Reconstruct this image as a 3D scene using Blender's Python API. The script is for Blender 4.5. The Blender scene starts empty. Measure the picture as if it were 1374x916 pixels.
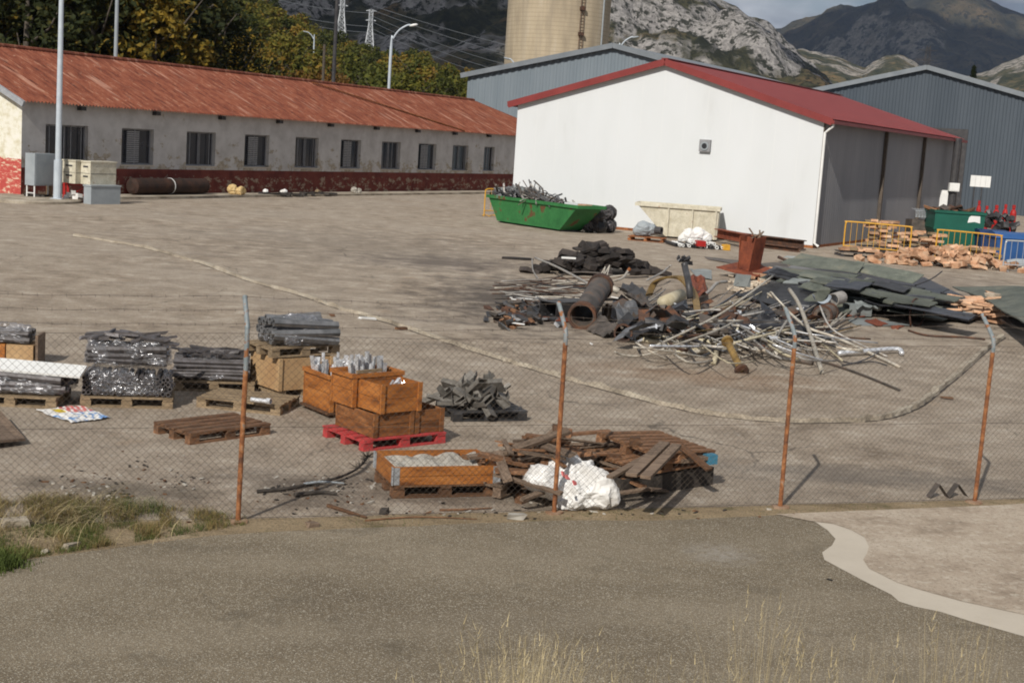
import bpy, bmesh, math, random
from mathutils import Vector, Matrix, noise
random.seed(7)
R_ = math.radians
S = bpy.context.scene
COL = S.collection

# ---------------------------------------------------------------- camera
FPX, CH = 1900.0, 3.9
PIT, ROL = math.atan(272/1900.0), math.atan(.066)
Fv = Vector((0, math.cos(PIT), -math.sin(PIT)))
_R0 = Vector((1, 0, 0)); _U0 = Vector((0, math.sin(PIT), math.cos(PIT)))
Rv = math.cos(ROL)*_R0 + math.sin(ROL)*_U0
Uv = math.cos(ROL)*_U0 - math.sin(ROL)*_R0
cam = bpy.data.cameras.new('camera'); camo = bpy.data.objects.new('camera', cam); COL.objects.link(camo)
cam.sensor_width = 36; cam.lens = 36*FPX/1374; cam.clip_start = .1; cam.clip_end = 30000
camo.matrix_world = Matrix(((Rv.x, Uv.x, -Fv.x, 0), (Rv.y, Uv.y, -Fv.y, 0), (Rv.z, Uv.z, -Fv.z, CH), (0, 0, 0, 1)))
S.camera = camo
S.render.resolution_x, S.render.resolution_y = 1024, 682

# ---------------------------------------------------------------- sky, sun, exposure
SUN_EL, SUN_AZ = 37.0, 21.5         # light travels towards +Y turned this many degrees to +X
w = bpy.data.worlds.new('World'); S.world = w; w.use_nodes = True
nt = w.node_tree; nt.nodes.clear()
def N(nt, t, **k):
    n = nt.nodes.new(t)
    for a, b in k.items(): setattr(n, a, b)
    return n
out = N(nt, 'ShaderNodeOutputWorld'); bg = N(nt, 'ShaderNodeBackground'); sky = N(nt, 'ShaderNodeTexSky', sky_type='NISHITA')
sky.sun_disc = False; sky.sun_elevation = R_(SUN_EL); sky.sun_rotation = R_(180+SUN_AZ)
sky.air_density = 1.0; sky.dust_density = 1.5; sky.ozone_density = 1.0; sky.altitude = 900
bg.inputs['Strength'].default_value = .05
tc = N(nt, 'ShaderNodeTexCoord'); mp = N(nt, 'ShaderNodeMapping'); mp.inputs['Scale'].default_value = (3.2, 3.2, 9)
nz = N(nt, 'ShaderNodeTexNoise'); nz.inputs['Scale'].default_value = 1.6; nz.inputs['Detail'].default_value = 7; nz.inputs['Roughness'].default_value = .55
cr = N(nt, 'ShaderNodeValToRGB'); cr.color_ramp.elements[0].position = .30; cr.color_ramp.elements[1].position = .50
nz2 = N(nt, 'ShaderNodeTexNoise'); nz2.inputs['Scale'].default_value = 3.5; nz2.inputs['Detail'].default_value = 6
cc = N(nt, 'ShaderNodeValToRGB'); cc.color_ramp.elements[0].position = .38; cc.color_ramp.elements[1].position = .60
cc.color_ramp.elements[0].color = (4.2, 4.8, 6.0, 1); cc.color_ramp.elements[1].color = (12.5, 13, 13.8, 1)
mx = N(nt, 'ShaderNodeMixRGB')
L = nt.links.new
L(tc.outputs['Generated'], mp.inputs[0]); L(mp.outputs[0], nz.inputs[0]); L(mp.outputs[0], nz2.inputs[0])
L(nz.outputs[0], cr.inputs[0]); L(nz2.outputs[0], cc.inputs[0]); L(cr.outputs[0], mx.inputs[0])
L(sky.outputs[0], mx.inputs[1]); L(cc.outputs[0], mx.inputs[2]); L(mx.outputs[0], bg.inputs[0]); L(bg.outputs[0], out.inputs[0])
sl = bpy.data.lights.new('sun', 'SUN'); sl.energy = 4.9; sl.angle = R_(.5); sl.color = (1, .95, .87)
so = bpy.data.objects.new('sun', sl); COL.objects.link(so)
az = R_(SUN_AZ); el = R_(SUN_EL)
LD = Vector((math.sin(az)*math.cos(el), math.cos(az)*math.cos(el), -math.sin(el)))   # light direction
so.rotation_euler = LD.to_track_quat('-Z', 'Y').to_euler(); so.location = (-20, -40, 60)
S.view_settings.view_transform = 'Standard'; S.view_settings.look = 'None'; S.view_settings.exposure = -.20; S.view_settings.gamma = 1
S.view_settings.use_curve_mapping = False
try: S.cycles.pixel_filter_type = 'BLACKMAN_HARRIS'; S.cycles.filter_width = 1.9; S.cycles.transparent_max_bounces = 24
except Exception: pass

# ---------------------------------------------------------------- places measured in the photograph (1374 x 916) -> metres
CAM = Vector((0, 0, CH))
def ray(x, y): return Fv + (x-687)/FPX*Rv - (y-458)/FPX*Uv
def G(x, y, z=0.0):
    d = ray(x, y); return CAM + d*((z-CH)/d.z)
def D(x, y, Y):
    d = ray(x, y); return CAM + d*(Y/d.y)
def PX(v):
    q = Vector(v)-CAM; return 687+FPX*q.dot(Rv)/q.dot(Fv)
def edge(pa, pb, z=0.0):
    a, b = G(*pa, z), G(*pb, z); d = b-a
    return a, math.atan2(d.y, d.x), d.length

# ---------------------------------------------------------------- mesh collecting
class MB:
    def __init__(s): s.v = []; s.f = []; s.m = []
    def face(s, pts, m=0):
        i = len(s.v); s.v += [tuple(p) for p in pts]; s.f.append(tuple(range(i, i+len(pts)))); s.m.append(m); return s
    def box(s, c, d, rot=None, m=0, jit=0):
        i = len(s.v); hx, hy, hz = d[0]/2, d[1]/2, d[2]/2; c = Vector(c)
        for sx in (-1, 1):
            for sy in (-1, 1):
                for sz in (-1, 1):
                    p = Vector((sx*hx, sy*hy, sz*hz))
                    if jit: p += Vector((random.uniform(-1, 1)*d[0], random.uniform(-1, 1)*d[1], random.uniform(-1, 1)*d[2]))*jit
                    if rot: p = rot @ p
                    s.v.append(tuple(c+p))
        for q in ((0, 1, 3, 2), (4, 6, 7, 5), (0, 4, 5, 1), (2, 3, 7, 6), (0, 2, 6, 4), (1, 5, 7, 3)):
            s.f.append(tuple(i+k for k in q)); s.m.append(m)
        return s
    def bb(s, x0, y0, z0, x1, y1, z1, m=0):
        return s.box(((x0+x1)/2, (y0+y1)/2, (z0+z1)/2), (abs(x1-x0), abs(y1-y0), abs(z1-z0)), m=m)
    def beam(s, a, b, wd, th, up=(0, 0, 1), m=0):
        a, b = Vector(a), Vector(b); d = (b-a); ln = d.length
        if ln < 1e-6: return s
        x = d/ln; u = Vector(up)
        if abs(x.dot(u)) > .98: u = Vector((0, 1, 0))
        y = u.cross(x).normalized(); z = x.cross(y)
        return s.box((a+b)/2, (ln, wd, th), Matrix((x, y, z)).transposed(), m)
    def tube(s, pts, r, n=8, cap=True, m=0, flat=1.0):
        pts = [Vector(p) for p in pts]; rs = r if isinstance(r, (list, tuple)) else [r]*len(pts)
        up = Vector((0, 0, 1)); rings = []
        for k, p in enumerate(pts):
            t = (pts[min(k+1, len(pts)-1)]-pts[max(k-1, 0)]).normalized()
            u = up if abs(t.dot(up)) < .95 else Vector((1, 0, 0))
            if k and prev is not None:
                a = (prev - t*prev.dot(t))
                a = a.normalized() if a.length > 1e-5 else u.cross(t).normalized()
            else: a = u.cross(t).normalized()
            prev = a; b = t.cross(a)
            i = len(s.v); rings.append(i)
            for j in range(n):
                an = 2*math.pi*j/n; s.v.append(tuple(p+(a*math.cos(an)+b*math.sin(an)*flat)*rs[k]))
        for k in range(len(pts)-1):
            for j in range(n):
                s.f.append((rings[k]+j, rings[k]+(j+1) % n, rings[k+1]+(j+1) % n, rings[k+1]+j)); s.m.append(m)
        if cap:
            s.f.append(tuple(rings[0]+j for j in range(n))[::-1]); s.m.append(m)
            s.f.append(tuple(rings[-1]+j for j in range(n))); s.m.append(m)
        return s
    def pipe(s, a, b, ro, ri, n=14, m=0):
        """a hollow pipe, open at both ends"""
        a, b = Vector(a), Vector(b); t = (b-a).normalized(); u = Vector((0, 0, 1))
        if abs(t.dot(u)) > .95: u = Vector((1, 0, 0))
        x = u.cross(t).normalized(); y = t.cross(x); i = len(s.v)
        for (p, r) in ((a, ro), (b, ro), (b, ri), (a, ri)):
            for j in range(n):
                an = 2*math.pi*j/n; s.v.append(tuple(p+(x*math.cos(an)+y*math.sin(an))*r))
        for k in range(4):
            for j in range(n):
                k2 = (k+1) % 4
                s.f.append((i+k*n+j, i+k*n+(j+1) % n, i+k2*n+(j+1) % n, i+k2*n+j)); s.m.append(m)
        return s
    def prism(s, poly, z0, z1, m=0):
        n = len(poly); i = len(s.v)
        for z in (z0, z1):
            for p in poly: s.v.append((p[0], p[1], z))
        s.f.append(tuple(i+k for k in range(n))[::-1]); s.f.append(tuple(i+n+k for k in range(n))); s.m += [m, m]
        for k in range(n): s.f.append((i+k, i+(k+1) % n, i+n+(k+1) % n, i+n+k)); s.m.append(m)
        return s
    def lathe(s, prof, n=20, c=(0, 0, 0), m=0):
        i = len(s.v)
        for r, z in prof:
            for j in range(n):
                an = 2*math.pi*j/n; s.v.append((c[0]+r*math.cos(an), c[1]+r*math.sin(an), c[2]+z))
        for k in range(len(prof)-1):
            for j in range(n): s.f.append((i+k*n+j, i+k*n+(j+1) % n, i+(k+1)*n+(j+1) % n, i+(k+1)*n+j)); s.m.append(m)
        return s
    def xf(s, M):
        s.v = [tuple(M @ Vector(p)) for p in s.v]; return s
    def me(s, name, mats, smooth=False):
        me = bpy.data.meshes.new(name); me.from_pydata(s.v, [], s.f); me.validate()
        for mt in (mats if isinstance(mats, (list, tuple)) else [mats]): me.materials.append(mt)
        if len(me.polygons) == len(s.m): me.polygons.foreach_set('material_index', s.m)
        if smooth: me.polygons.foreach_set('use_smooth', [True]*len(me.polygons))
        me.update(); return me

def fixn(me):
    bm = bmesh.new(); bm.from_mesh(me); bmesh.ops.recalc_face_normals(bm, faces=bm.faces); bm.to_mesh(me); bm.free()
def obj(name, mb, mt, parent=None, loc=(0, 0, 0), rz=0, smooth=False, rot=None):
    me = mb.me(name, mt, smooth) if isinstance(mb, MB) else mb
    if isinstance(mb, MB): fixn(me)
    o = bpy.data.objects.new(name, me); COL.objects.link(o); o.location = loc
    o.rotation_euler = rot if rot else (0, 0, rz)
    if parent: o.parent = parent
    return o
def tag(o, label, cat, group=None, kind=None):
    if label: o['label'] = label
    if cat: o['category'] = cat
    if group: o['group'] = group
    if kind: o['kind'] = kind
    return o
def thing(name, label, cat, loc=(0, 0, 0), rz=0, group=None):
    o = bpy.data.objects.new(name, None); o.empty_display_size = .2; COL.objects.link(o)
    o.location = loc; o.rotation_euler = (0, 0, rz); return tag(o, label, cat, group)
def solo(name, mb, mt, label, cat, loc=(0, 0, 0), rz=0, group=None, smooth=False, rot=None, kind=None):
    return tag(obj(name, mb, mt, None, loc, rz, smooth, rot), label, cat, group, kind)
def struct(name, mb, mt, **k):
    o = obj(name, mb, mt, **k); o['kind'] = 'structure'; return o
def dup(root, loc=None, rz=None, label=None, group=None, scale=None, rot=None):
    r = root.copy(); COL.objects.link(r)
    if loc is not None: r.location = loc
    if rot: r.rotation_euler = rot
    elif rz is not None: r.rotation_euler = (0, 0, rz)
    if scale: r.scale = scale if isinstance(scale, (tuple, list)) else (scale,)*3
    if label: r['label'] = label
    if group: r['group'] = group
    def rec(src, dst):
        for ch in [c for c in COL.objects if c.parent == src]:
            c = ch.copy(); COL.objects.link(c); c.parent = dst; rec(ch, c)
    rec(root, r)
    return r
def wob(rx, ry, rz): return Matrix.Rotation(rz, 3, 'Z') @ Matrix.Rotation(ry, 3, 'Y') @ Matrix.Rotation(rx, 3, 'X')

# ---------------------------------------------------------------- materials
def mat(name, cols, scale=3.0, rough=.8, metal=0.0, bump=.25, bscale=None, detail=6, st=(1, 1, 1), rnd=0.0, coord='Object',
        spec=.35, alpha=1.0, dist=.01, nrough=.6, fine=None):
    m = bpy.data.materials.new(name); m.use_nodes = True; nt = m.node_tree; L = nt.links.new
    b = nt.nodes['Principled BSDF']; tc = N(nt, 'ShaderNodeTexCoord'); mp = N(nt, 'ShaderNodeMapping'); mp.inputs['Scale'].default_value = st
    L(tc.outputs[coord], mp.inputs[0])
    oi = N(nt, 'ShaderNodeObjectInfo'); ad = N(nt, 'ShaderNodeVectorMath', operation='MULTIPLY_ADD')
    ad.inputs[1].default_value = (17, 31, 23); L(oi.outputs['Random'], ad.inputs[0]); L(mp.outputs[0], ad.inputs[2])
    n1 = N(nt, 'ShaderNodeTexNoise'); n1.inputs['Scale'].default_value = scale; n1.inputs['Detail'].default_value = detail; n1.inputs['Roughness'].default_value = nrough
    L(ad.outputs[0], n1.inputs[0])
    r = N(nt, 'ShaderNodeValToRGB'); els = r.color_ramp.elements
    if not isinstance(cols[0][0], (int, float)) : cols = [(.3+.4*i/max(1, len(cols)-1), c) for i, c in enumerate(cols)]
    while len(els) < len(cols): els.new(.5)
    for e, (p, c) in zip(els, cols): e.position = p; e.color = (*c, 1)
    L(n1.outputs[0], r.inputs[0]); col = r.outputs[0]
    if fine:                                   # (scale, strength): small light and dark grains
        n3 = N(nt, 'ShaderNodeTexNoise'); n3.inputs['Scale'].default_value = fine[0]; n3.inputs['Detail'].default_value = 3; L(ad.outputs[0], n3.inputs[0])
        mr = N(nt, 'ShaderNodeMapRange'); mr.inputs[1].default_value = .3; mr.inputs[2].default_value = .7
        mr.inputs[3].default_value = 1-fine[1]; mr.inputs[4].default_value = 1+fine[1]; L(n3.outputs[0], mr.inputs[0])
        mu = N(nt, 'ShaderNodeVectorMath', operation='SCALE'); L(col, mu.inputs[0]); L(mr.outputs[0], mu.inputs['Scale']); col = mu.outputs[0]
    if rnd:
        mr = N(nt, 'ShaderNodeMapRange'); mr.inputs[3].default_value = 1-rnd; mr.inputs[4].default_value = 1+rnd; L(oi.outputs['Random'], mr.inputs[0])
        mu = N(nt, 'ShaderNodeVectorMath', operation='SCALE'); L(col, mu.inputs[0]); L(mr.outputs[0], mu.inputs['Scale']); col = mu.outputs[0]
    L(col, b.inputs['Base Color'])
    b.inputs['Roughness'].default_value = rough; b.inputs['Metallic'].default_value = metal; b.inputs['Specular IOR Level'].default_value = spec
    b.inputs['Alpha'].default_value = alpha
    if bump:
        n2 = N(nt, 'ShaderNodeTexNoise'); n2.inputs['Scale'].default_value = bscale or scale*6; n2.inputs['Detail'].default_value = 5
        L(ad.outputs[0], n2.inputs[0]); bp = N(nt, 'ShaderNodeBump'); bp.inputs['Strength'].default_value = bump; bp.inputs['Distance'].default_value = dist
        L(n2.outputs[0], bp.inputs['Height']); L(bp.outputs[0], b.inputs['Normal'])
    return m
M = {}
M['rust'] = mat('rust', [(.3, (.10, .035, .015)), (.5, (.24, .085, .03)), (.7, (.38, .15, .05))], 6, .9, fine=(60, .3))
M['postrust'] = mat('rusty_post', [(.32, (.10, .045, .026)), (.48, (.22, .085, .034)), (.60, (.34, .145, .055)), (.70, (.26, .22, .18))], 9, .85, fine=(50, .25))
M['tankrust'] = mat('blackened_rust', [(.3, (.018, .013, .011)), (.6, (.05, .025, .017)), (.75, (.09, .04, .022))], 2, .85)
M['cratebrown'] = mat('brown_orange_wood', [(.28, (.08, .032, .012)), (.5, (.20, .078, .024)), (.75, (.34, .155, .06))], 2.4, .75, st=(1, 1, 5), fine=(25, .25))
M['profgrey'] = mat('grey_brown_profile', [(.3, (.085, .078, .068)), (.7, (.20, .185, .165))], 5, .55, .15, rnd=.3)
M['darkrust'] = mat('dark_rust', [(.3, (.035, .022, .018)), (.5, (.075, .04, .027)), (.7, (.16, .065, .03))], 4, .8, fine=(30, .3), rnd=.2)
M['oxide'] = mat('red_oxide_steel', [(.3, (.11, .03, .018)), (.6, (.24, .065, .03))], 3, .85, fine=(20, .2))
M['postblue'] = mat('galvanised_post_end', [(.35, (.18, .21, .22)), (.52, (.25, .28, .29)), (.58, (.28, .12, .05))], 12, .6, .2)
M['wire'] = mat('fence_wire', [(.35, (.045, .035, .028)), (.6, (.10, .078, .06))], 9, .8, bump=0)
M['galv'] = mat('galvanised_steel', [(.3, (.38, .40, .42)), (.7, (.52, .54, .56))], 5, .45, .5, bump=.05)
M['lampgrey'] = mat('lamp_post_steel', [(.3, (.42, .47, .52)), (.7, (.52, .57, .62))], 3, .5, .1, bump=.03)
M['alu'] = mat('bare_aluminium', [(.3, (.50, .51, .53)), (.7, (.85, .86, .88))], 9, .28, .45, bump=.1, rnd=.25)
M['aludull'] = mat('dull_aluminium', [(.3, (.08, .082, .085)), (.7, (.22, .22, .225))], 5, .45, .45, bump=.1, rnd=.45)
M['pipegrey'] = mat('grey_pipe', [(.3, (.22, .20, .18)), (.55, (.42, .40, .37)), (.75, (.30, .22, .14))], 5, .55, .3, rnd=.35)
M['pipepale'] = mat('pale_pipe', [(.3, (.33, .30, .25)), (.5, (.50, .46, .39)), (.72, (.28, .21, .14))], 5, .5, .1, rnd=.2)
M['pipecream'] = mat('cream_pipe', [(.3, (.40, .34, .22)), (.6, (.56, .50, .36)), (.75, (.25, .15, .08))], 3, .6, rnd=.2)
M['brass'] = mat('ochre_metal', [(.3, (.16, .10, .035)), (.6, (.36, .23, .08))], 4, .5, .4)
M['darkmetal'] = mat('dark_metal', [(.3, (.03, .03, .032)), (.7, (.085, .083, .085))], 4, .5, .4, rnd=.4)
M['duct'] = mat('dusty_duct', [(.3, (.06, .053, .048)), (.55, (.13, .11, .095)), (.75, (.20, .10, .05))], 3, .6, .35, rnd=.2)
M['rubber'] = mat('tar_felt', [(.3, (.018, .015, .014)), (.7, (.055, .045, .04))], 3, .85, bump=.5, rnd=.4)
M['black'] = mat('black_tube', [(.3, (.012, .012, .014)), (.7, (.04, .04, .045))], 4, .35, rnd=.3)
M['darkgrey'] = mat('dark_bar', [(.3, (.05, .045, .045)), (.7, (.13, .12, .125))], 6, .5, .2, rnd=.3)  # plain dark grey of the bars, wire coils and loose pieces
M['film'] = mat('stretch_film', [(.3, (.30, .30, .32)), (.7, (.72, .72, .75))], 3, .20, .6, bump=1.0, bscale=13, alpha=.34, spec=.9, dist=.03)
M['dirtyfoot'] = mat('rusty_footing', [(.3, (.20, .10, .05)), (.6, (.32, .22, .15))], 9, .9)
M['yelsack'] = mat('yellowish_sack', [(.3, (.50, .34, .14)), (.7, (.62, .46, .24))], 4, .8)
M['greysheet'] = mat('green_grey_sheet', [(.3, (.075, .085, .070)), (.55, (.13, .14, .115)), (.75, (.20, .19, .14))], 1.6, .7, rnd=.35, fine=(12, .15))
M['bluesheet'] = mat('pale_grey_sheet', [(.3, (.14, .155, .155)), (.7, (.27, .29, .285))], 2, .6, rnd=.2)
M['palletold'] = mat('weathered_wood', [(.3, (.085, .058, .04)), (.5, (.17, .12, .085)), (.75, (.26, .19, .135))], 4, .9, st=(1, 6, 6), rnd=.15, fine=(40, .2))
M['palletnew'] = mat('pale_wood', [(.3, (.15, .105, .062)), (.6, (.30, .22, .135))], 4, .85, st=(1, 5, 5), rnd=.1, fine=(40, .15))
M['palletred'] = mat('red_painted_wood', [(.3, (.30, .03, .03)), (.65, (.50, .06, .06)), (.78, (.26, .14, .09))], 4, .75, st=(1, 3, 3))
M['woodbrown'] = mat('brown_wood', [(.3, (.075, .035, .018)), (.5, (.155, .078, .04)), (.75, (.26, .14, .075))], 4, .85, st=(1, 4, 4), rnd=.45, fine=(30, .25))
M['crate'] = mat('orange_wood', [(.30, (.13, .045, .013)), (.48, (.33, .115, .024)), (.75, (.47, .19, .05))], 2.2, .7, st=(1, 1, 5), fine=(25, .2))
M['ply'] = mat('plywood', [(.3, (.34, .20, .095)), (.7, (.50, .34, .18))], 2, .8, fine=(30, .12))
M['brick'] = mat('hollow_brick', [(.3, (.34, .17, .09)), (.5, (.52, .31, .19)), (.72, (.62, .46, .32))], 2.5, .9, rnd=.35, fine=(30, .15))
M['rubble'] = mat('pale_rubble', [(.3, (.34, .26, .18)), (.7, (.60, .52, .42))], 6, .9, rnd=.3)
M['white'] = mat('white_paint', [(.30, (.585, .60, .605)), (.42, (.625, .645, .655)), (.7, (.65, .67, .685))], .7, .55, bump=.03, st=(1, 1, .3), detail=7)
M['sack'] = mat('white_woven_sack', [(.3, (.60, .58, .55)), (.6, (.80, .79, .77))], 5, .6, bump=.25, bscale=40, spec=.4)
M['cream'] = mat('cream_paint', [(.3, (.42, .38, .28)), (.62, (.62, .58, .47)), (.74, (.30, .16, .08))], 2.5, .7, fine=(15, .1))
M['greenpaint'] = mat('green_paint', [(.3, (.022, .12, .036)), (.60, (.038, .18, .055)), (.635, (.12, .065, .03))], 1.3, .6, fine=(10, .12))
M['teal'] = mat('teal_green_paint', [(.3, (.008, .075, .052)), (.7, (.012, .115, .08))], 1, .5)
M['blue'] = mat('blue_plastic', [(.3, (.02, .07, .20)), (.7, (.03, .10, .28))], 1, .4)
M['redpaint'] = mat('red_paint', [(.3, (.30, .015, .013)), (.7, (.42, .022, .02))], 3, .4)
M['yellow'] = mat('yellow_paint', [(.3, (.52, .26, .03)), (.6, (.66, .36, .04)), (.8, (.30, .14, .03))], 5, .5)
M['sign'] = mat('white_sign', [(.3, (.70, .70, .68)), (.7, (.80, .80, .78))], 2, .5)
M['grey'] = mat('grey_cabinet', [(.3, (.26, .29, .31)), (.7, (.34, .37, .39))], 2, .5, bump=.03)
M['steeldark'] = mat('dark_steel', [(.3, (.03, .03, .034)), (.7, (.07, .065, .065))], 3, .6)
M['brownpost'] = mat('brown_steel_post', [(.3, (.06, .05, .042)), (.7, (.13, .10, .075))], 2, .7)
M['glass'] = mat('dark_window_glass', [(.3, (.012, .013, .018)), (.7, (.03, .032, .04))], 2, .12, spec=.8, bump=.03)
M['frame'] = mat('grey_window_frame', [(.3, (.20, .20, .21)), (.7, (.30, .30, .31))], 4, .6)
M['shutter'] = mat('pale_shutter', [(.3, (.24, .25, .27)), (.7, (.36, .37, .39))], 6, .6)
M['stone'] = mat('pale_stone', [(.3, (.30, .27, .23)), (.7, (.55, .52, .46))], 8, .9, rnd=.25)
M['bark'] = mat('tree_bark', [(.3, (.05, .04, .03)), (.7, (.12, .10, .08))], 6, .9, st=(3, 3, 1))
M['brownplank'] = mat('warm_brown_plank', [(.3, (.12, .06, .032)), (.5, (.25, .125, .062)), (.75, (.38, .21, .11))], 4, .85, st=(1, 5, 5), rnd=.3, fine=(30, .25))
M['oldstraw'] = mat('dead_grass', [(.3, (.12, .085, .035)), (.5, (.20, .145, .055)), (.7, (.32, .24, .10))], 2.5, .8, bump=0)
M['straw'] = mat('dry_straw', [(.3, (.30, .235, .12)), (.7, (.52, .43, .25))], 3, .8, bump=0, rnd=.1)
M['greengrass'] = mat('green_grass', [(.3, (.035, .06, .010)), (.55, (.075, .10, .018)), (.75, (.18, .15, .05))], 1.2, .8, bump=0)
M['wetblack'] = mat('dark_debris', [(.3, (.02, .017, .015)), (.7, (.06, .05, .042))], 6, .8, rnd=.3)
M['blueplastic'] = mat('blue_paint_wood', [(.3, (.04, .17, .27)), (.7, (.07, .25, .36))], 5, .7)

# special materials
def nodes_mat(name):
    m = bpy.data.materials.new(name); m.use_nodes = True; nt = m.node_tree
    return m, nt, nt.nodes['Principled BSDF'], nt.links.new
def noi(nt, vec, scale, detail=6, rough=.6):
    n = N(nt, 'ShaderNodeTexNoise'); n.inputs['Scale'].default_value = scale; n.inputs['Detail'].default_value = detail
    n.inputs['Roughness'].default_value = rough; nt.links.new(vec, n.inputs[0]); return n.outputs[0]
def ramp(nt, v, cols):
    r = N(nt, 'ShaderNodeValToRGB'); e = r.color_ramp.elements
    while len(e) < len(cols): e.new(.5)
    for a, (p, c) in zip(e, cols):
        a.position = p; a.color = (*c, 1) if isinstance(c, tuple) else (c, c, c, 1)
    nt.links.new(v, r.inputs[0]); return r.outputs[0]
def mix(nt, f, a, b, mode='MIX'):
    n = N(nt, 'ShaderNodeMixRGB', blend_type=mode)
    for i, v in enumerate((f, a, b)):
        if isinstance(v, (int, float)): n.inputs[i].default_value = v if i == 0 else (v, v, v, 1)
        elif isinstance(v, tuple): n.inputs[i].default_value = (*v, 1)
        else: nt.links.new(v, n.inputs[i])
    return n.outputs[0]
def maps(nt, vec, st):
    n = N(nt, 'ShaderNodeMapping'); n.inputs['Scale'].default_value = st; nt.links.new(vec, n.inputs[0]); return n.outputs[0]
def bump(nt, h, strength, dist, b):
    n = N(nt, 'ShaderNodeBump'); n.inputs['Strength'].default_value = strength; n.inputs['Distance'].default_value = dist
    nt.links.new(h, n.inputs['Height']); nt.links.new(n.outputs[0], b.inputs['Normal']); return n
def cracks(nt, vec, scale, width, wobble=.35):
    """1 on thin irregular crack lines, 0 elsewhere"""
    nn = N(nt, 'ShaderNodeTexNoise'); nn.inputs['Scale'].default_value = scale*3; nn.inputs['Detail'].default_value = 5; nt.links.new(vec, nn.inputs[0])
    sc = N(nt, 'ShaderNodeVectorMath', operation='SCALE'); nt.links.new(nn.outputs['Color'], sc.inputs[0]); sc.inputs['Scale'].default_value = wobble/scale
    ad = N(nt, 'ShaderNodeVectorMath', operation='ADD'); nt.links.new(vec, ad.inputs[0]); nt.links.new(sc.outputs[0], ad.inputs[1])
    v = N(nt, 'ShaderNodeTexVoronoi', feature='DISTANCE_TO_EDGE'); v.inputs['Scale'].default_value = scale; nt.links.new(ad.outputs[0], v.inputs['Vector'])
    return ramp(nt, v.outputs['Distance'], [(0, 1.0), (width, 0.0)])

fa, fb = G(320, 700), G(1303, 674); fd = (fb-fa).normalized(); fn = Vector((-fd.y, fd.x, 0))
def mul_(nt, a, k):
    n = N(nt, 'ShaderNodeMath', operation='MULTIPLY'); nt.links.new(a, n.inputs[0]); n.inputs[1].default_value = k; return n.outputs[0]
# yard: worn, dusty concrete and old asphalt
m, nt, b, L = nodes_mat('yard_surface'); tc = N(nt, 'ShaderNodeTexCoord'); o = tc.outputs['Object']
big = noi(nt, o, .16, 7, .62); mid = noi(nt, maps(nt, o, (1.0, 1.0, 1)), 1.3, 8, .68); fine = noi(nt, o, 26, 4, .75); med = noi(nt, o, 7, 7, .78)
c = ramp(nt, mid, [(.34, (.195, .150, .108)), (.46, (.295, .234, .174)), (.56, (.38, .308, .234)), (.68, (.53, .46, .375))])
c = mix(nt, ramp(nt, big, [(.38, 0.0), (.62, .55)]), c, (.40, .34, .275))
c = mix(nt, ramp(nt, noi(nt, maps(nt, o, (.5, 1.2, 1)), .5, 8, .7), [(.57, 0.0), (.74, .7)]), c, (.14, .115, .098))
c = mix(nt, ramp(nt, med, [(.54, 0.0), (.66, .75)]), c, (.50, .455, .395))
c = mix(nt, ramp(nt, med, [(.30, .75), (.45, 0.0)]), c, (.13, .108, .09))
c = mix(nt, ramp(nt, noi(nt, o, 55, 2, .6), [(.60, 0.0), (.70, .75)]), c, (.58, .53, .45))
c = mix(nt, ramp(nt, fine, [(.34, .75), (.47, 0.0)]), c, (.09, .075, .06))
c = mix(nt, ramp(nt, noi(nt, o, .8, 4, .5), [(.66, 0.0), (.76, .35)]), c, (.30, .19, .10))
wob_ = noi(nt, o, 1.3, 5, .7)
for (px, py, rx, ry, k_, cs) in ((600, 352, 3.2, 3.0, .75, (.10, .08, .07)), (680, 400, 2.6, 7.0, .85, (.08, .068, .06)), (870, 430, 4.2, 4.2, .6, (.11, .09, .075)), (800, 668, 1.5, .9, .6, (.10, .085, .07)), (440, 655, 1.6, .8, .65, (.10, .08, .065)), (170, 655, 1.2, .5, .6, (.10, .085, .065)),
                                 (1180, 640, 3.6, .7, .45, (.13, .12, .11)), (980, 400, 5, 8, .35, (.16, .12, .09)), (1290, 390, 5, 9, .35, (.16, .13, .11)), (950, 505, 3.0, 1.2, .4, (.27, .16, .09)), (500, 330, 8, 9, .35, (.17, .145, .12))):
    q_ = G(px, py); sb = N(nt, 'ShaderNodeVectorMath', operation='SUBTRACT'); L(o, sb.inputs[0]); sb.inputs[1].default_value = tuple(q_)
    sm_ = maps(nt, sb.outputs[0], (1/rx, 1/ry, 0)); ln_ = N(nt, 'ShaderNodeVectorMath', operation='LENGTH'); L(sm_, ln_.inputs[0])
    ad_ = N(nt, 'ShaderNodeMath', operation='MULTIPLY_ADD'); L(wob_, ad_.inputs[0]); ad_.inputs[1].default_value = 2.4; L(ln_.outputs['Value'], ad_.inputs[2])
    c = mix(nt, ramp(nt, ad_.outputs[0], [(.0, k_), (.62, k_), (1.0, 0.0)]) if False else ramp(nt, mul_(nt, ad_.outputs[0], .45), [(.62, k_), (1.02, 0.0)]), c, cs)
c = mix(nt, mix(nt, 1.0, cracks(nt, o, .22, .006), ramp(nt, noi(nt, o, .3, 3), [(.45, 0.0), (.6, .8)]), 'MULTIPLY'), c, (.07, .06, .05))
L(c, b.inputs['Base Color']); b.inputs['Roughness'].default_value = .88; b.inputs['Specular IOR Level'].default_value = .25
bump(nt, mix(nt, .5, med, fine), .8, .05, b); M['yard'] = m

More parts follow.
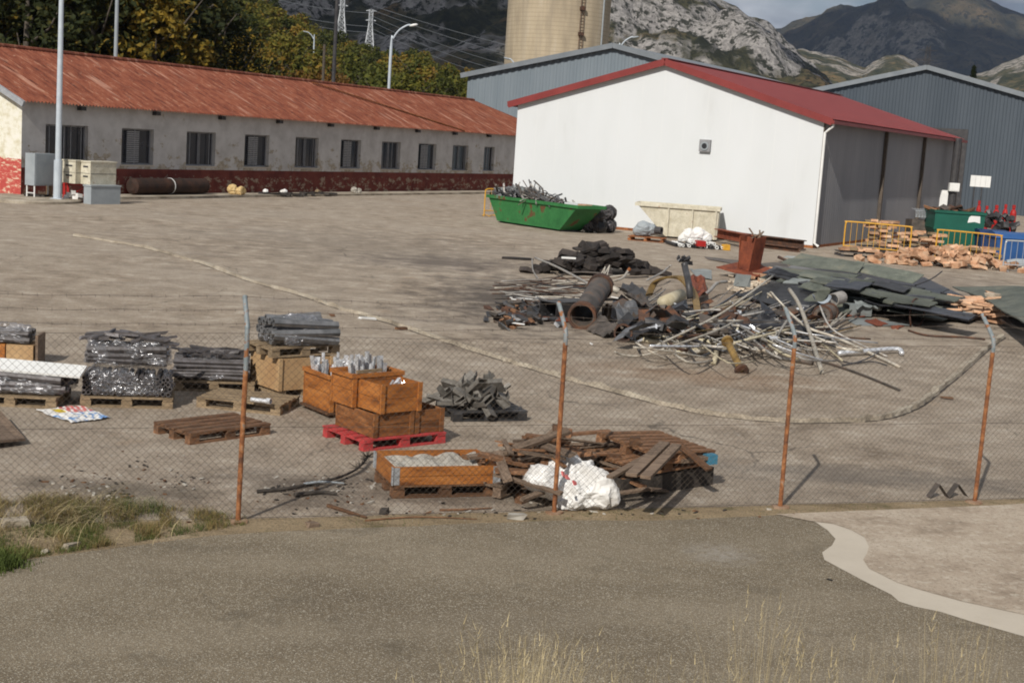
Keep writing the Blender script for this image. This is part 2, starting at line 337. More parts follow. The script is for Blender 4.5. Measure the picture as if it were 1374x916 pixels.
# road: brown-grey asphalt with exposed stones
m, nt, b, L = nodes_mat('asphalt'); tc = N(nt, 'ShaderNodeTexCoord'); o = tc.outputs['Object']
v = N(nt, 'ShaderNodeTexVoronoi'); v.inputs['Scale'].default_value = 110; L(o, v.inputs['Vector'])
sx = N(nt, 'ShaderNodeSeparateColor'); L(v.outputs['Color'], sx.inputs[0])
c = ramp(nt, noi(nt, maps(nt, o, (.7, 1.2, 1)), .42, 7, .68), [(.35, (.155, .122, .082)), (.5, (.205, .165, .112)), (.65, (.255, .208, .145))])
c = mix(nt, ramp(nt, noi(nt, o, 90, 2, .6), [(.35, .75), (.5, 0.0)]), c, (.06, .053, .043))
c = mix(nt, ramp(nt, sx.outputs[0], [(.78, 0.0), (.90, .5), (.98, .9)]), c, (.46, .42, .34))
c = mix(nt, ramp(nt, noi(nt, o, 22, 4, .6), [(.58, 0.0), (.72, .5)]), c, (.25, .215, .17))
rv = N(nt, 'ShaderNodeMapping'); rv.inputs['Rotation'].default_value = (0, 0, -math.atan2(fd.y, fd.x)); L(o, rv.inputs[0]); rx_ = N(nt, 'ShaderNodeSeparateXYZ'); L(rv.outputs[0], rx_.inputs[0])
wb = N(nt, 'ShaderNodeMath', operation='MULTIPLY_ADD'); L(noi(nt, o, .6, 3), wb.inputs[0]); wb.inputs[1].default_value = .9; L(rx_.outputs['Y'], wb.inputs[2])
wsn = N(nt, 'ShaderNodeMath', operation='SINE'); L(mul_(nt, wb.outputs[0], 3.6), wsn.inputs[0])
c = mix(nt, ramp(nt, wsn.outputs[0], [(.1, 0.0), (.9, .16)]), c, (.30, .255, .19))
c = mix(nt, ramp(nt, noi(nt, maps(nt, o, (1, 1, 1)), .9, 7, .72), [(.56, 0.0), (.66, .5)]), c, (.10, .083, .06))
c = mix(nt, mix(nt, 1.0, cracks(nt, o, .45, .005), ramp(nt, noi(nt, o, .5, 2), [(.60, 0.0), (.66, .5)]), 'MULTIPLY'), c, (.07, .055, .042))
dm = N(nt, 'ShaderNodeVectorMath', operation='DISTANCE'); L(mix(nt, .12, o, N(nt, 'ShaderNodeTexNoise').outputs['Color']), dm.inputs[0])
dm.inputs[1].default_value = tuple(G(962, 779)*.94+Vector((.06*.9, .06, .06)))
c = mix(nt, mix(nt, 1.0, ramp(nt, dm.outputs['Value'], [(.10, .55), (.42, 0.0)]), ramp(nt, noi(nt, o, 9, 5, .7), [(.35, 0.0), (.6, 1.0)]), 'MULTIPLY'), c, (.36, .335, .30))
L(c, b.inputs['Base Color']); b.inputs['Roughness'].default_value = .9; b.inputs['Specular IOR Level'].default_value = .2
bump(nt, mix(nt, .5, v.outputs['Distance'], noi(nt, o, 60, 3)), .7, .012, b); M['asphalt'] = m

# dirt strip along the fence
m, nt, b, L = nodes_mat('dirt'); tc = N(nt, 'ShaderNodeTexCoord'); o = tc.outputs['Object']
c = ramp(nt, noi(nt, maps(nt, o, (.7, 1.6, 1)), 1.6, 7, .65), [(.3, (.20, .15, .09)), (.45, (.31, .235, .145)), (.6, (.38, .29, .18)), (.75, (.45, .38, .29))])
c = mix(nt, ramp(nt, noi(nt, o, 2.3, 6, .7), [(.56, 0.0), (.66, .7)]), c, (.10, .10, .04))
c = mix(nt, ramp(nt, noi(nt, o, 40, 3, .6), [(.35, .6), (.5, 0.0)]), c, (.08, .065, .045))
c = mix(nt, ramp(nt, noi(nt, o, 60, 2, .6), [(.64, 0.0), (.72, .6)]), c, (.46, .42, .35))
L(c, b.inputs['Base Color']); b.inputs['Roughness'].default_value = .95; b.inputs['Specular IOR Level'].default_value = .15
bump(nt, noi(nt, o, 18, 6, .7), .9, .05, b); M['dirt'] = m

m, nt, b, L = nodes_mat('worn_concrete'); tc = N(nt, 'ShaderNodeTexCoord'); o = tc.outputs['Object']
c = ramp(nt, noi(nt, o, 1.3, 7, .65), [(.3, (.25, .195, .145)), (.46, (.40, .325, .25)), (.7, (.50, .425, .34))])
c = mix(nt, ramp(nt, noi(nt, o, 30, 4, .75), [(.36, .7), (.48, 0.0)]), c, (.17, .13, .095))
c = mix(nt, ramp(nt, noi(nt, o, 70, 2, .6), [(.62, 0.0), (.72, .5)]), c, (.50, .45, .38))
c = mix(nt, ramp(nt, noi(nt, o, 9, 6, .75), [(.53, 0.0), (.64, .6)]), c, (.56, .50, .41))
c = mix(nt, mix(nt, 1.0, cracks(nt, o, .4, .003), ramp(nt, noi(nt, o, .6, 2), [(.5, 0.0), (.6, .6)]), 'MULTIPLY'), c, (.18, .14, .10))
L(c, b.inputs['Base Color']); b.inputs['Roughness'].default_value = .9; b.inputs['Specular IOR Level'].default_value = .2
bump(nt, noi(nt, o, 30, 5, .7), .6, .02, b); M['oldconc'] = m
M['newconc'] = mat('smooth_cement', [(.3, (.46, .405, .33)), (.7, (.54, .48, .395))], 1.5, .85, bump=.15, bscale=40)
M['kerbc'] = mat('kerb_concrete', [(.36, (.22, .185, .14)), (.50, (.34, .29, .225)), (.64, (.44, .39, .31))], 1.3, .9, bump=.6, bscale=25, dist=.03, fine=(30, .25))
M['soil'] = mat('dry_soil', [(.3, (.10, .08, .05)), (.7, (.22, .18, .12))], .4, .95, bump=.6, bscale=6, dist=.05)

# long building: dado of flaking red paint under dirty white wall
m, nt, b, L = nodes_mat('flaking_wall'); tc = N(nt, 'ShaderNodeTexCoord'); o = tc.outputs['Object']
sp = N(nt, 'ShaderNodeSeparateXYZ'); L(o, sp.inputs[0])
dado = ramp(nt, sp.outputs['Z'], [(.0, 1.0), (.5, 1.0), (.5001, 0.0)]); dado.node.inputs[0].default_value = 0
mr = N(nt, 'ShaderNodeMapRange'); mr.inputs[1].default_value = 0; mr.inputs[2].default_value = 2.56; L(sp.outputs['Z'], mr.inputs[0]); L(mr.outputs[0], dado.node.inputs[0])
wh = ramp(nt, noi(nt, o, 1.1, 6, .6), [(.35, (.44, .42, .40)), (.6, (.56, .54, .52))])
hi = N(nt, 'ShaderNodeMapRange'); hi.inputs[1].default_value = 1.2; hi.inputs[2].default_value = 3.2; hi.inputs[3].default_value = .10; hi.inputs[4].default_value = -.05; L(sp.outputs['Z'], hi.inputs[0])
pa = N(nt, 'ShaderNodeMath', operation='ADD'); L(noi(nt, maps(nt, o, (1, 1, 1.6)), .9, 8, .72), pa.inputs[0]); L(hi.outputs[0], pa.inputs[1])
wh = mix(nt, ramp(nt, pa.outputs[0], [(.585, 0.0), (.60, .8)]), wh, ramp(nt, noi(nt, o, 6, 5), [(.35, (.22, .17, .11)), (.6, (.42, .36, .27))]))
rd = ramp(nt, noi(nt, o, 1.3, 6, .7), [(.35, (.11, .030, .025)), (.6, (.18, .05, .038))])
lo = N(nt, 'ShaderNodeMapRange'); lo.inputs[1].default_value = .9; lo.inputs[2].default_value = 1.25; lo.inputs[3].default_value = .0; lo.inputs[4].default_value = -.22; L(sp.outputs['Z'], lo.inputs[0])
pb = N(nt, 'ShaderNodeMath', operation='ADD'); L(noi(nt, maps(nt, o, (1, 1, 2)), 1.6, 8, .72), pb.inputs[0]); L(lo.outputs[0], pb.inputs[1])
rd = mix(nt, ramp(nt, pb.outputs[0], [(.53, 0.0), (.55, .85)]), rd, ramp(nt, noi(nt, o, 9, 4), [(.35, (.20, .13, .08)), (.6, (.40, .33, .25))]))
c = mix(nt, dado, wh, rd); L(c, b.inputs['Base Color']); b.inputs['Roughness'].default_value = .9; b.inputs['Specular IOR Level'].default_value = .2
bump(nt, noi(nt, o, 12, 5, .6), .3, .02, b); M['oldwall'] = m
# gable end: cream plaster, brighter red brick dado showing through
m, nt, b, L = nodes_mat('gable_wall'); tc = N(nt, 'ShaderNodeTexCoord'); o = tc.outputs['Object']
sp = N(nt, 'ShaderNodeSeparateXYZ'); L(o, sp.inputs[0])
mr = N(nt, 'ShaderNodeMath', operation='ADD'); L(sp.outputs['Z'], mr.inputs[0])
ns = N(nt, 'ShaderNodeMath', operation='MULTIPLY'); L(noi(nt, o, 2, 5), ns.inputs[0]); ns.inputs[1].default_value = .25; L(ns.outputs[0], mr.inputs[1])
mm = N(nt, 'ShaderNodeMapRange'); mm.inputs[2].default_value = 3.2; L(mr.outputs[0], mm.inputs[0])
dado = ramp(nt, mm.outputs[0], [(0, 1.0), (.55, 1.0), (.56, 0.0)])
wh = ramp(nt, noi(nt, o, 2.2, 7, .65), [(.35, (.55, .50, .36)), (.5, (.70, .68, .58)), (.65, (.74, .72, .66))])
rd = ramp(nt, noi(nt, maps(nt, o, (1, 1, 3)), 2.4, 7, .7), [(.44, (.42, .06, .05)), (.54, (.50, .12, .09)), (.58, (.62, .50, .36))])
c = mix(nt, dado, wh, rd); L(c, b.inputs['Base Color']); b.inputs['Roughness'].default_value = .9
bump(nt, noi(nt, o, 14, 5, .6), .4, .03, b); M['gable'] = m

# rusty roof sheets: colour varies sheet by sheet, pale streaks
m, nt, b, L = nodes_mat('rusty_roof'); tc = N(nt, 'ShaderNodeTexCoord'); o = tc.outputs['Object']
st = maps(nt, o, (1.6, .30, .30)); c = ramp(nt, noi(nt, st, 3.2, 6, .7), [(.32, (.080, .026, .017)), (.46, (.165, .048, .027)), (.58, (.235, .080, .045)), (.70, (.33, .19, .13))])
c = mix(nt, ramp(nt, noi(nt, o, 4, 6, .7), [(.60, 0.0), (.70, .7)]), c, (.40, .24, .17))
wv = N(nt, 'ShaderNodeTexNoise'); wv.inputs['Scale'].default_value = .9; wv.inputs['Detail'].default_value = 1; L(maps(nt, o, (3.0, .35, .35)), wv.inputs[0])
c = mix(nt, ramp(nt, wv.outputs[0], [(.64, 0.0), (.70, .42)]), c, (.46, .27, .20))
c = mix(nt, ramp(nt, noi(nt, o, 1.0, 3), [(.5, 0.0), (.7, .4)]), c, (.10, .03, .02))
L(c, b.inputs['Base Color']); b.inputs['Roughness'].default_value = .85; b.inputs['Specular IOR Level'].default_value = .25; M['rustroof'] = m

M['shedside'] = mat('dusty_shaded_panel', [(.3, (.20, .20, .21)), (.7, (.28, .275, .28))], .5, .7, bump=.03, st=(1, 1, .3))  # dusty white panel, with the wall's shade painted into its grey
M['redroof'] = mat('red_roof_sheet', [(.3, (.17, .028, .026)), (.7, (.235, .042, .038))], 1, .5, bump=.05)
M['bluecl'] = mat('light_steel_cladding', [(.3, (.17, .205, .235)), (.7, (.215, .25, .28))], .5, .5, .1, bump=.03, st=(1, 1, .15))
M['darkcl'] = mat('dark_steel_cladding', [(.3, (.055, .070, .088)), (.7, (.075, .092, .112))], .5, .5, .1, bump=.03, st=(1, 1, .15))
M['clroof'] = mat('steel_roof', [(.3, (.16, .18, .20)), (.7, (.22, .24, .26))], 1, .5, .1)

# concrete silo: horizontal pour rings, vertical streaks
m, nt, b, L = nodes_mat('silo_concrete'); tc = N(nt, 'ShaderNodeTexCoord'); o = tc.outputs['Object']
c = ramp(nt, noi(nt, maps(nt, o, (.3, .3, .06)), 2, 6, .6), [(.35, (.33, .27, .19)), (.55, (.44, .36, .25)), (.7, (.48, .41, .31))])
wv = N(nt, 'ShaderNodeTexWave', bands_direction='Z'); wv.inputs['Scale'].default_value = .55; wv.inputs['Distortion'].default_value = .4; L(o, wv.inputs[0])
c = mix(nt, ramp(nt, wv.outputs['Fac'], [(.0, .38), (.2, 0.0)]), c, (.24, .19, .13))
c = mix(nt, ramp(nt, noi(nt, maps(nt, o, (1, 1, .03)), 1.2, 4), [(.5, 0.0), (.7, .35)]), c, (.28, .24, .19))
L(c, b.inputs['Base Color']); b.inputs['Roughness'].default_value = .9; M['silo'] = m

# mountains
def mountain_mat(name, rockf, scales, shrub, grass, rock, ochre=(.20, .14, .07), bstr=1.0, bd=6.0, zr=None, dots=0):
    m, nt, b, L = nodes_mat(name); tc = N(nt, 'ShaderNodeTexCoord'); o = tc.outputs['Object']; s1, s2, s3 = scales
    g = N(nt, 'ShaderNodeNewGeometry'); sp = N(nt, 'ShaderNodeSeparateXYZ'); L(g.outputs['Normal'], sp.inputs[0])
    c = ramp(nt, noi(nt, o, s2, 6, .65), [(.38, shrub), (.52, grass), (.66, ochre)])
    a = N(nt, 'ShaderNodeMath', operation='ADD'); L(noi(nt, o, s1, 7, .62), a.inputs[0])
    sl = N(nt, 'ShaderNodeMapRange'); sl.inputs[1].default_value = .95; sl.inputs[2].default_value = .55; sl.inputs[3].default_value = -.05; sl.inputs[4].default_value = .09; L(sp.outputs['Z'], sl.inputs[0]); L(sl.outputs[0], a.inputs[1])
    if zr:
        so_ = N(nt, 'ShaderNodeSeparateXYZ'); L(o, so_.inputs[0]); zz = N(nt, 'ShaderNodeMapRange'); zz.inputs[1].default_value = zr[0]; zz.inputs[2].default_value = zr[1]; zz.inputs[3].default_value = -.10; zz.inputs[4].default_value = .025; L(so_.outputs['Z'], zz.inputs[0])
        a2 = N(nt, 'ShaderNodeMath', operation='ADD'); L(a.outputs[0], a2.inputs[0]); L(zz.outputs[0], a2.inputs[1]); a = a2
    rk = mix(nt, ramp(nt, noi(nt, o, s3*1.7, 4, .7), [(.4, 0.0), (.6, 1.0)]), rock, tuple(x*.55 for x in rock))
    c = mix(nt, ramp(nt, a.outputs[0], [(rockf, 0.0), (rockf+.05, 1.0)]), c, rk)
    c = mix(nt, ramp(nt, noi(nt, o, s3, 5, .75), [(.52, 0.0), (.56, .92)]), c, shrub)
    if dots:
        vd = N(nt, 'ShaderNodeTexVoronoi'); vd.inputs['Scale'].default_value = dots; L(o, vd.inputs['Vector'])
        c = mix(nt, mix(nt, 1.0, ramp(nt, vd.outputs['Distance'], [(.20, .95), (.34, 0.0)]), ramp(nt, noi(nt, o, s1*2.5, 3), [(.40, .2), (.52, 1.0)]), 'MULTIPLY'), c, shrub)
    L(c, b.inputs['Base Color']); b.inputs['Roughness'].default_value = .95; b.inputs['Specular IOR Level'].default_value = .1
    bump(nt, mix(nt, .5, noi(nt, o, s2*2, 8, .7), noi(nt, o, s3, 6, .7)), bstr, bd, b); return m
M['mt1'] = mountain_mat('limestone_slope', .495, (.0085, .03, .16), (.026, .028, .017), (.080, .076, .042), (.42, .395, .375), (.16, .11, .06), 1.0, 9, (25, 85), .13)
M['mt2'] = mountain_mat('far_slope', .60, (.0035, .010, .04), (.028, .032, .030), (.075, .068, .045), (.30, .27, .22), (.19, .14, .085), bd=25)
M['mt3'] = mountain_mat('foothill', .50, (.010, .03, .10), (.030, .036, .020), (.085, .08, .045), (.40, .36, .31), bd=8)
M['hill'] = mat('wooded_ground', [(.3, (.03, .032, .012)), (.7, (.08, .07, .03))], .05, .95, bump=.6, bscale=.5, dist=1)

def leafmat(name, cols, tr=.25):
    m, nt, b, L = nodes_mat(name); oi = N(nt, 'ShaderNodeObjectInfo'); tc = N(nt, 'ShaderNodeTexCoord')
    a = N(nt, 'ShaderNodeMath', operation='MULTIPLY'); L(noi(nt, tc.outputs['Object'], 1.1, 4, .7), a.inputs[0]); a.inputs[1].default_value = 1.0
    s = N(nt, 'ShaderNodeMath', operation='MULTIPLY_ADD'); L(oi.outputs['Random'], s.inputs[0]); s.inputs[1].default_value = .42; L(a.outputs[0], s.inputs[2])
    s2 = N(nt, 'ShaderNodeMath', operation='ADD'); L(s.outputs[0], s2.inputs[0]); s2.inputs[1].default_value = -.21
    c = ramp(nt, s2.outputs[0], cols); L(c, b.inputs['Base Color']); b.inputs['Roughness'].default_value = .75; b.inputs['Specular IOR Level'].default_value = .2
    t = N(nt, 'ShaderNodeBsdfTranslucent'); L(c, t.inputs[0]); ms = N(nt, 'ShaderNodeMixShader'); ms.inputs[0].default_value = tr
    L(b.outputs[0], ms.inputs[1]); L(t.outputs[0], ms.inputs[2]); L(ms.outputs[0], nt.nodes['Material Output'].inputs[0]); return m
M['leafnear'] = leafmat('dark_green_leaves', [(.25, (.012, .018, .006)), (.52, (.025, .032, .008)), (.62, (.06, .055, .010)), (.74, (.20, .13, .015))], .12)
M['leafhill'] = leafmat('autumn_leaves', [(.25, (.035, .045, .010)), (.45, (.085, .092, .016)), (.6, (.16, .135, .02)), (.78, (.24, .125, .02))], .2)
M['leafrust'] = leafmat('brown_leaves', [(.25, (.03, .026, .008)), (.5, (.085, .050, .012)), (.75, (.15, .075, .015))], .15)

# ================================================================ SETTING
# terrain strips: a foot line near the viewer's side, a crest line with a true distance, a back slope
def terrain(name, crest, dfoot, dcrest, dback, matl, nx=260, ny=70, amp=20, fr=.004, zf=-2, pw=1.3, seed=0, x0=-500, x1=1900, gully=0.0, dvar=None, smooth=True):
    mb = MB(); grid = []
    def sil(px):
        for (xa, ya), (xb, yb) in zip(crest, crest[1:]):
            if xa <= px <= xb: t = (px-xa)/(xb-xa); return ya+(yb-ya)*t
        return crest[0][1] if px < crest[0][0] else crest[-1][1]
    for i in range(nx+1):
        px = x0+(x1-x0)*i/nx; Yc = dcrest*(dvar(px) if dvar else 1); c = D(px, sil(px), Yc)
        c.z += noise.fractal(Vector((px*.03, seed, 0)), 1, 2, 4)*Yc*.0022
        for j in range(ny+1):
            t = j/ny*1.45; Y = dfoot+(Yc-dfoot)*t if t <= 1 else Yc+(dback-Yc)*(t-1)/.45
            X = c.x*Y/Yc
            if t <= 1: h = zf+(c.z-zf)*(t**pw)
            else: h = c.z-(c.z-zf)*.55*((t-1)/.45)**1.3
            env = min(1, t*3)*min(1, abs(1-t)*3.0+.04) if t <= 1 else .5
            n = noise.fractal(Vector((X*fr, Y*fr, seed)), 1, 2.1, 6)+.5*noise.fractal(Vector((X*fr*3.3, Y*fr*3.3, seed+5)), 1, 2.1, 5)
            rid = (1-abs(noise.noise(Vector((X*fr*1.1, Y*fr*.45, seed+9))))*2-.35)*gully
            h += (n+rid)*amp*env
            mb.v.append((X, Y, h))
    for i in range(nx):
        for j in range(ny):
            a = i*(ny+1)+j; mb.f.append((a, a+ny+1, a+ny+2, a+1)); mb.m.append(0)
    return struct(name, mb, matl, smooth=smooth), sil

# ground sheet, yard, road and so on, each a few mm above the one below
mb = MB(); mb.face([(-9000, -3000, -.03), (9000, -3000, -.03), (9000, 9000, -.03), (-9000, 9000, -.03)]); struct('ground', mb, M['soil'])
def FP(s, n, z=0): p = fa+fd*s+fn*n; return (p.x, p.y, z)
mb = MB(); mb.face([FP(-60, -.02), FP(70, -.02), (160, 60, 0), (160, 190, 0), (-120, 190, 0), (-120, 20, 0)]); struct('yard', mb, M['yard'])
mb = MB()
ns = 90; s0, s1 = -14, 16
near = []; 
for i in range(ns+1):
    s = s0+(s1-s0)*i/ns; near.append(s)
def roadedge(s):                     # distance of the road edge in front of the fence
    base = .33+.05*math.sin(s*1.7)+.06*noise.noise(Vector((s*1.3, 0, 0)))
    if s < .3: base += (.3-s)*.31
    return base
for i in range(ns):
    a, b_ = near[i], near[i+1]; mb.face([FP(a, -roadedge(a)-.45, .003), FP(b_, -roadedge(b_)-.45, .003), FP(b_, .10+.06*noise.noise(Vector((b_*2, 3, 0))), .003), FP(a, .10+.06*noise.noise(Vector((a*2, 3, 0))), .003)])
struct('verge', mb, M['dirt'])
mb = MB()
for i in range(ns):
    a, b_ = near[i], near[i+1]; mb.face([FP(a, -9, .008), FP(b_, -9, .008), FP(b_, -roadedge(b_), .008), FP(a, -roadedge(a), .008)])
struct('road', mb, M['asphalt'])
outer = [(1088, 701), (1118, 704), (1142, 712), (1160, 722), (1166, 734), (1163, 744), (1158, 752), (1166, 764), (1186, 774), (1204, 783), (1236, 793), (1290, 808), (1374, 826), (1460, 846), (1700, 900), (2300, 1020)]
inner = [(1092, 704), (1110, 712), (1121, 724), (1116, 733), (1103, 742), (1106, 752), (1130, 765), (1160, 781), (1182, 792), (1196, 799), (1206, 808), (1228, 815), (1262, 822), (1300, 834), (1374, 855), (1460, 880), (1700, 940), (2300, 1070)]
def fill(name, pts, z, mt):
    bm = bmesh.new(); vs = []
    for p in pts:
        q = G(*p); vs.append(bm.verts.new((q.x, q.y, z)))
    from mathutils.geometry import tessellate_polygon
    for t3 in tessellate_polygon([[v.co for v in vs]]):
        try: bm.faces.new([vs[k] for k in t3])
        except ValueError: pass
    bmesh.ops.recalc_face_normals(bm, faces=bm.faces)
    me = bpy.data.meshes.new(name); bm.to_mesh(me); bm.free(); me.materials.append(mt)
    o = bpy.data.objects.new(name, me); COL.objects.link(o); o['kind'] = 'structure'
    for p in me.polygons:
        pass
    me.update(); return o
fill('cement_border', [(1092, 700)]+inner[1:]+[(2310, 700)], .012, M['newconc'])
fill('concrete_apron', [(1040, 691), (1088, 700.5)]+[(a, b) for a, b in outer[1:]]+[(2300, 640), (2300, 625), (1500, 668), (1340, 679)], .016, M['oldconc'])
# shallow concrete kerb that curves through the yard
kp = [(100, 317), (180, 330), (260, 350), (330, 375), (410, 398), (450, 412), (520, 432), (590, 455), (660, 478), (700, 490), (760, 508), (830, 527), (900, 545), (960, 557), (1040, 565), (1110, 566), (1170, 563), (1205, 555), (1235, 541), (1262, 520), (1290, 497), (1320, 470), (1345, 452)]
kg = [G(*p) for p in kp]; mb = MB()
def smoothline(pts, n=6):
    out = []
    for i in range(len(pts)-1):
        p0, p1, p2, p3 = pts[max(i-1, 0)], pts[i], pts[i+1], pts[min(i+2, len(pts)-1)]
        for k in range(n):
            t = k/n; out.append(.5*((2*p1)+(p2-p0)*t+(2*p0-5*p1+4*p2-p3)*t*t+(-p0+3*p1-3*p2+p3)*t**3))
    return out+[pts[-1]]
kl = smoothline(kg, 10); prof = [(-.075, 0), (-.06, .075), (.05, .055), (.07, 0)]; prev = None
for i, p in enumerate(kl):
    t = (kl[min(i+1, len(kl)-1)]-kl[max(i-1, 0)]).normalized(); n_ = Vector((-t.y, t.x, 0)); row = []
    for a, z in prof:
        q = p+n_*(a*(1+.9*noise.noise(Vector((i*.5, a*9, 0))))); row.append((q.x, q.y, z*(1+.7*noise.noise(Vector((i*.37, 5, a)))) if z else -.01))
    if prev:
        for k in range(3): mb.face([prev[k], row[k], row[k+1], prev[k+1]])
    prev = row
struct('kerb', mb, M['kerbc'])
mb = MB(); prev = None                      # thin dark strip along the near side of the kerb
for i, p in enumerate(kl):
    t = (kl[min(i+1, len(kl)-1)]-kl[max(i-1, 0)]).normalized(); n_ = Vector((-t.y, t.x, 0)); e_ = .045*abs(noise.noise(Vector((i*.31, 1, 0))))+.012
    row = [(p+n_*-.06).to_tuple(), (p+n_*(-.09-e_)).to_tuple()]; row = [(a, b_, .004) for a, b_, c_ in row]
    if prev: mb.face([prev[0], row[0], row[1], prev[1]])
    prev = row
struct('kerb_dark_strip', mb, M['wetblack'])
# embankment the camera stands on
mb = MB(); xs = [-14+28*i/56 for i in range(57)]; ys = [9.2-18*j/40 for j in range(41)]
for x in xs:
    for y in ys:
        edge_y = 8.3+.10*x if x > 0 else 8.1
        z = min(2.25, max(-.05, .40*(edge_y-1.1-y)))+ (.05*noise.fractal(Vector((x*.8, y*.8, 0)), 1, 2, 4) if y < 6.6 else 0)
        mb.v.append((x, y, z-.02))
for i in range(56):
    for j in range(40):
        a = i*41+j; mb.f.append((a, a+41, a+42, a+1)); mb.m.append(0)
struct('embankment', mb, M['soil'], smooth=True)

# mountains (pixel outline of each crest, metres to foot / crest / back)
terrain('far_mountain', [(-400, 90), (900, 62), (1000, 56), (1049, 47), (1080, 38), (1115, 29), (1150, 24), (1172, 19), (1195, 6), (1213, -2), (1240, -9), (1275, -12), (1320, -6), (1345, 3), (1374, 17), (1420, 30), (1550, 70), (1900, 110)],
        2600, 4600, 7000, M['mt2'], nx=260, ny=110, amp=95, fr=.0015, pw=1.1, seed=3, gully=1.2, x0=600, x1=1800)
terrain('foothill', [(0, 160), (1000, 120), (1050, 70), (1075, 64), (1100, 70), (1130, 78), (1160, 90), (1185, 76), (1205, 72), (1228, 84), (1260, 104), (1290, 104), (1330, 92), (1374, 74), (1420, 66), (1500, 55), (1700, 70), (1900, 100)],
        900, 2100, 2500, M['mt3'], nx=200, ny=70, amp=16, fr=.006, pw=1.3, seed=8, gully=.4, x0=950, x1=1800)
terrain('near_mountain', [(-500, -60), (200, -90), (400, -120), (640, -190), (760, -150), (860, -80), (930, -28), (965, -3), (990, 10), (1010, 26), (1040, 50), (1062, 70), (1085, 92), (1105, 113), (1130, 150), (1200, 190), (1400, 215)],
        520, 1500, 2100, M['mt1'], nx=400, ny=170, amp=30, fr=.0065, pw=1.35, seed=1, gully=1.2, x0=-100, x1=1320)
hillcrest0 = [(-500, -90), (0, -70), (240, -50), (300, -34), (340, -4), (370, 18), (410, 42), (450, 60), (500, 76), (545, 84), (600, 98), (640, 112), (680, 128), (740, 160), (1900, 200)]
hillcrest = [(a, b+(26 if a > 200 else 0)) for a, b in hillcrest0]
hill, hsil = terrain('wooded_hill', hillcrest, 150, 380, 520, M['hill'], nx=90, ny=40, amp=3, fr=.02, pw=1.0, seed=2, x0=-250, x1=760, zf=0)
def hill_at(px, t):
    c = D(px, hsil(px), 380); Y = 150+230*t; return Vector((c.x*Y/380, Y, c.z*t))

# clouds high above, outside the picture: they shade parts of the mountains
def cloud(x, y, z, sx, sy, sz, seed):
    bm = bmesh.new(); bmesh.ops.create_icosphere(bm, subdivisions=5, radius=1)
    for v in bm.verts:
        d = 1+.55*noise.fractal(v.co*1.6+Vector((seed, 0, 0)), 1, 2, 5); v.co = Vector((v.co.x*sx*d, v.co.y*sy*d, v.co.z*sz*d*(1 if v.co.z > 0 else .35)))
    me = bpy.data.meshes.new('cloud'); bm.to_mesh(me); bm.free(); me.materials.append(M['cloud'])
    me.polygons.foreach_set('use_smooth', [True]*len(me.polygons))
    o = bpy.data.objects.new('cloud', me); COL.objects.link(o); o.location = (x, y, z); o['kind'] = 'structure'; return o
M['cloud'] = mat('cloud_white', [(.3, (.8, .8, .8)), (.7, (.85, .85, .85))], 1, 1, bump=0)
def cloud_over(px, py, dist, alt, sx, sy, seed):
    p = D(px, py, dist); t = (alt-p.z)/(-LD.z); q = p-LD*t; cloud(q.x, q.y, q.z, sx, sy, 60, seed)
cloud_over(470, 50, 850, 900, 110, 170, 1)
cloud_over(400, 10, 950, 900, 60, 80, 4)
cloud_over(575, 66, 780, 900, 50, 100, 5)
cloud_over(1215, 100, 3600, 2600, 950, 660, 9)
cloud_over(1390, -5, 4500, 2600, 230, 300, 12)
cloud_over(1010, 60, 1250, 1100, 60, 150, 14)

# thin air haze round everything
mb = MB(); mb.bb(-9200, -3200, -1.1, 9200, 9200, 760)
mh = bpy.data.materials.new('air'); mh.use_nodes = True; nt = mh.node_tree; nt.nodes.clear(); ou = N(nt, 'ShaderNodeOutputMaterial'); pv = N(nt, 'ShaderNodeVolumePrincipled')
pv.inputs['Color'].default_value = (.55, .70, 1.0, 1); pv.inputs['Density'].default_value = 4e-5; pv.inputs['Anisotropy'].default_value = .0
nt.links.new(pv.outputs[0], ou.inputs['Volume']); tag(obj('haze', mb, mh), None, None, kind='stuff')

# ================================================================ BUILDINGS
def wrect(mb, o, ux, x0, x1, z0, z1, th, nv, m=0):
    """wall block between x0..x1 along ux from o, z0..z1, thickness th inward (nv = inward)"""
    pts = [o+ux*x0, o+ux*x1, o+ux*x1+nv*th, o+ux*x0+nv*th]
    i = len(mb.v)
    for z in (z0, z1):
        for p in pts: mb.v.append((p.x, p.y, z))
    for q in ((0, 3, 2, 1), (4, 5, 6, 7), (0, 1, 5, 4), (1, 2, 6, 5), (2, 3, 7, 6), (3, 0, 4, 7)): mb.f.append(tuple(i+k for k in q)); mb.m.append(m)

# ---- long low building with rusty roof. local frame: origin at near corner, +x along the long wall, +y away from the yard
LA = Vector((-21.5, 61.0, 0)); lang = math.atan2(.905, .425); LT = Vector((math.cos(lang), math.sin(lang), 0)); LN = Vector((-math.sin(lang), math.cos(lang), 0))
def along(px, A, T, z=2.3):
    lo, hi = 0, 150
    for _ in range(40):
        m_ = (lo+hi)/2
        if PX(A+T*m_+Vector((0, 0, z))) < px: lo = m_
        else: hi = m_
    return lo
LB = thing('long_building', 'long low white building with rusty corrugated roof and flaking red base', 'building', LA, lang)
WID, LEN, EV, RG = 10.0, 57.0, 4.2, 6.45
wins = [(61, 118), (163, 206), (250, 289), (328, 361), (396, 427), (457, 484), (512, 537), (561, 585), (607, 628), (649, 663)]
wx = [(along(a, LA, LT), along(b_, LA, LT)) for a, b_ in wins]
mb = MB(); X = Vector((1, 0, 0)); Y = Vector((0, 1, 0)); O = Vector((0, 0, 0)); Z0, Z1 = 1.48, 3.18
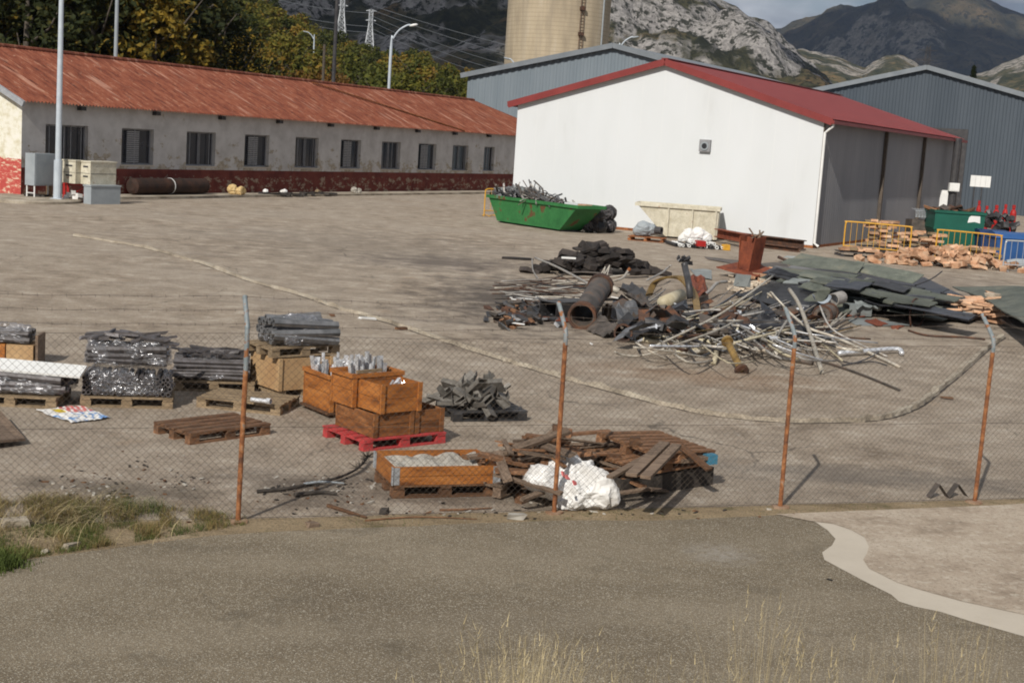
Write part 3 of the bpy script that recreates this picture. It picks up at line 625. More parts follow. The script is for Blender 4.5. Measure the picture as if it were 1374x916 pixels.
wrect(mb, O, X, 0, LEN, -.1, Z0, .38, Y); wrect(mb, O, X, 0, LEN, Z1, EV-.02, .38, Y)
cur = 0
for a, b_ in wx+[(LEN, LEN)]:
    wrect(mb, O, X, cur, a, Z0, Z1, .38, Y); cur = b_
obj('long_wall', mb, M['oldwall'], LB)
mb = MB(); mb.prism([(WID-.4, -.1), (WID, -.1), (WID, EV), (WID-.4, EV)], .4, LEN)       # rear wall
mb.v = [(z, x, y) for (x, y, z) in mb.v]; obj('rear_wall', mb, M['oldwall'], LB)
mb = MB(); hz = WID/2
gp = [(.002, -.1), (WID-.41, -.1), (WID-.41, EV-.12), (hz, RG-.12), (.002, EV-.12)]
mb.prism(gp, -.012, .36); mb.v = [(z, x, y) for (x, y, z) in mb.v]; obj('gable_wall', mb, M['gable'], LB)
mb = MB(); mb.prism([(.4, -.1), (WID-.41, -.1), (WID-.41, EV-.1), (.4, EV-.1)], LEN-.3, LEN); mb.v = [(z, x, y) for (x, y, z) in mb.v]; obj('end_wall', mb, M['oldwall'], LB)
# corrugated roof, hipped at the far end
def corr_roof(side):
    mb = MB(); p = .21; n = int((LEN+.8)/p)*4; OV = .45; HIPX = LEN-5.5
    for i in range(n+1):
        x = -.4+i*p/4; a = .045*math.sin(i*math.pi/2+.4); e = min(1, max(0, (LEN+.4-x)/(LEN+.4-HIPX)))
        ye = -OV; ze = EV-(RG-EV)/hz*OV+.10; yr = -OV+(hz+OV)*e; zr = ze+(RG+.1-ze)*e
        for k in range(9):
            t = k/8; j = .012*noise.noise(Vector((x*.9, k*1.3, side)))
            y = ye+(yr-ye)*t; z = ze+(zr-ze)*t+a+j-(.012 if k % 3 == 2 else 0)
            if side: y = WID-y
            mb.v.append((x, y, z))
    for i in range(n):
        for k in range(8):
            q = i*9+k; mb.f.append((q, q+9, q+10, q+1)); mb.m.append(0)
    return mb
obj('roof', corr_roof(0), M['rustroof'], LB); obj('roof', corr_roof(1), M['rustroof'], LB)
mb = MB(); HX = LEN-5.5
mb.face([(LEN+.4, -.4, EV-.05), (LEN+.4, WID+.4, EV-.05), (HX, hz, RG+.12)]); obj('hip_end', mb, M['rustroof'], LB)
mb = MB(); mb.tube([(-.45, hz, RG+.13), (HX, hz, RG+.13)], .11, 8); obj('ridge_cap', mb, M['rustroof'], LB)
mb = MB(); mb.beam((along(500, LA, LT), hz*.92, RG+.06), (along(612, LA, LT)+.2, -.42, EV-.02), .16, .05); obj('roof_strip', mb, M['rust'], LB)
mb = MB(); mb.beam((-.42, -.5, EV-.22), (-.42, hz, RG-.03), .12, .24); mb.beam((-.42, WID+.5, EV-.22), (-.42, hz, RG-.03), .12, .24); obj('barge_board', mb, M['shutter'], LB)
for k in range(11):
    x = 3.3+k*5.1; mb = MB(); mb.bb(x, -.24, EV-.34, x+.34, -.005, EV-.16); obj('roof_bracket', mb, M['steeldark'], LB)
for k, (a, b_) in enumerate(wx):
    fr = obj('window', (lambda q: [q.bb(a+.003, .20, Z0+.003, b_-.003, .26, Z0+.07), q.bb(a+.003, .20, Z1-.07, b_-.003, .26, Z1-.003), q.bb(a+.003, .20, Z0+.07, a+.07, .26, Z1-.07), q.bb(b_-.07, .20, Z0+.07, b_-.003, .26, Z1-.07), q.bb((a+b_)/2-.035, .19, Z0+.07, (a+b_)/2+.035, .25, Z1-.07)] and q)(MB()), M['frame'], LB)
    g = MB(); g.bb(a+.06, .225, Z0+.06, (a+b_)/2-.03, .235, Z1-.06); g.bb((a+b_)/2+.03, .225, Z0+.06, b_-.06, .235, Z1-.06); obj('pane', g, M['glass'], fr)
    g = MB(); g.bb(a-.06, -.05, Z0-.07, b_+.06, .17, Z0-.002); obj('sill', g, M['newconc'], fr)
    if k in (1, 3, 5, 7):
        g = MB(); c0 = a+.22*(b_-a); c1 = a+.60*(b_-a)
        for j in range(15): g.box(((c0+c1)/2, .13, Z0+.14+j*.10), (c1-c0, .02, .075), wob(.5, 0, 0))
        obj('louvre', g, M['shutter'], fr)
    else:
        g = MB(); nb = 3 if k % 3 else 4
        for j in range(nb): x = a+(j+.5)*(b_-a)/nb; g.bb(x-.016, .10, Z0+.01, x+.016, .13, Z1-.01)
        obj('bars', g, M['frame'], fr)
# concrete footway along its foot
mb = MB(); q = [LA+LT*x_-LN*y_ for x_, y_ in ((-8, 0), (-8, 1.7), (LEN, 1.5), (LEN, 0))]
mb.prism([(p.x, p.y) for p in q], -.02, .11); struct('pavement', mb, M['kerbc'])

# ---- white shed with red roof
RC = G(1090, 333); d_ = G(831, 308)-RC; sang = math.atan2(-d_.y, -d_.x)                       # along the gable, left to right
ST = Vector((math.cos(sang), math.sin(sang), 0)); SN = Vector((-ST.y, ST.x, 0))               # SN: into depth
SW = next(q for q in [14+.05*i for i in range(60)] if PX(RC-ST*q) < 685.5); SL = along(1287, RC, SN, 5.3)-.5; SEV = 5.62; SAP = 7.78
SO = RC-ST*SW
print('SHED', RC, math.degrees(sang), 'left px', PX(SO), 'LB ang', math.degrees(lang))
SH = thing('white_shed', 'large white panelled shed with red gabled roof', 'building', SO, sang)
def zroof(x): return SEV+(SAP-SEV)*(1-abs(x-SW/2)/(SW/2))
mb = MB(); mb.prism([(0, .12), (SW, .12), (SW, SEV), (SW/2, SAP), (0, SEV)], .0, .12); mb.v = [(x, z, y) for (x, y, z) in mb.v]
obj('gable_wall', mb, M['white'], SH)
mb = MB()
for k in range(1, 14): x = SW*k/14; mb.bb(x-.003, -.003, .14, x+.003, .0, zroof(x)-.25)
obj('panel_joints', mb, M['sign'], SH)
mb = MB(); mb.bb(-.02, -.03, -.02, SW+.02, .12, .117); mb.bb(SW-.12, .13, -.02, SW+.02, SL, .117); obj('plinth', mb, M['rust'], SH)
# right side wall in profiled sheet
def ribbed(x0, x1, zf, pitch=.25, dep=.035):
    """profiled sheet in the x-z plane facing -y; zf(x) is the top"""
    mb = MB(); x = x0; pts = []
    while x < x1-1e-6:
        for a, dy in ((0, 0), (.40, 0), (.5, -dep), (.85, -dep), (.95, 0)): pts.append((min(x1, x+a*pitch), dy))
        x += pitch
    pts.append((x1, 0))
    for (xa, ya), (xb, yb) in zip(pts, pts[1:]):
        if xb-xa < 1e-6: continue
        mb.face([(xa, ya, 0), (xb, yb, 0), (xb, yb, zf(xb)), (xa, ya, zf(xa))])
    return mb
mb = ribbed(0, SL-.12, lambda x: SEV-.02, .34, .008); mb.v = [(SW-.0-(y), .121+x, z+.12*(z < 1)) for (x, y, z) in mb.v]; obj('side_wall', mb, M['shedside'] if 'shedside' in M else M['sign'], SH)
mb = ribbed(0, SL-.12, lambda x: SEV-.02, .34, .008); mb.v = [(y, .121+x, z) for (x, y, z) in mb.v]; obj('side_wall', mb, M['sign'], SH)
mb = MB(); mb.prism([(0.01, .12), (SW-.01, .12), (SW-.01, SEV), (SW/2, SAP), (0.01, SEV)], SL-.02, SL+.05); mb.v = [(x, z, y) for (x, y, z) in mb.v]; obj('rear_gable', mb, M['sign'], SH)
OVE = .42
for sgn in (-1, 1):
    mb = MB(); n = int((SL+.5)/.3)*4; sl_ = (SAP-SEV)/(SW/2)
    for i in range(n+1):
        y = -.22+i*.075; a = .018 if (i % 4) in (1, 2) else -.006
        for t in (0, 1):
            x = SW/2+sgn*(SW/2+OVE)*t; z = SAP+.10-sl_*(SW/2+OVE)*t+a; mb.v.append((x, y, z))
    for i in range(n): mb.f.append((i*2, i*2+2, i*2+3, i*2+1)); mb.m.append(0)
    obj('roof', mb, M['redroof'], SH)
    mb = MB(); a = (SW/2, -.25, SAP-.02); b_ = (SW/2+sgn*(SW/2+OVE), -.25, SEV-sl_*OVE-.02); mb.beam(a, b_, .05, .30); obj('verge_trim', mb, M['redroof'], SH)
    mb = MB(); x = SW/2+sgn*(SW/2+OVE); mb.bb(x-.02, -.27, SEV-sl_*OVE-.10, x+.10, SL+.3, SEV-sl_*OVE+.05); obj('gutter', mb, M['redroof'], SH)
mb = MB(); mb.beam((SW/2, -.28, SAP+.135), (SW/2, SL+.3, SAP+.135), .34, .04); obj('ridge_cap', mb, M['redroof'], SH)
# downpipes / posts on the right side wall
def dpipe(y, mt, r=.055):
    mb = MB(); mb.tube([(SW+OVE, y, SEV-.18), (SW+OVE, y, SEV-.32), (SW+.09, y, SEV-.62), (SW+.09, y, .22), (SW+.28, y, .1)], r, 8); obj('downpipe', mb, mt, SH)
print('SW', SW)
dpipe(-.07, M['sign'], .06)
for px in (1180, 1232, 1280):
    y = along(px, RC, SN, 2.5); mb = MB(); mb.bb(SW+.022, y-.09, 0, SW+.18, y+.09, SEV-.2); obj('wall_post', mb, M['brownpost'], SH)
mb = MB(); mb.bb(SW+.001, -.02, .1, SW+.05, .10, SEV-.05); obj('corner_trim', mb, M['brownpost'], SH)
# fan box on the gable
fx = along(947, SO, ST, 4.1); fz = 4.13
FB = obj('wall_fan', (lambda q: q.bb(fx-.26, -.16, fz-.27, fx+.26, -.006, fz+.27) and q)(MB()), M['frame'], SH)
mb = MB(); mb.pipe((fx, -.20, fz-.02), (fx, -.163, fz-.02), .19, .13, 16); obj('fan_ring', mb, M['grey'], FB)
mb = MB(); mb.lathe([(0, 0), (.128, 0), (.128, .01), (0, .01)], 16); mb.v = [(fx+x, -.168-z, fz-.02+y) for x, y, z in mb.v]; obj('fan_opening', mb, M['black'], FB)

# ---- steel sheds behind
def steel_shed(label, left, half, eave, apex, length, mt, rotz, pitch=.5, right_half=None):
    T = thing('steel_shed', label, 'building', left, rotz); W = half*2
    zf = lambda x: eave+(apex-eave)*(1-abs(x-half)/half)
    obj('gable_wall', ribbed(0, W, zf, pitch, .06), mt, T)
    for x0 in (0, W):
        mb = ribbed(0, length, lambda x: eave, pitch, .06); mb.v = [(x0+(y if x0 == 0 else -y), .06+x, z) for x, y, z in mb.v]; obj('side_wall', mb, mt, T)
    for s in (-1, 1):
        mb = MB(); mb.beam((half, length/2, apex+.12), (half+s*(half+.5), length/2, eave-(apex-eave)/half*.5+.12), length+.8, .12, up=(0, 0, 1)); obj('roof', mb, M['clroof'], T)
        mb = MB(); mb.beam((half, -.42, apex+.02), (half+s*(half+.5), -.42, eave-(apex-eave)/half*.5+.02), .08, .42); obj('verge_trim', mb, M['clroof'], T)
    return T, W
lc = D(628, 101, 125); ap = 11.9
steel_shed('light blue-grey profiled steel shed behind the white shed, in front of the silo', Vector((lc.x, lc.y, 0)), 13.8, lc.z, ap, 30, M['bluecl'], sang, .62)
pc = D(1245, 91, 132); HW = 23.0
rl = Vector((pc.x, pc.y, 0))-ST*HW
RT, RW = steel_shed('dark blue-grey profiled steel shed with low gable on the right', rl, HW, pc.z-5.6, pc.z, 40, M['darkcl'], sang, .62)
ddx = along(1266, rl, ST, 5); ddz = D(1285, 172, rl.y+14).z
mb = MB(); mb.bb(ddx-6, -.14, 0, along(1296, rl, ST, 5), -.07, D(1296, 174, (rl+ST*ddx).y).z); obj('dark_door_slab', mb, M['steeldark'], RT)  # flat dark slab laid over the cladding, no hole behind it

# ---- silo
sc = D(747, 60, 205); sr = 67.5/FPX*205
SI = thing('concrete_silo', 'tall round tan concrete silo rising behind the steel shed', 'silo', (sc.x, sc.y, 0))
mb = MB(); mb.lathe([(sr, 0), (sr*1.0, 14), (sr*1.0, 26), (sr*1.01, 40), (0, 40.2)], 72); obj('shell', mb, M['silo'], SI, smooth=True)
mb = MB(); an = R_(-66); 
px_ = (sr*math.cos(an), sr*math.sin(an)); q = Vector((math.cos(an), math.sin(an), 0)); u = Vector((-q.y, q.x, 0))
for s in (-.25, .25): mb.beam(q*(sr+.3)+u*s+Vector((0, 0, 2)), q*(sr+.3)+u*s+Vector((0, 0, 39)), .08, .08)
for k in range(90): z = 2.2+k*.41; mb.beam(q*(sr+.3)+u*-.25+Vector((0, 0, z)), q*(sr+.3)+u*.25+Vector((0, 0, z)), .05, .05)
obj('ladder', mb, M['darkrust'], SI)
for k in range(9):
    z = 5+k*3.4; mb = MB(); mb.box(q*(sr+.35)+Vector((0, 0, z)), (.5, .7, .45), Matrix.Rotation(an, 3, 'Z')); obj('ladder_bracket', mb, M['darkrust'], SI)
mb = MB(); mb.tube([Vector((sr*math.cos(R_(-35)), sr*math.sin(R_(-35)), 0))*1.02, Vector((sr*math.cos(R_(-35)), sr*math.sin(R_(-35)), 0))*1.02+Vector((0, 0, 39))], .12, 6); obj('pipe', mb, M['grey'], SI)

# ================================================================ POLES, LAMPS, PYLONS, CABLES
bp = G(77, 271); LI = D(50, 271, 59.9); LI.z = 0
mb = MB(); mb.lathe([(1.0, 0), (1.0, .09), (.97, .13), (0, .14)], 40); 
mb.v = [(x*2.1, y*2.6, z) for x, y, z in mb.v]; solo('traffic_island', mb, M['kerbc'], 'round concrete island around the foot of the tall lamp post', 'kerb island', (LI.x-.25, LI.y-.3, 0))
PO = thing('lamp_post', 'tall pale steel lamp post standing on round concrete island before the building', 'lamp post', bp)
mb = MB(); mb.tube([(0, 0, .135), (0, 0, 1.75)], .175, 14); mb.tube([(0, 0, 1.75), (0, 0, 4), (0, 0, 12.5)], [.125, .12, .075], 14); obj('pole', mb, M['lampgrey'], PO, smooth=False)
mb = MB(); mb.bb(-.24, -.24, .10, .24, .24, .16); obj('base_plate', mb, M['lampgrey'], PO)
mb = MB(); mb.tube([(0, 0, 12.4), (.3, 0, 13), (1.6, 0, 13.3)], .04, 8); obj('arm', mb, M['lampgrey'], PO)
mb = MB(); mb.box((1.95, 0, 13.32), (.8, .3, .14)); obj('lamp_head', mb, M['grey'], PO)
def pole(px, pyt, pyb, Y, r, mt, name, label, cat, extra=0):
    t = D(px, max(pyt, 0), Y); b_ = D(pyb[0], pyb[1], Y); mb = MB(); top = t.z+extra
    mb.tube([(0, 0, 0), (0, 0, top)], [r, r*.75], 10)
    return solo(name, mb, mt, label, cat, (b_.x, Y, 0)), top
pole(157, 0, (155, 85), 84, .13, M['grey'], 'utility_pole', 'plain grey steel pole rising behind left end of the rusty roof', 'pole', 3)
pole(456, 0, (447, 115), 112, .17, M['steeldark'], 'utility_pole', 'dark tall pole rising behind middle of the rusty roof', 'pole', 4)
pole(437, 60, (433, 115), 116, .14, M['bark'], 'wooden_pole', 'short thin wooden pole just left of the dark tall pole', 'pole')
def lamp(px, py, pxb, Y, rad, label, arm=1.6, dirx=1, low=False):
    """street lamp whose head is seen at (px, py)"""
    t = D(px, py, Y); T = thing('street_lamp', label, 'street lamp', (t.x-dirx*arm, Y, 0)); h = t.z
    pts = [(0, 0, 0), (0, 0, h-2.0), (.10*dirx*arm, 0, h-1.2), (.38*dirx*arm, 0, h-.5), (.8*dirx*arm, 0, h-.05), (dirx*arm, 0, h)]
    mb = MB(); mb.tube(smoothline([Vector(p) for p in pts], 5), [.13]*6+[.075]*20, 10); obj('pole', mb, M['lampgrey'], T, smooth=True)
    mb = MB(); mb.lathe([(0, -.10), (.12, -.08), (.18, 0), (.12, .1), (0, .13)], 12); mb.v = [(x*2.2, y, z) for x, y, z in mb.v]
    obj('lamp_head', mb, M['grey'] if arm < 1.55 else M['sign'], T, loc=(dirx*(arm+.25), 0, h), rot=(0, -.25*dirx, 0), smooth=True)
    return T
T = lamp(551, 34, 527, 122, .1, 'curved steel street lamp rising behind far end of the rusty roof', 1.55)
mb = MB(); mb.box((-.5, 0, 6.6), (.9, .25, .12)); obj('side_lamp', mb, M['grey'], T)
lamp(411, 43, 0, 262, .1, 'distant street lamp with its head against the autumn hillside', 1.5, -1)
lamp(850, 50, 0, 160, .1, 'street lamp whose head shows above the light steel shed, right of silo', 1.5, 1)
lamp(683, 79, 0, 160, .1, 'street lamp whose head shows beside left edge of the silo', 1.0, -1)
lamp(291, 70, 0, 125, .1, 'street lamp lost in dark trees behind the building', .9, -1)

def pylon(pxb, pyb, pxt, pyt, Y, label):
    b_ = D(pxb, pyb, Y); t = D(pxt, pyt, Y); H = t.z-b_.z; T = thing('pylon', label, 'pylon', (b_.x, Y, b_.z-1), 0, 'lattice pylons on the hill')
    mb = MB(); w0, w1 = H*.12, H*.035
    def wz(k): return w0+(w1-w0)*min(1, k/.7)
    n = 11; r = .16
    for sx, sy in ((-1, -1), (1, -1), (1, 1), (-1, 1)):
        for k in range(n): a, b2 = k/n, (k+1)/n; mb.beam((sx*wz(a), sy*wz(a), a*H), (sx*wz(b2), sy*wz(b2), b2*H), r, r)
    cs = [(-1, -1), (1, -1), (1, 1), (-1, 1)]
    for k in range(n):
        a, b2 = k/n, (k+1)/n
        for i in range(4):
            p, q = cs[i], cs[(i+1) % 4]
            mb.beam((p[0]*wz(a), p[1]*wz(a), a*H), (q[0]*wz(b2), q[1]*wz(b2), b2*H), r*.6, r*.6); mb.beam((q[0]*wz(a), q[1]*wz(a), a*H), (p[0]*wz(b2), p[1]*wz(b2), b2*H), r*.6, r*.6)
            mb.beam((p[0]*wz(a), p[1]*wz(a), a*H), (q[0]*wz(a), q[1]*wz(a), a*H), r*.6, r*.6)
    obj('tower', mb, M['galv'], T)
    for z in (.80, .98):
        m2 = MB(); c = H*.10; m2.beam((-c, 0, z*H), (c, 0, z*H), r, r); m2.beam((-c, 0, z*H), (0, 0, z*H+H*.035), r*.7, r*.7); m2.beam((c, 0, z*H), (0, 0, z*H+H*.035), r*.7, r*.7); obj('cross_arm', m2, M['galv'], T)
    return t
p1 = pylon(457, 64, 461, -12, 420, 'grey lattice pylon beside the dark pole, nearer the left')
p2 = pylon(495, 80, 500, 9, 420, 'grey lattice pylon standing alone right of the dark pole')
def cable(a, b_, sag, r, i):
    mb = MB(); a, b_ = Vector(a), Vector(b_); pts = [a+(b_-a)*(k/14)-Vector((0, 0, sag*4*(k/14)*(1-k/14))) for k in range(15)]
    c0 = pts[0].copy(); mb.tube([p-c0 for p in pts], r, 4); solo('power_cable', mb, M['galv'], 'thin power cable crossing in front of the shaded mountain', 'cable', c0, group='power cables in front of the mountain')
for i, (x0, y0, x1, y1) in enumerate([(320, -14, 500, 18), (320, 2, 497, 36), (500, 14, 760, 92), (500, 22, 700, 92), (500, 30, 690, 100), (498, 38, 680, 108), (330, 12, 497, 44), (500, 8, 790, 84)]):
    cable(D(x0, y0, 400), D(x1, y1, 440), 1.2, .055, i)
cable(D(817, 60, 150), D(1235, 148, 134), 0.4, .03, 9) if False else None

# ================================================================ TREES
def crown_mesh(name, seed, rad, hgt, z0, nleaf, leaf, mt, clumps=11, gap=.25):
    rnd = random.Random(seed); v = []; f = []
    cl = []
    for k in range(clumps):
        t = (k+.5)/clumps; an = k*2.4+rnd.uniform(-.4, .4); rr = rad*(.72*math.sin(math.pi*min(.92, t*.9+.12)))*rnd.uniform(.35, 1.0)
        cl.append((Vector((math.cos(an)*rr, math.sin(an)*rr, z0+hgt*(.10+.80*t))), rad*rnd.uniform(.30, .50)))
    for _ in range(nleaf):
        c, r = rnd.choice(cl); d = Vector((rnd.gauss(0, 1), rnd.gauss(0, 1), rnd.gauss(0, 1))).normalized()*(r*rnd.uniform(.45, 1.08)); d.z *= .8; p = c+d
        if noise.noise(p*(1.6/rad*2)+Vector((seed, 0, 0))) > gap: continue
        a = Vector((rnd.gauss(0, 1), rnd.gauss(0, 1), rnd.gauss(0, .7))).normalized(); b_ = a.cross(Vector((rnd.gauss(0, 1), rnd.gauss(0, 1), rnd.gauss(0, 1)))).normalized()
        s = leaf*rnd.uniform(.6, 1.3); i = len(v)
        v += [tuple(p-a*s), tuple(p+b_*s*.55), tuple(p+a*s), tuple(p-b_*s*.55)]; f.append((i, i+1, i+2, i+3))
    me = bpy.data.meshes.new(name); me.from_pydata(v, [], f); me.materials.append(mt); me.update(); return me
def trunk_mb(rad, hgt, z0, r0, seed):
    rnd = random.Random(seed); mb = MB(); top = z0+hgt*.8; pts = [Vector((0, 0, -.5))]
    for k in range(1, 6): pts.append(Vector((rnd.uniform(-.05, .05)*rad, rnd.uniform(-.05, .05)*rad, top*k/5)))
    mb.tube(pts, [r0*1.25, r0, r0*.85, r0*.65, r0*.45, r0*.2], 8)
    for k in range(8):
        s = pts[2]+(pts[5]-pts[2])*(k/8); an = k*2.4; e = s+Vector((math.cos(an)*rad*.7, math.sin(an)*rad*.7, hgt*.22)); m_ = (s+e)/2+Vector((0, 0, -.05*hgt))
        mb.tube([s, m_, e], [r0*.38, r0*.25, r0*.1], 5)
    return mb
def make_tree(name, label, loc, seed, rad, hgt, z0, nleaf, leaf, mt, r0, group=None, clumps=11):
    T = thing(name, label, 'tree', loc, 0, group)
    obj('trunk', trunk_mb(rad, hgt, z0, r0, seed), M['bark'], T, smooth=True)
    obj('crown', crown_mesh('crown', seed, rad, hgt, z0, nleaf, leaf, mt, clumps), mt, T) if False else None
    o = bpy.data.objects.new('crown', crown_mesh('crown', seed, rad, hgt, z0, nleaf, leaf, mt, clumps)); COL.objects.link(o); o.parent = T
    return T
GB = 'big dark trees close behind the long building'
LBG = 'large dark green tree in the dense row behind left half of rusty roof'
pn = [make_tree('broadleaf_tree', LBG, (0, 0, 0), 20+i, 5.2, 13+i, 1.0, 6500, .26, M['leafnear'], .32, GB, 15) for i in range(3)]
rnd = random.Random(5); used = [0, 0, 0]
def place(proto, idx, loc, sc, rz, label=None, group=None):
    if not used_flags.get(id(proto)):
        used_flags[id(proto)] = 1; proto.location = loc; proto.scale = (sc,)*3; proto.rotation_euler = (0, 0, rz)
        if label: proto['label'] = label
        if group: proto['group'] = group
        return proto
    return dup(proto, loc, rz, label, group, sc)
used_flags = {}
spots = []
for i, (px, Y, sc) in enumerate([(-60, 92, 1.1), (-5, 96, 1.15), (38, 90, 1.0), (80, 99, 1.25), (122, 93, 1.05), (165, 100, 1.2), (205, 95, 1.0), (250, 103, 1.0), (292, 108, .85),
                                  (-30, 112, 1.4), (30, 116, 1.5), (95, 118, 1.45), (150, 118, 1.45), (210, 120, 1.35), (262, 124, 1.15), (318, 122, .85), (-90, 104, 1.3), (60, 132, 1.7), (180, 134, 1.7), (250, 140, 1.35), (120, 140, 1.8)]):
    p = D(px, 100, Y); place(pn[i % 3], i, (p.x, Y, -.3), sc, rnd.uniform(0, 6))
# hillside wood: separate smaller trees, larger ones along the foot
GH = 'autumn trees on the wooded hillside'; LH = 'small yellow-green autumn tree among many covering the hillside left of the mountain'
ph = [make_tree('hillside_tree', LH, (0, 0, 0), 50+i, 3.3, 6.5, .6, 1500, .30, M['leafhill'], .15, GH, 9) for i in range(4)]
rnd = random.Random(11); k = 0
for r_ in range(13):
    t = .08+.94*(r_/12); Y = 150+230*t
    npx = int(19+1*r_*.9)
    for i in range(npx):
        px = 215+(640-215)*(i+.5*(r_ % 2)+rnd.uniform(-.35, .35))/npx
        if r_ == 12 and px < 300: continue
        h = hill_at(px, t+rnd.uniform(-.02, .02)); place(ph[k % 4], k, (h.x, h.y, h.z-.4), rnd.uniform(.75, 1.35), rnd.uniform(0, 6)); k += 1
GR = 'brown-orange trees along the foot of the hill'; LR = 'brown-orange tree in the row directly behind middle of rusty roof'
pr = [make_tree('autumn_tree', LR, (0, 0, 0), 70+i, 3.4, 7.5, .6, 4200, .22, M['leafrust'], .16, GR, 12) for i in range(3)]
for i in range(30):
    px = 318+(628-318)*(i+rnd.uniform(-.3, .3))/29; Y = 122+rnd.uniform(0, 22)+(i % 2)*8; p = D(px, 110, Y)
    sc = (1.0 if px < 470 else .92 if px < 560 else .72)*rnd.uniform(.82, 1.12)
    place(pr[i % 3], i, (p.x, Y, -.2), sc, rnd.uniform(0, 6))
# lone dark conifer beside the right shed
c0 = D(1306, 100, 190); T = thing('conifer', 'small dark conifer tip showing above the right slope of the dark shed roof', 'tree', (c0.x, 190, 0))
obj('trunk', MB().tube([(0, 0, 0), (0, 0, D(1306, 90, 190).z)], [.3, .05], 6), M['bark'], T)
hz_ = D(1306, 88, 190).z; v = []; f = []
for _ in range(2600):
    t = rnd.random()**.7; z = hz_*(.2+.8*t); r = (1-t)*2.6*rnd.random()**.5+.1; an = rnd.uniform(0, 6.28); p = Vector((r*math.cos(an), r*math.sin(an), z-r*.3)); a = Vector((math.cos(an), math.sin(an), -.5))*.3; b_ = Vector((-math.sin(an), math.cos(an), 0))*.1; i = len(v)
    v += [tuple(p-a), tuple(p+b_), tuple(p+a), tuple(p-b_)]; f.append((i, i+1, i+2, i+3))
me = bpy.data.meshes.new('crown'); me.from_pydata(v, [], f); me.materials.append(M['leafnear']); o = bpy.data.objects.new('crown', me); COL.objects.link(o); o.parent = T

# ================================================================ FENCE
post_px = [((320, 702), 1.93), ((745, 690), 1.95), ((1049, 682), 1.95), ((1303, 672), 1.94)]
FE = thing('chain_link_fence', 'rusty chain link fence with bent posts running across the foreground', 'fence', (fa.x, fa.y, 0), math.atan2(fd.y, fd.x))
def FL(s, z, out=0): return (s, out, z)          # fence local frame: +x along, +y away from the camera
ps = [(G(*p)-fa).dot(fd) for p, _ in post_px]
lean = [(.02, 0), (-.01, 0), (.0, .01), (.015, 0)]
for k, (s, (p, h)) in enumerate(zip(ps, post_px)):
    lx, ly = lean[k]; mb = MB(); h0 = h-(.42 if k == 0 else .14)
    mb.tube([(s, 0, -.1), (s+lx*.5, ly, h0*.5), (s+lx, ly*2, h0)], .025, 10); P_ = obj('post', mb, M['postrust'], FE, smooth=False)
    mb = MB(); mb.tube(smoothline([Vector((s+lx, ly*2, h0)), Vector((s+lx, ly*2, h-.05)), Vector((s+lx*1.1, ly*2+.05, h+.05)), Vector((s+lx*1.2, ly*2+.27, h+.27))], 3), .024, 10); obj('bent_arm', mb, M['postblue'], P_)
    mb = MB(); n = 9; pts = [(s+.11*math.cos(2*math.pi*j/n)*random.uniform(.7, 1.2), .10*math.sin(2*math.pi*j/n)*random.uniform(.7, 1.2)) for j in range(n)]
    mb.prism(pts, -.02, .022); obj('footing', mb, M['dirtyfoot'], P_)
sA, sB = -3.6, ps[-1]+2.6; TOPZ = 1.87
def wirez(s, z):
    # sag between posts
    nearest = min(abs(s-q) for q in ps); return z-.018*min(1.5, nearest)*(z/TOPZ)
mb = MB(); pitch = .074; rw = .00125; Hm = TOPZ-.02; n = int((sB-sA+Hm)/pitch)
def wire(mb, pts, r):
    pts = [Vector(p) for p in pts]; i0 = len(mb.v)
    for p in pts:
        for dx, dz in ((-r, -r*.6), (r, -r*.6), (0, r)): mb.v.append((p.x+dx, p.y+(r if dz > 0 else -r*.3), p.z+dz))
    for k in range(len(pts)-1):
        for j in range(3): a = i0+k*3; mb.f.append((a+j, a+(j+1) % 3, a+3+(j+1) % 3, a+3+j)); mb.m.append(0)
def bulge(s, z): return .035*noise.noise(Vector((s*.55, z*.8, 2)))*math.sin(math.pi*min(1, max(0, z/TOPZ)))
for k in range(n+1):
    for sg in (1, -1):
        s_start = sA-Hm+k*pitch if sg == 1 else sA+k*pitch; pts = []
        for q in range(7):
            z = .02+Hm*q/6; s = s_start+sg*(z-.02)
            if sA <= s <= sB: pts.append((s, bulge(s, z)+.031, wirez(s, z)))
        if len(pts) > 1: wire(mb, pts, rw)
obj('wire_mesh', mb, M['wire'], FE)
for z in (.03, .95, TOPZ):
    mb = MB(); m_ = 60; wire(mb, [(sA+(sB-sA)*q/m_, .034+bulge(sA+(sB-sA)*q/m_, z), wirez(sA+(sB-sA)*q/m_, z)) for q in range(m_+1)], .0024); obj('line_wire', mb, M['wire'], FE)
for j, (z, o_) in enumerate(((1.96, .03), (2.08, .14), (2.20, .26))):
    mb = MB(); m_ = 90; wire(mb, [(sA+(sB-sA)*q/m_, o_, wirez(sA+(sB-sA)*q/m_, z)+.006*math.sin(q*.9+j)) for q in range(m_+1)], .0022)
    for q in range(int((sB-sA)/.13)):
        s = sA+q*.13; z_ = wirez(s, z); wire(mb, [(s, o_-.004, z_-.014), (s+.004, o_, z_), (s-.003, o_+.004, z_+.014)], .0018)
    obj('barbed_wire', mb, M['wire'], FE)

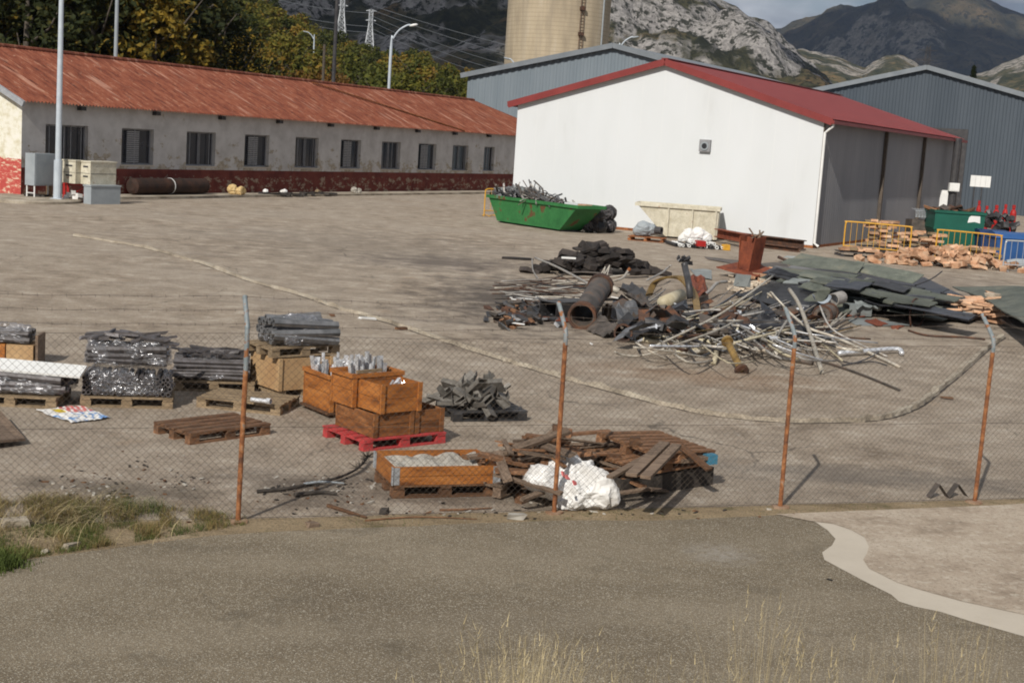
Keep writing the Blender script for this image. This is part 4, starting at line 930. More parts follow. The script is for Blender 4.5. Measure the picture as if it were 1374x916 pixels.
# ================================================================ PALLETS
def pallet_parts(T, mt, L_=1.2, W_=.8, H_=.144, nb=5, mtb=None, rnd=random.Random(3)):
    mb = MB(); bw = .125 if nb <= 5 else .1
    for i in range(nb):
        y = bw/2+(W_-bw)*i/(nb-1); mb.box((L_/2+rnd.uniform(-.008, .008), y, H_-.011), (L_, bw*rnd.uniform(.93, 1.05), .021), wob(rnd.uniform(-.01, .01), 0, rnd.uniform(-.01, .01)))
    for x in (.07, L_/2, L_-.07): mb.box((x, W_/2, H_-.033), (.12, W_, .021))
    obj('deck', mb, mt, T)
    for x in (.07, L_/2, L_-.07):
        for y in (.06, W_/2, W_-.06):
            m2 = MB(); m2.box((x, y, .061), (.14, .10, .078)); obj('block', m2, mtb or mt, T)
    for y in (.06, W_/2, W_-.06):
        m2 = MB(); m2.box((L_/2, y, .011), (L_, .11, .021)); obj('skid', m2, mtb or mt, T)
def pallet(label, loc, rz, mt, **k):
    T = thing('pallet', label, 'pallet', loc, rz); pallet_parts(T, mt, **k); return T
def tilt(T, rx, ry): T.rotation_euler = (rx, ry, T.rotation_euler[2]); return T

# ---- wrapped bundles of dark tubes
def bars(L_, W_, H_, r, axis='x', jitter=.01, seed=1, n=6, mess=0.0):
    rnd = random.Random(seed); mb = MB(); rows = max(1, int(H_/(r*1.9))); cols = int((W_ if axis == 'x' else L_)/(r*2.05))
    for i in range(rows):
        for j in range(cols):
            c = r+j*((W_ if axis == 'x' else L_)-2*r)/max(1, cols-1)+rnd.uniform(-jitter, jitter); z = r+i*r*1.85+rnd.uniform(0, jitter)
            full = (L_ if axis == 'x' else W_); a = rnd.uniform(0, .05*full); b_ = full-rnd.uniform(0, .05*full); dz = rnd.uniform(-mess, mess); dc = rnd.uniform(-mess, mess)
            if axis == 'x': mb.pipe((a, c-dc, z+max(0, -dz)), (b_, c+dc, z+max(0, dz)), r, r*.7, n)
            else: mb.pipe((c-dc, a, z+max(0, -dz)), (c+dc, b_, z+max(0, dz)), r, r*.7, n)
    return mb
def film(L_, W_, H_, seed, amp=.05, taper=.8, sub=26):
    bm = bmesh.new(); bmesh.ops.create_cube(bm, size=2); bmesh.ops.subdivide_edges(bm, edges=bm.edges, cuts=sub, use_grid_fill=True)
    for v in bm.verts:
        c = v.co.copy(); p = 5; nn = (abs(c.x)**p+abs(c.y)**p+abs(c.z)**p)**(1/p); c = c/nn*max(abs(c.x), abs(c.y), abs(c.z))
        t = (c.z+1)/2; sc = 1-(1-taper)*t; q = Vector((c.x*L_/2*sc, c.y*W_/2*sc, t*H_))
        d = noise.noise(q*5+Vector((seed, 0, 0)))*amp+(abs(noise.noise(q*Vector((1, 1, 2.2))*11+Vector((0, seed, 0))))-.2)*amp*.9+noise.noise(q*28)*amp*.25
        nrm = Vector((c.x, c.y, max(0, c.z)*1.2)); nrm = nrm.normalized() if nrm.length > 0 else nrm
        v.co = q+nrm*d; v.co.z = max(.004, v.co.z); v.co += Vector((L_/2, W_/2, 0))
    # leave the underside open and tear a few holes
    dead = [f for f in bm.faces if f.calc_center_median().z < .012 or noise.noise(f.calc_center_median()*4.5+Vector((seed*3, 1, 0))) > .42]
    bmesh.ops.delete(bm, geom=dead, context='FACES'); me = bpy.data.meshes.new('plastic_film'); bm.to_mesh(me); bm.free(); me.materials.append(M['film']); me.update(); return me
def bundle(label, loc, rz, L_, W_, H_, r, axis='x', seed=1, mt=None, loose=0, amp=.05, taper=.85, mess=.01):
    T = thing('wrapped_bundle', label, 'bundle', loc, rz); obj('tubes', bars(L_*.96, W_*.94, H_*.92, r, axis, .012, seed, 6, mess), mt or M['darkgrey'], T, loc=(L_*.02, W_*.03, .004))
    o = bpy.data.objects.new('plastic_film', film(L_, W_, H_, seed, amp, taper)); COL.objects.link(o); o.parent = T
    if loose:
        rnd = random.Random(seed+9); mb = MB()
        for _ in range(loose):
            x, y = rnd.uniform(.1, .9)*L_, rnd.uniform(.15, .85)*W_; a = rnd.gauss(0 if axis == 'x' else 1.57, .35); l = rnd.uniform(.15, .42)*L_; z = H_+rnd.uniform(.0, .07)*(1-abs(x/L_-.5))
            mb.box((x, y, z), (l, rnd.uniform(.03, .07), rnd.uniform(.02, .05)), wob(rnd.uniform(-.5, .5), rnd.uniform(-.18, .18), a), jit=.08)
        obj('loose_pieces', mb, M['darkgrey'], T)
    return T

# left edge: box with foil, pallet with tubes under a board
a = G(-30, 486); T = thing('wooden_box', 'half-seen light wooden box with shiny foil bundle at the left edge', 'box', (a.x, a.y, 0), .08)
for x0 in (0, .42):
    mb = MB(); mb.bb(x0, 0, 0, x0+.40, .5, .30); obj('side_panel', mb, M['ply'] if x0 else M['crate'], T)
mb = MB(); mb.bb(.84, .05, 0, .88, .5, .45); obj('end_board', mb, M['palletold'], T)
bundle('dark foil-wrapped bundle lying on the half-seen wooden box, left edge', (a.x, a.y, .31), .08, .78, .45, .26, .05, seed=4, amp=.06)
a, rz, _ = edge((-32, 548), (75, 549)); a = G(75, 549); rzb = R_(4)
o_ = a-Vector((math.cos(rzb), math.sin(rzb), 0))*1.2
pallet('pale pallet under the wrapped tubes at the left edge', o_, rzb, M['palletnew'])
bundle('long black wrapped tubes on pallet at left edge, a pale board on top', (o_.x-.1, o_.y+.02, .146), rzb, 1.42, .86, .32, .045, seed=2, mess=.06, amp=.07)
mb = MB(); mb.box((0, 0, 0), (1.5, .36, .03)); c_ = G(35, 492, .50); solo('pale_board', mb, M['sign'], 'long pale board lying on top of the black tubes at left edge', 'board', c_, rot=(R_(14), R_(2), R_(3)))
# two-layer wrapped bundle
a, rz, _ = edge((107, 546), (232, 549)); T = pallet('pallet under the tall two-layer plastic-wrapped bundle', a, rz, M['palletnew'])
bundle('lower clear-wrapped bundle of dark tubes, directly on the pallet', (a.x-.02, a.y, .146), rz, 1.22, .80, .36, .035, 'y', 3, amp=.055)
q = a+Vector((math.cos(rz+1.57)*.12, math.sin(rz+1.57)*.12, .53)); bundle('upper wrapped bundle of dark tubes with loose strips on top', q, rz-.03, 1.14, .62, .36, .045, 'x', 6, loose=22, amp=.08, mess=.04)
# wrapped heap right of it
a, rz, _ = edge((232, 524), (326, 521)); rz = R_(12); T = pallet('pallet under the low wrapped heap of dark offcuts', a, rz, M['palletnew'], L_=1.15)
bundle('low plastic-wrapped heap of dark offcuts, right of the two-layer bundle', (a.x-.05, a.y, .146), rz, 1.16, .78, .34, .03, 'x', 8, loose=34, amp=.07, taper=.55, mess=.03)
# printed plastic sheet on the ground
mb = MB(); nx_, ny_ = 26, 12
P0, P1, P2, P3 = G(48, 552), G(95, 569), G(150, 562), G(108, 546)
for i in range(nx_+1):
    for j in range(ny_+1):
        u_, v_ = i/nx_, j/ny_; p = P0*(1-u_)*(1-v_)+P1*(1-u_)*v_+P2*u_*v_+P3*u_*(1-v_)
        p = p+Vector((.04*noise.noise(Vector((u_*5, v_*3, 1))), .04*noise.noise(Vector((u_*4, v_*4, 7))), .02+.03*abs(noise.noise(Vector((u_*7, v_*4, 3)))))); mb.v.append(tuple(p))
for i in range(nx_):
    for j in range(ny_):
        a_ = i*(ny_+1)+j; mb.f.append((a_, a_+ny_+1, a_+ny_+2, a_+1)); cc_ = noise.noise(Vector((i*.45, j*.6, 4)))
        mb.m.append(1 if (cc_ > .22 and j > 4) else (2 if (i > 12 and j < 5 and (i+j) % 3) else (3 if (6 < i < 12 and j < 4 and j > 0) else 0)))
M['blueprint'] = mat('blue_print', [(.3, (.12, .24, .50)), (.7, (.20, .36, .62))], 9, .5); M['redprint'] = mat('red_print', [(.3, (.55, .10, .10)), (.7, (.62, .22, .2))], 9, .5); M['yelprint'] = mat('yellow_print', [(.3, (.60, .42, .03)), (.7, (.65, .5, .06))], 9, .5)
solo('plastic_sheet', mb, [M['sack'], M['blueprint'], M['redprint'], M['yelprint']], 'crumpled white plastic sheet with blue, red and yellow print on the ground', 'plastic sheet')
# brown board corner at left edge
P = [G(-60, 560), G(0, 566), G(34, 597), G(-60, 612)]; mb = MB()
mb.v = [tuple(p+Vector((0, 0, z))) for z in (.02, .05) for p in (P[0], P[1]+Vector((0, 0, .10)), P[2]+Vector((0, 0, .03)), P[3]+Vector((0, 0, .1)))]
mb.f = [(3, 2, 1, 0), (4, 5, 6, 7), (0, 1, 5, 4), (1, 2, 6, 5), (2, 3, 7, 6), (3, 0, 4, 7)]; mb.m = [0]*6
solo('brown_board', mb, M['palletold'], 'dark brown board lying on the ground at left edge', 'board')
# two empty pallets
a, rz, _ = edge((255, 597), (368, 582)); pallet('empty dark brown pallet on the ground, nearest the first fence post', a, rz, M['woodbrown'])
# place so that its long side runs left-right
a, rz, _ = edge((263, 546), (388, 559)); pallet('empty pale pallet behind the dark one, metal offcut on top', a, rz, M['palletnew'], nb=5)
c_ = G(352, 540, .17); mb = MB(); mb.pipe((-.16, 0, .03), (.10, -.02, .03), .03, .022, 10); mb.pipe((.07, -.02, .035), (.13, -.03, .035), .042, .03, 10); solo('metal_offcut', mb, M['alu'], 'short shiny metal tube on the empty pale pallet', 'metal offcut', c_, rz)

# ---- boxes and crates
def crate(name, label, loc, rz, L_, W_, H_, nb, mt, th=.022, posts=True, floor_z=.02, rot=None, post_in=False, battens=False):
    T = thing(name, label, 'crate', loc, rz)
    if rot: T.rotation_euler = rot
    ph = H_/nb; rnd = random.Random(int(L_*1000+H_*77))
    for (x0, y0, x1, y1) in ((0, 0, L_, th), (0, W_-th, L_, W_), (0, th+.001, th, W_-th-.001), (L_-th, th+.001, L_, W_-th-.001)):
        mb = MB()
        for k in range(nb): e = rnd.uniform(0, .004); mb.bb(x0+(e if x1-x0 > .1 else 0), y0, k*ph+.003, x1-(e if x1-x0 > .1 else 0), y1, (k+1)*ph-.003)
        obj('side_panel', mb, mt, T)
    mb = MB(); mb.bb(th, th, floor_z, L_-th, W_-th, floor_z+.02); obj('floor', mb, mt, T)
    if posts:
        for x in (-.004, L_-.056):
            for y in (-.024, W_+.002): mb = MB(); mb.bb(x, y, .001, x+.06, y+.022, H_+.004); obj('corner_batten', mb, mt, T)
    if battens:
        mb = MB(); mb.bb(-.03, -.03, H_-.05, L_+.03, -.002, H_+.006); mb.bb(-.03, W_+.002, H_-.05, L_+.03, W_+.03, H_+.006); mb.bb(-.03, -.001, H_-.05, -.002, W_+.001, H_+.006); mb.bb(L_+.002, -.001, H_-.05, L_+.03, W_+.001, H_+.006); obj('rim', mb, mt, T)
    return T
def profiles(label, n, x0, x1, y0, y1, z, seed, T_loc, rz, group, hmin=.22, hmax=.42, lean_=.25, mt='alu'):
    """upright metal offcuts sticking out of a crate; every one an object"""
    rnd = random.Random(seed); base = Matrix.Translation(T_loc) @ Matrix.Rotation(rz, 4, 'Z')
    for i in range(n):
        x = x0+(x1-x0)*rnd.random(); y = y0+(y1-y0)*rnd.random(); h = rnd.uniform(hmin, hmax); mb = MB(); w_ = rnd.uniform(.035, .075); t_ = .004
        k = rnd.random()
        if k < .5: mb.bb(-w_/2, -t_, 0, w_/2, 0, h); mb.bb(-w_/2, 0, 0, -w_/2+t_, w_*.6, h); mb.bb(w_/2-t_, 0, 0, w_/2, w_*.6, h)
        elif k < .8: mb.bb(-w_/2, -w_*.3, 0, w_/2, w_*.3, h)
        else: mb.pipe((0, 0, 0), (0, 0, h), w_*.4, w_*.33, 8)
        o = solo('metal_offcut', mb, M[mt], label, 'metal offcut', base @ Vector((x, y, z)), group=group); o.rotation_euler = (rnd.uniform(-lean_, lean_), rnd.uniform(-lean_, lean_), rz+rnd.uniform(-.9, .9))

# pale plywood crate with a pallet and tubes on top
a = G(372, 533); rzc = R_(40); T = crate('plywood_crate', 'pale plywood crate carrying a pallet of wrapped tubes', (a.x, a.y, .09), rzc, .92, .78, .47, 1, M['ply'], posts=True)
mb = MB(); 
for x in (.05, .42, .80): mb.bb(x, .02, -.09, x+.10, .76, -.002)
obj('feet', mb, M['palletnew'], T)
q = Vector((a.x, a.y, .576))-Vector((math.cos(rzc), math.sin(rzc), 0))*.12; tp = pallet('pallet lying on top of the pale plywood crate', q, rzc, M['palletnew'], L_=1.15)
tb = bundle('heap of fat grey wrapped tubes on top of the pallet and plywood crate', q+Vector((0, 0, .147)), rzc-.15, 1.08, .80, .40, .062, 'x', 12, mt=M['aludull'], amp=.08, taper=.6, mess=.09)
# orange crate with upright offcuts
a = G(441, 561); rzo = R_(36); T = crate('orange_crate', 'deep orange wooden crate with metal offcuts standing in it', (a.x, a.y, .08), rzo, .62, .74, .50, 2, M['crate'], battens=True)
mb = MB(); mb.bb(-.04, -.04, -.03, .66, .78, -.002)
for x in (.02, .50): mb.bb(x, 0, -.08, x+.1, .74, -.031)
obj('base', mb, M['woodbrown'], T)
profiles('metal offcut standing upright in the deep orange crate', 34, .05, .57, .05, .69, .24, 21, Vector((a.x, a.y, .08)), rzo, 'offcuts in the deep orange crate', .30, .46, .16)
# red pallet with crates
a, rzr, _ = edge((488, 606), (602, 593)); rzr = R_(40)
RP = pallet('red pallet under the stack of orange crates', a, rzr, M['palletred'], W_=.95, L_=1.25)
def rl_(x, y, z=0): return Matrix.Translation(a) @ Matrix.Rotation(rzr, 4, 'Z') @ Vector((x, y, z))
crate('orange_crate', 'lower left orange crate on the red pallet', rl_(.16, .06, .146), rzr, .60, .82, .30, 2, M['cratebrown'])
crate('orange_crate', 'lower right orange crate on red pallet, partly behind the stack', rl_(.79, .06, .146), rzr, .44, .82, .30, 2, M['cratebrown'])
crate('orange_crate', 'top front orange crate of the stack on the red pallet', rl_(.22, .02, .45), rzr+.02, .62, .46, .36, 2, M['crate'], battens=False)
crate('orange_crate', 'top rear orange crate with slatted rim, behind the top front crate', rl_(.12, .50, .45), rzr, .74, .46, .42, 2, M['crate'], battens=True)
profiles('metal offcut standing in the top rear crate on the red pallet', 24, .08, .66, .06, .40, .22, 31, rl_(.12, .50, .45), rzr, 'offcuts in the top rear crate', .26, .42, .14)
profiles('short metal offcut lying in the top front crate', 5, .1, .56, .1, .36, .28, 33, rl_(.22, .02, .45), rzr, 'offcuts in the top front crate', .08, .16, 1.1)
mb = MB(); mb.box((0, 0, 0), (.40, .035, .035)); solo('thin_board', mb, M['palletnew'], 'short pale board lying across the top rear crate', 'board', rl_(.36, .50, .90), rzr+.1)

# pallet with grey box profiles
a, rzg, _ = edge((608, 566), (700, 566)); rzg = R_(22); T = pallet('dark grey pallet under the jumble of grey box profiles', a, rzg, M['darkmetal'], L_=1.1)
rnd = random.Random(41); base = Matrix.Translation(a) @ Matrix.Rotation(rzg, 4, 'Z')
for i in range(34):
    x, y = rnd.gauss(.52, .27), rnd.uniform(.05, .75); x = min(1.08, max(-.04, x)); h = max(0, .34*(1-abs(x-.52)/.62))*rnd.random()**.6; l = rnd.uniform(.30, .5); w_ = rnd.uniform(.10, .20); t_ = .006; mb = MB()
    mb.bb(-l/2, -w_/2, 0, l/2, w_/2, t_); mb.bb(-l/2, -w_/2, t_, l/2, -w_/2+t_, w_*.4); mb.bb(-l/2, w_/2-t_, t_, l/2, w_/2, w_*.4)
    if i % 3 == 0: mb.bb(-l/2, -w_/2+t_, w_*.4-t_, l/2, w_/2-t_, w_*.4-.0005)
    o = solo('box_profile', mb, M['profgrey'], 'grey metal box profile piled on the dark pallet beside the red one', 'metal profile', base @ Vector((x, y, .17+h)), group='grey profiles on the dark pallet')
    o.rotation_euler = (rnd.uniform(-.9, .9), rnd.choice((-1, 1))*rnd.uniform(.05, .75), rzg+rnd.choice((0.2, 1.2, 2.2))+rnd.uniform(-.4, .4))

# pallet collar box (front)
a, rzm, _ = edge((526, 669), (667, 664)); rzm = R_(20); pallet('brown pallet under the open orange collar box', a, rzm, M['woodbrown'])
T = thing('collar_box', 'open orange wooden collar box with galvanised corner hinges, nearest the fence', 'box', (a.x, a.y, .146), rzm)
for (x0, y0, x1, y1) in ((.0, .0, 1.2, .022), (0, .778, 1.2, .8), (0, .023, .022, .777), (1.178, .023, 1.2, .777)):
    mb = MB(); mb.bb(x0, y0, 0, x1, y1, .20); obj('side_board', mb, M['crate'], T)
for x in (0, 1.2):
    for y in (0, .8):
        mb = MB(); sx, sy = (1 if x == 0 else -1), (1 if y == 0 else -1)
        mb.bb(x-.003*sx, y-.004*sy, .005, x+.07*sx, y-.001*sy, .195); mb.bb(x-.004*sx, y-.004*sy, .005, x-.001*sx, y+.07*sy, .195); mb.tube([(x-.008*sx, y-.008*sy, .005), (x-.008*sx, y-.008*sy, .195)], .011, 8); obj('hinge', mb, M['galv'], T)
mb = MB(); nx_, ny_ = 30, 16
for i in range(nx_+1):
    for j in range(ny_+1):
        u_, v_ = i/nx_, j/ny_; mb.v.append((.03+1.14*u_, .03+.74*v_, .02+.10*v_+.09*abs(noise.noise(Vector((u_*3.5, v_*2.2, 5))))+.05*noise.noise(Vector((u_*9, v_*7, 2)))*(1 if .02 < v_ < .98 else 0)))
for i in range(nx_):
    for j in range(ny_): q = i*(ny_+1)+j; mb.f.append((q, q+ny_+1, q+ny_+2, q+1)); mb.m.append(0)
solo('canvas_sheet', mb, M['stone'], 'pale crumpled sheet lining the open orange collar box', 'sheet', (a.x, a.y, .15), rzm)

# ---- woodpile with broken pallets and white sack
a, rzn, _ = edge((836, 672), (958, 655)); rzn = R_(40)
def pl(x, y, z=0): return Matrix.Translation(a) @ Matrix.Rotation(rzn, 4, 'Z') @ Vector((x, y, z))
T = crate('wooden_box', 'black low box under the broken brown pallets at the right of the woodpile', pl(.05, .08, 0), rzn, 1.50, .95, .22, 1, M['wetblack'], posts=False)
for i, (x, y, z, rr, rx, ry, mtn, lb) in enumerate([(.15, .05, .235, .0, .02, -.02, 'brownplank', 'lower of two broken brown pallets on the black box'), (.42, .02, .37, .0, .05, .07, 'brownplank', 'upper broken brown pallet on the woodpile'),
                                                     (-1.25, .62, .02, .35, .03, .0, 'palletold', 'weathered pallet at the bottom of the woodpile, behind white sack'), (-1.05, .75, .20, .15, -.04, .12, 'woodbrown', 'tilted brown pallet at the back of the woodpile')]):
    P_ = pallet(lb, pl(x, y, z), 0, M[mtn], L_=1.2 if i != 1 else 1.05, W_=.95, nb=5 if i > 1 else 7); P_.rotation_euler = (rx, ry, rzn+rr)
rnd = random.Random(52)
for i in range(90):
    t = rnd.random(); x = rnd.gauss(-.50, .45); y = rnd.gauss(.75, .32); hh = max(0, .60*(1-((x+.5)/1.15)**2-((y-.7)/.95)**2)); z = .06+hh*rnd.random()**.5
    l = rnd.uniform(.25, .85); mb = MB(); mb.box((0, 0, 0), (l, rnd.uniform(.05, .11), rnd.uniform(.018, .04)), jit=.02)
    o = solo('broken_plank', mb, M[('woodbrown', 'brownplank', 'palletold', 'palletold')[i % 4]], 'broken brown plank in the jumble of the woodpile', 'plank', pl(x, y, z), group='broken planks of the woodpile'); o.rotation_euler = (rnd.uniform(-.35, .35), rnd.uniform(-.25, .25), rnd.choice((rzn, rzn+1.57, rzn+.8, rzn-.6))+rnd.uniform(-.35, .35))
def plank(pa, za, pb, zb, wd, th, mtn, label):
    A, B = G(*pa, za), G(*pb, zb); c = (A+B)/2; mb = MB(); mb.beam(A-c, B-c, wd, th); return solo('plank', mb, M[mtn], label, 'plank', c)
plank((697, 622), .12, (750, 573), .38, .11, .03, 'palletold', 'long grey plank slanting up at left side of the woodpile')
plank((847, 637), .56, (892, 594), .62, .12, .035, 'palletold', 'grey plank lying across the upper pallet, left of two')
plank((866, 640), .56, (908, 597), .63, .11, .035, 'palletold', 'grey plank lying across the upper pallet, right of two')
plank((722, 586), .40, (818, 578), .46, .09, .03, 'woodbrown', 'long brown plank along the top back of the woodpile')
plank((818, 640), .50, (872, 610), .60, .08, .03, 'palletold', 'short grey plank crossing behind the other two planks')
plank((912, 596), .55, (952, 630), .35, .10, .03, 'woodbrown', 'brown plank sloping down the right edge of the woodpile')
plank((686, 654), .03, (705, 632), .10, .10, .02, 'woodbrown', 'brown plank end lying left of the white sack')
plank((688, 660), .03, (730, 652), .05, .13, .02, 'palletold', 'flat board lying on the ground under the white sack')
plank((912, 618), .36, (956, 612), .38, .11, .04, 'palletold', 'weathered bearer sticking out right of the woodpile')
mb = MB(); mb.box((0, 0, 0), (.13, .12, .11), jit=.03); solo('blue_block', mb, M['blueplastic'], 'blue painted wood block at the right end of the woodpile', 'block', G(953, 615, .36), .6)
for i, (px, py, z) in enumerate(((852, 592, .56), (700, 668, .05), (712, 650, .10), (760, 580, .5))):
    mb = MB(); mb.box((0, 0, 0), (.13, .09, .10), jit=.06); solo('wood_block', mb, M['woodbrown'], ('small wood block standing on top of the woodpile', 'small wood block on the ground left of the white sack', 'small wood block just under the white sack', 'small wood block at back of the woodpile')[i], 'wood block', G(px, py, z), i)

# white woven sack: crumpled shape draped on the pile
def sackmesh(name, pts, seed, amp=.05):
    """a crumpled closed shape hanging between the given (centre, radius) lumps"""
    bm = bmesh.new(); bmesh.ops.create_icosphere(bm, subdivisions=5, radius=1)
    lo = min(p[0].z-p[1] for p in pts); c0 = sum((p[0] for p in pts), Vector())/len(pts)
    for v in bm.verts:
        d = v.co.normalized(); best = 0
        for c, r in pts:
            oc = c-c0; b_ = d.dot(oc); disc = b_*b_-(oc.length_squared-r*r)
            if disc > 0: best = max(best, b_+math.sqrt(disc))
        v.co = c0+d*max(best, .10)
    for _ in range(14): bmesh.ops.smooth_vert(bm, verts=bm.verts, factor=.5, use_axis_x=True, use_axis_y=True, use_axis_z=True)
    bm.normal_update(); mv = []
    for v in bm.verts:
        q = v.co; q2 = q+Vector((noise.noise(q*5+Vector((seed, 0, 0))), noise.noise(q*5+Vector((0, seed, 0))), noise.noise(q*5)))*.10
        f = lambda s_: (lambda dd: min(.5, dd[1]-dd[0]))(noise.voronoi(q2*s_+Vector((seed*3.1, 0, 0)))[0])
        mv.append(v.normal*((.22-abs(noise.noise(q2*4.2)))*amp*1.5+(f(5.0)-.25)*amp*.5+noise.noise(q*2.5)*amp+noise.noise(q2*11)*amp*.35)+Vector((noise.noise(q*31), noise.noise(q*29+Vector((5, 0, 0))), noise.noise(q*33)))*amp*.16)
    for v, m_ in zip(bm.verts, mv): v.co += m_; v.co.z = max(.012+.02*abs(noise.noise(v.co*7)), v.co.z)
    me = bpy.data.meshes.new(name); bm.to_mesh(me); bm.free(); return me
W0 = G(765, 660); 
def sp_(px, py, z, r): return (G(px, py, z)-W0, r)
me = sackmesh('white_sack', [sp_(725, 640, .32, .20), sp_(750, 640, .26, .24), sp_(760, 622, .42, .15), sp_(778, 645, .26, .24), sp_(800, 657, .20, .22), sp_(770, 664, .14, .20), sp_(812, 670, .10, .14), sp_(785, 675, .07, .13)], 3, .07)
me.materials.append(M['sack']); me.polygons.foreach_set('use_smooth', [False]*len(me.polygons)); SKT = solo('white_sack', me, None, 'big crumpled white woven sack slumped against the woodpile', 'sack', W0)
me = sackmesh('sack_mouth', [sp_(713, 640, .27, .09), sp_(717, 648, .22, .08)], 8, .03); me.materials.append(M['sack']); obj('sack_mouth', me, None, SKT)
for (px, py, z) in ((756, 636, .51), (761, 640, .50), (771, 648, .46)):
    q = G(px, py, z)-W0; mb = MB(); mb.box(q, (.045, .012, .05), wob(-.6, .2, .5+z), jit=.3); obj('printed_mark', mb, M['redprint'], SKT)

# ---- small debris by the fence
def chunkmesh(sx, sy, sz, seed):
    rnd = random.Random(seed); mb = MB(); mb.box((0, 0, sz/2), (sx, sy, sz), jit=.16); return mb
for i, (px, py, s, mt_, lb) in enumerate([(693, 696, .17, 'stone', 'flat pale stone on the dirt strip left of second post'), (419, 706, .12, 'palletold', 'small wood chip on the grassy edge'), (515, 688, .13, 'wetblack', 'small dark lump on the ground below the collar box'), (500, 655, .08, 'stone', 'small pale pebble before the collar box'),
        (1032, 684, .05, 'stone', 'tiny pale stone left of third post'), (20, 706, .22, 'kerbc', 'pale concrete lump in the grass at left edge'), (95, 735, .13, 'kerbc', 'grey rock half buried in the grass, lower left'), (60, 742, .09, 'kerbc', 'small grey rock at the lower left road edge'), (1113, 779, .05, 'wetblack', 'small dark pebble on the asphalt near cement border')]):
    q = G(px, py); solo('stone', chunkmesh(s, s*.6, s*.35, i), M[mt_], lb, 'stone', (q.x, q.y, 0), i*.7)
# palm-like dead branch and bark litter
def branch(pts, r, label, mt='wetblack', name='dead_branch', brush=0):
    q = [G(px, py, z) for px, py, z in pts]; o0 = q[0].copy(); mb = MB(); sm = smoothline([p-o0 for p in q], 5); n = len(sm); mb.tube(sm, [r*(1-.6*i/n) for i in range(n)], 6)
    rnd = random.Random(len(pts)+int(r*1000))
    for i in range(brush):
        t = sm[-1] if i % 2 else sm[-2-(i % 5)]; d = Vector((rnd.uniform(-1, 1), rnd.uniform(-1, 1), rnd.uniform(0, .9)))*.10; mb.tube([t, t+d], [.006, .002], 4)
    return solo(name, mb, M[mt], label, 'branch', o0)
branch([(345, 659, .02), (385, 655, .03), (420, 648, .03), (455, 640, .04), (480, 628, .05), (494, 613, .08)], .022, 'long dark dead branch with bushy tip on the ground, left of collar box', brush=60)
branch([(395, 664, .02), (430, 660, .03), (452, 662, .03)], .030, 'short dark branch lying beside the long dead branch')
branch([(408, 649, .04), (432, 646, .045), (462, 648, .03)], .018, 'blue-grey plastic pipe stub lying among the dead branches', 'grey', 'plastic_pipe')
branch([(440, 678, .015), (470, 687, .02), (492, 694, .015)], .024, 'curved brown branch on the ground, lower right of dead branch', 'woodbrown')
branch([(590, 684, .01), (625, 683, .02), (660, 681, .015)], .014, 'thin brown stick on the ground below the collar box', 'woodbrown')
branch([(490, 698, .01), (560, 693, .02), (640, 696, .01)], .010, 'very thin dry stalk along the dirt edge', 'woodbrown')
mb = MB(); rnd = random.Random(77)
for i in range(420):
    cx_, cy_, sx_, sy_ = rnd.choice([(425, 665, 40, 10), (440, 650, 35, 7), (395, 655, 30, 6), (150, 655, 35, 12), (160, 668, 14, 5), (240, 648, 20, 6), (490, 660, 30, 12), (105, 660, 30, 9), (705, 664, 14, 8), (180, 625, 60, 14), (560, 690, 90, 5), (860, 690, 120, 4)])
    q = G(rnd.gauss(cx_, sx_), rnd.gauss(cy_, sy_)); s = rnd.uniform(.006, .026); mb.box((q.x, q.y, s*.3), (s*rnd.uniform(.8, 3.2), s, s*.6), wob(0, rnd.uniform(-.4, .4), rnd.uniform(0, 6)), m=rnd.choice((0, 0, 1, 2)), jit=.2)
solo('litter', mb, [M['wetblack'], M['woodbrown'], M['stone']], 'scattered bark, splinters and grit along the inside of the fence', 'litter', kind='stuff')
# bent metal piece by the last post
T = MB(); q = G(1272, 669)
for s in (-1, 1):
    T.face([(s*.0+.02, 0, .01), (s*.13+.02, .02, .17), (s*.13+.02, .12, .17), (s*.0+.02, .10, .01)]); T.face([(s*.13+.02, .02, .17), (s*.26+.02, .0, .02), (s*.26+.02, .1, .02), (s*.13+.02, .12, .17)])
solo('bent_metal', T, M['duct'], 'small zigzag bent metal plate on the ground beside the last post', 'metal plate', q, .3)

# ================================================================ GRASS (nobody could count it)
def blade(mb, p, h, w_, lean_, an, segs=4, m=0, curl=.6):
    i = len(mb.v); sx, sy = math.cos(an), math.sin(an); tx, ty = -sy, sx
    for k in range(segs+1):
        t = k/segs; off = lean_*h*t*t; z = h*t*(1-curl*lean_*t*.5); ww = w_*(1-t*.92)/2
        cx_, cy_ = p[0]+sx*off, p[1]+sy*off; mb.v.append((cx_-tx*ww, cy_-ty*ww, p[2]+z)); mb.v.append((cx_+tx*ww, cy_+ty*ww, p[2]+z))
    for k in range(segs): mb.f.append((i+k*2, i+k*2+1, i+k*2+3, i+k*2+2)); mb.m.append(m)
    return Vector((cx_, cy_, p[2]+z))
mb = MB(); rnd = random.Random(91)
def dens(px, py):
    top = 672+max(0, px-130)*.10+8*noise.noise(Vector((px*.03, 0, 0))); bot = 762-px*.155-6
    if py < top or py > bot: return 0
    d = (.55 if px < 110 else .22)+1.1*noise.noise(Vector((px*.022, py*.05, 3)))
    if px > 215: d = .25+.5*noise.noise(Vector((px*.03, py*.06, 3)))
    if px < 60 and 690 < py < 725: d *= .3
    return max(0, d)
cnt = 0
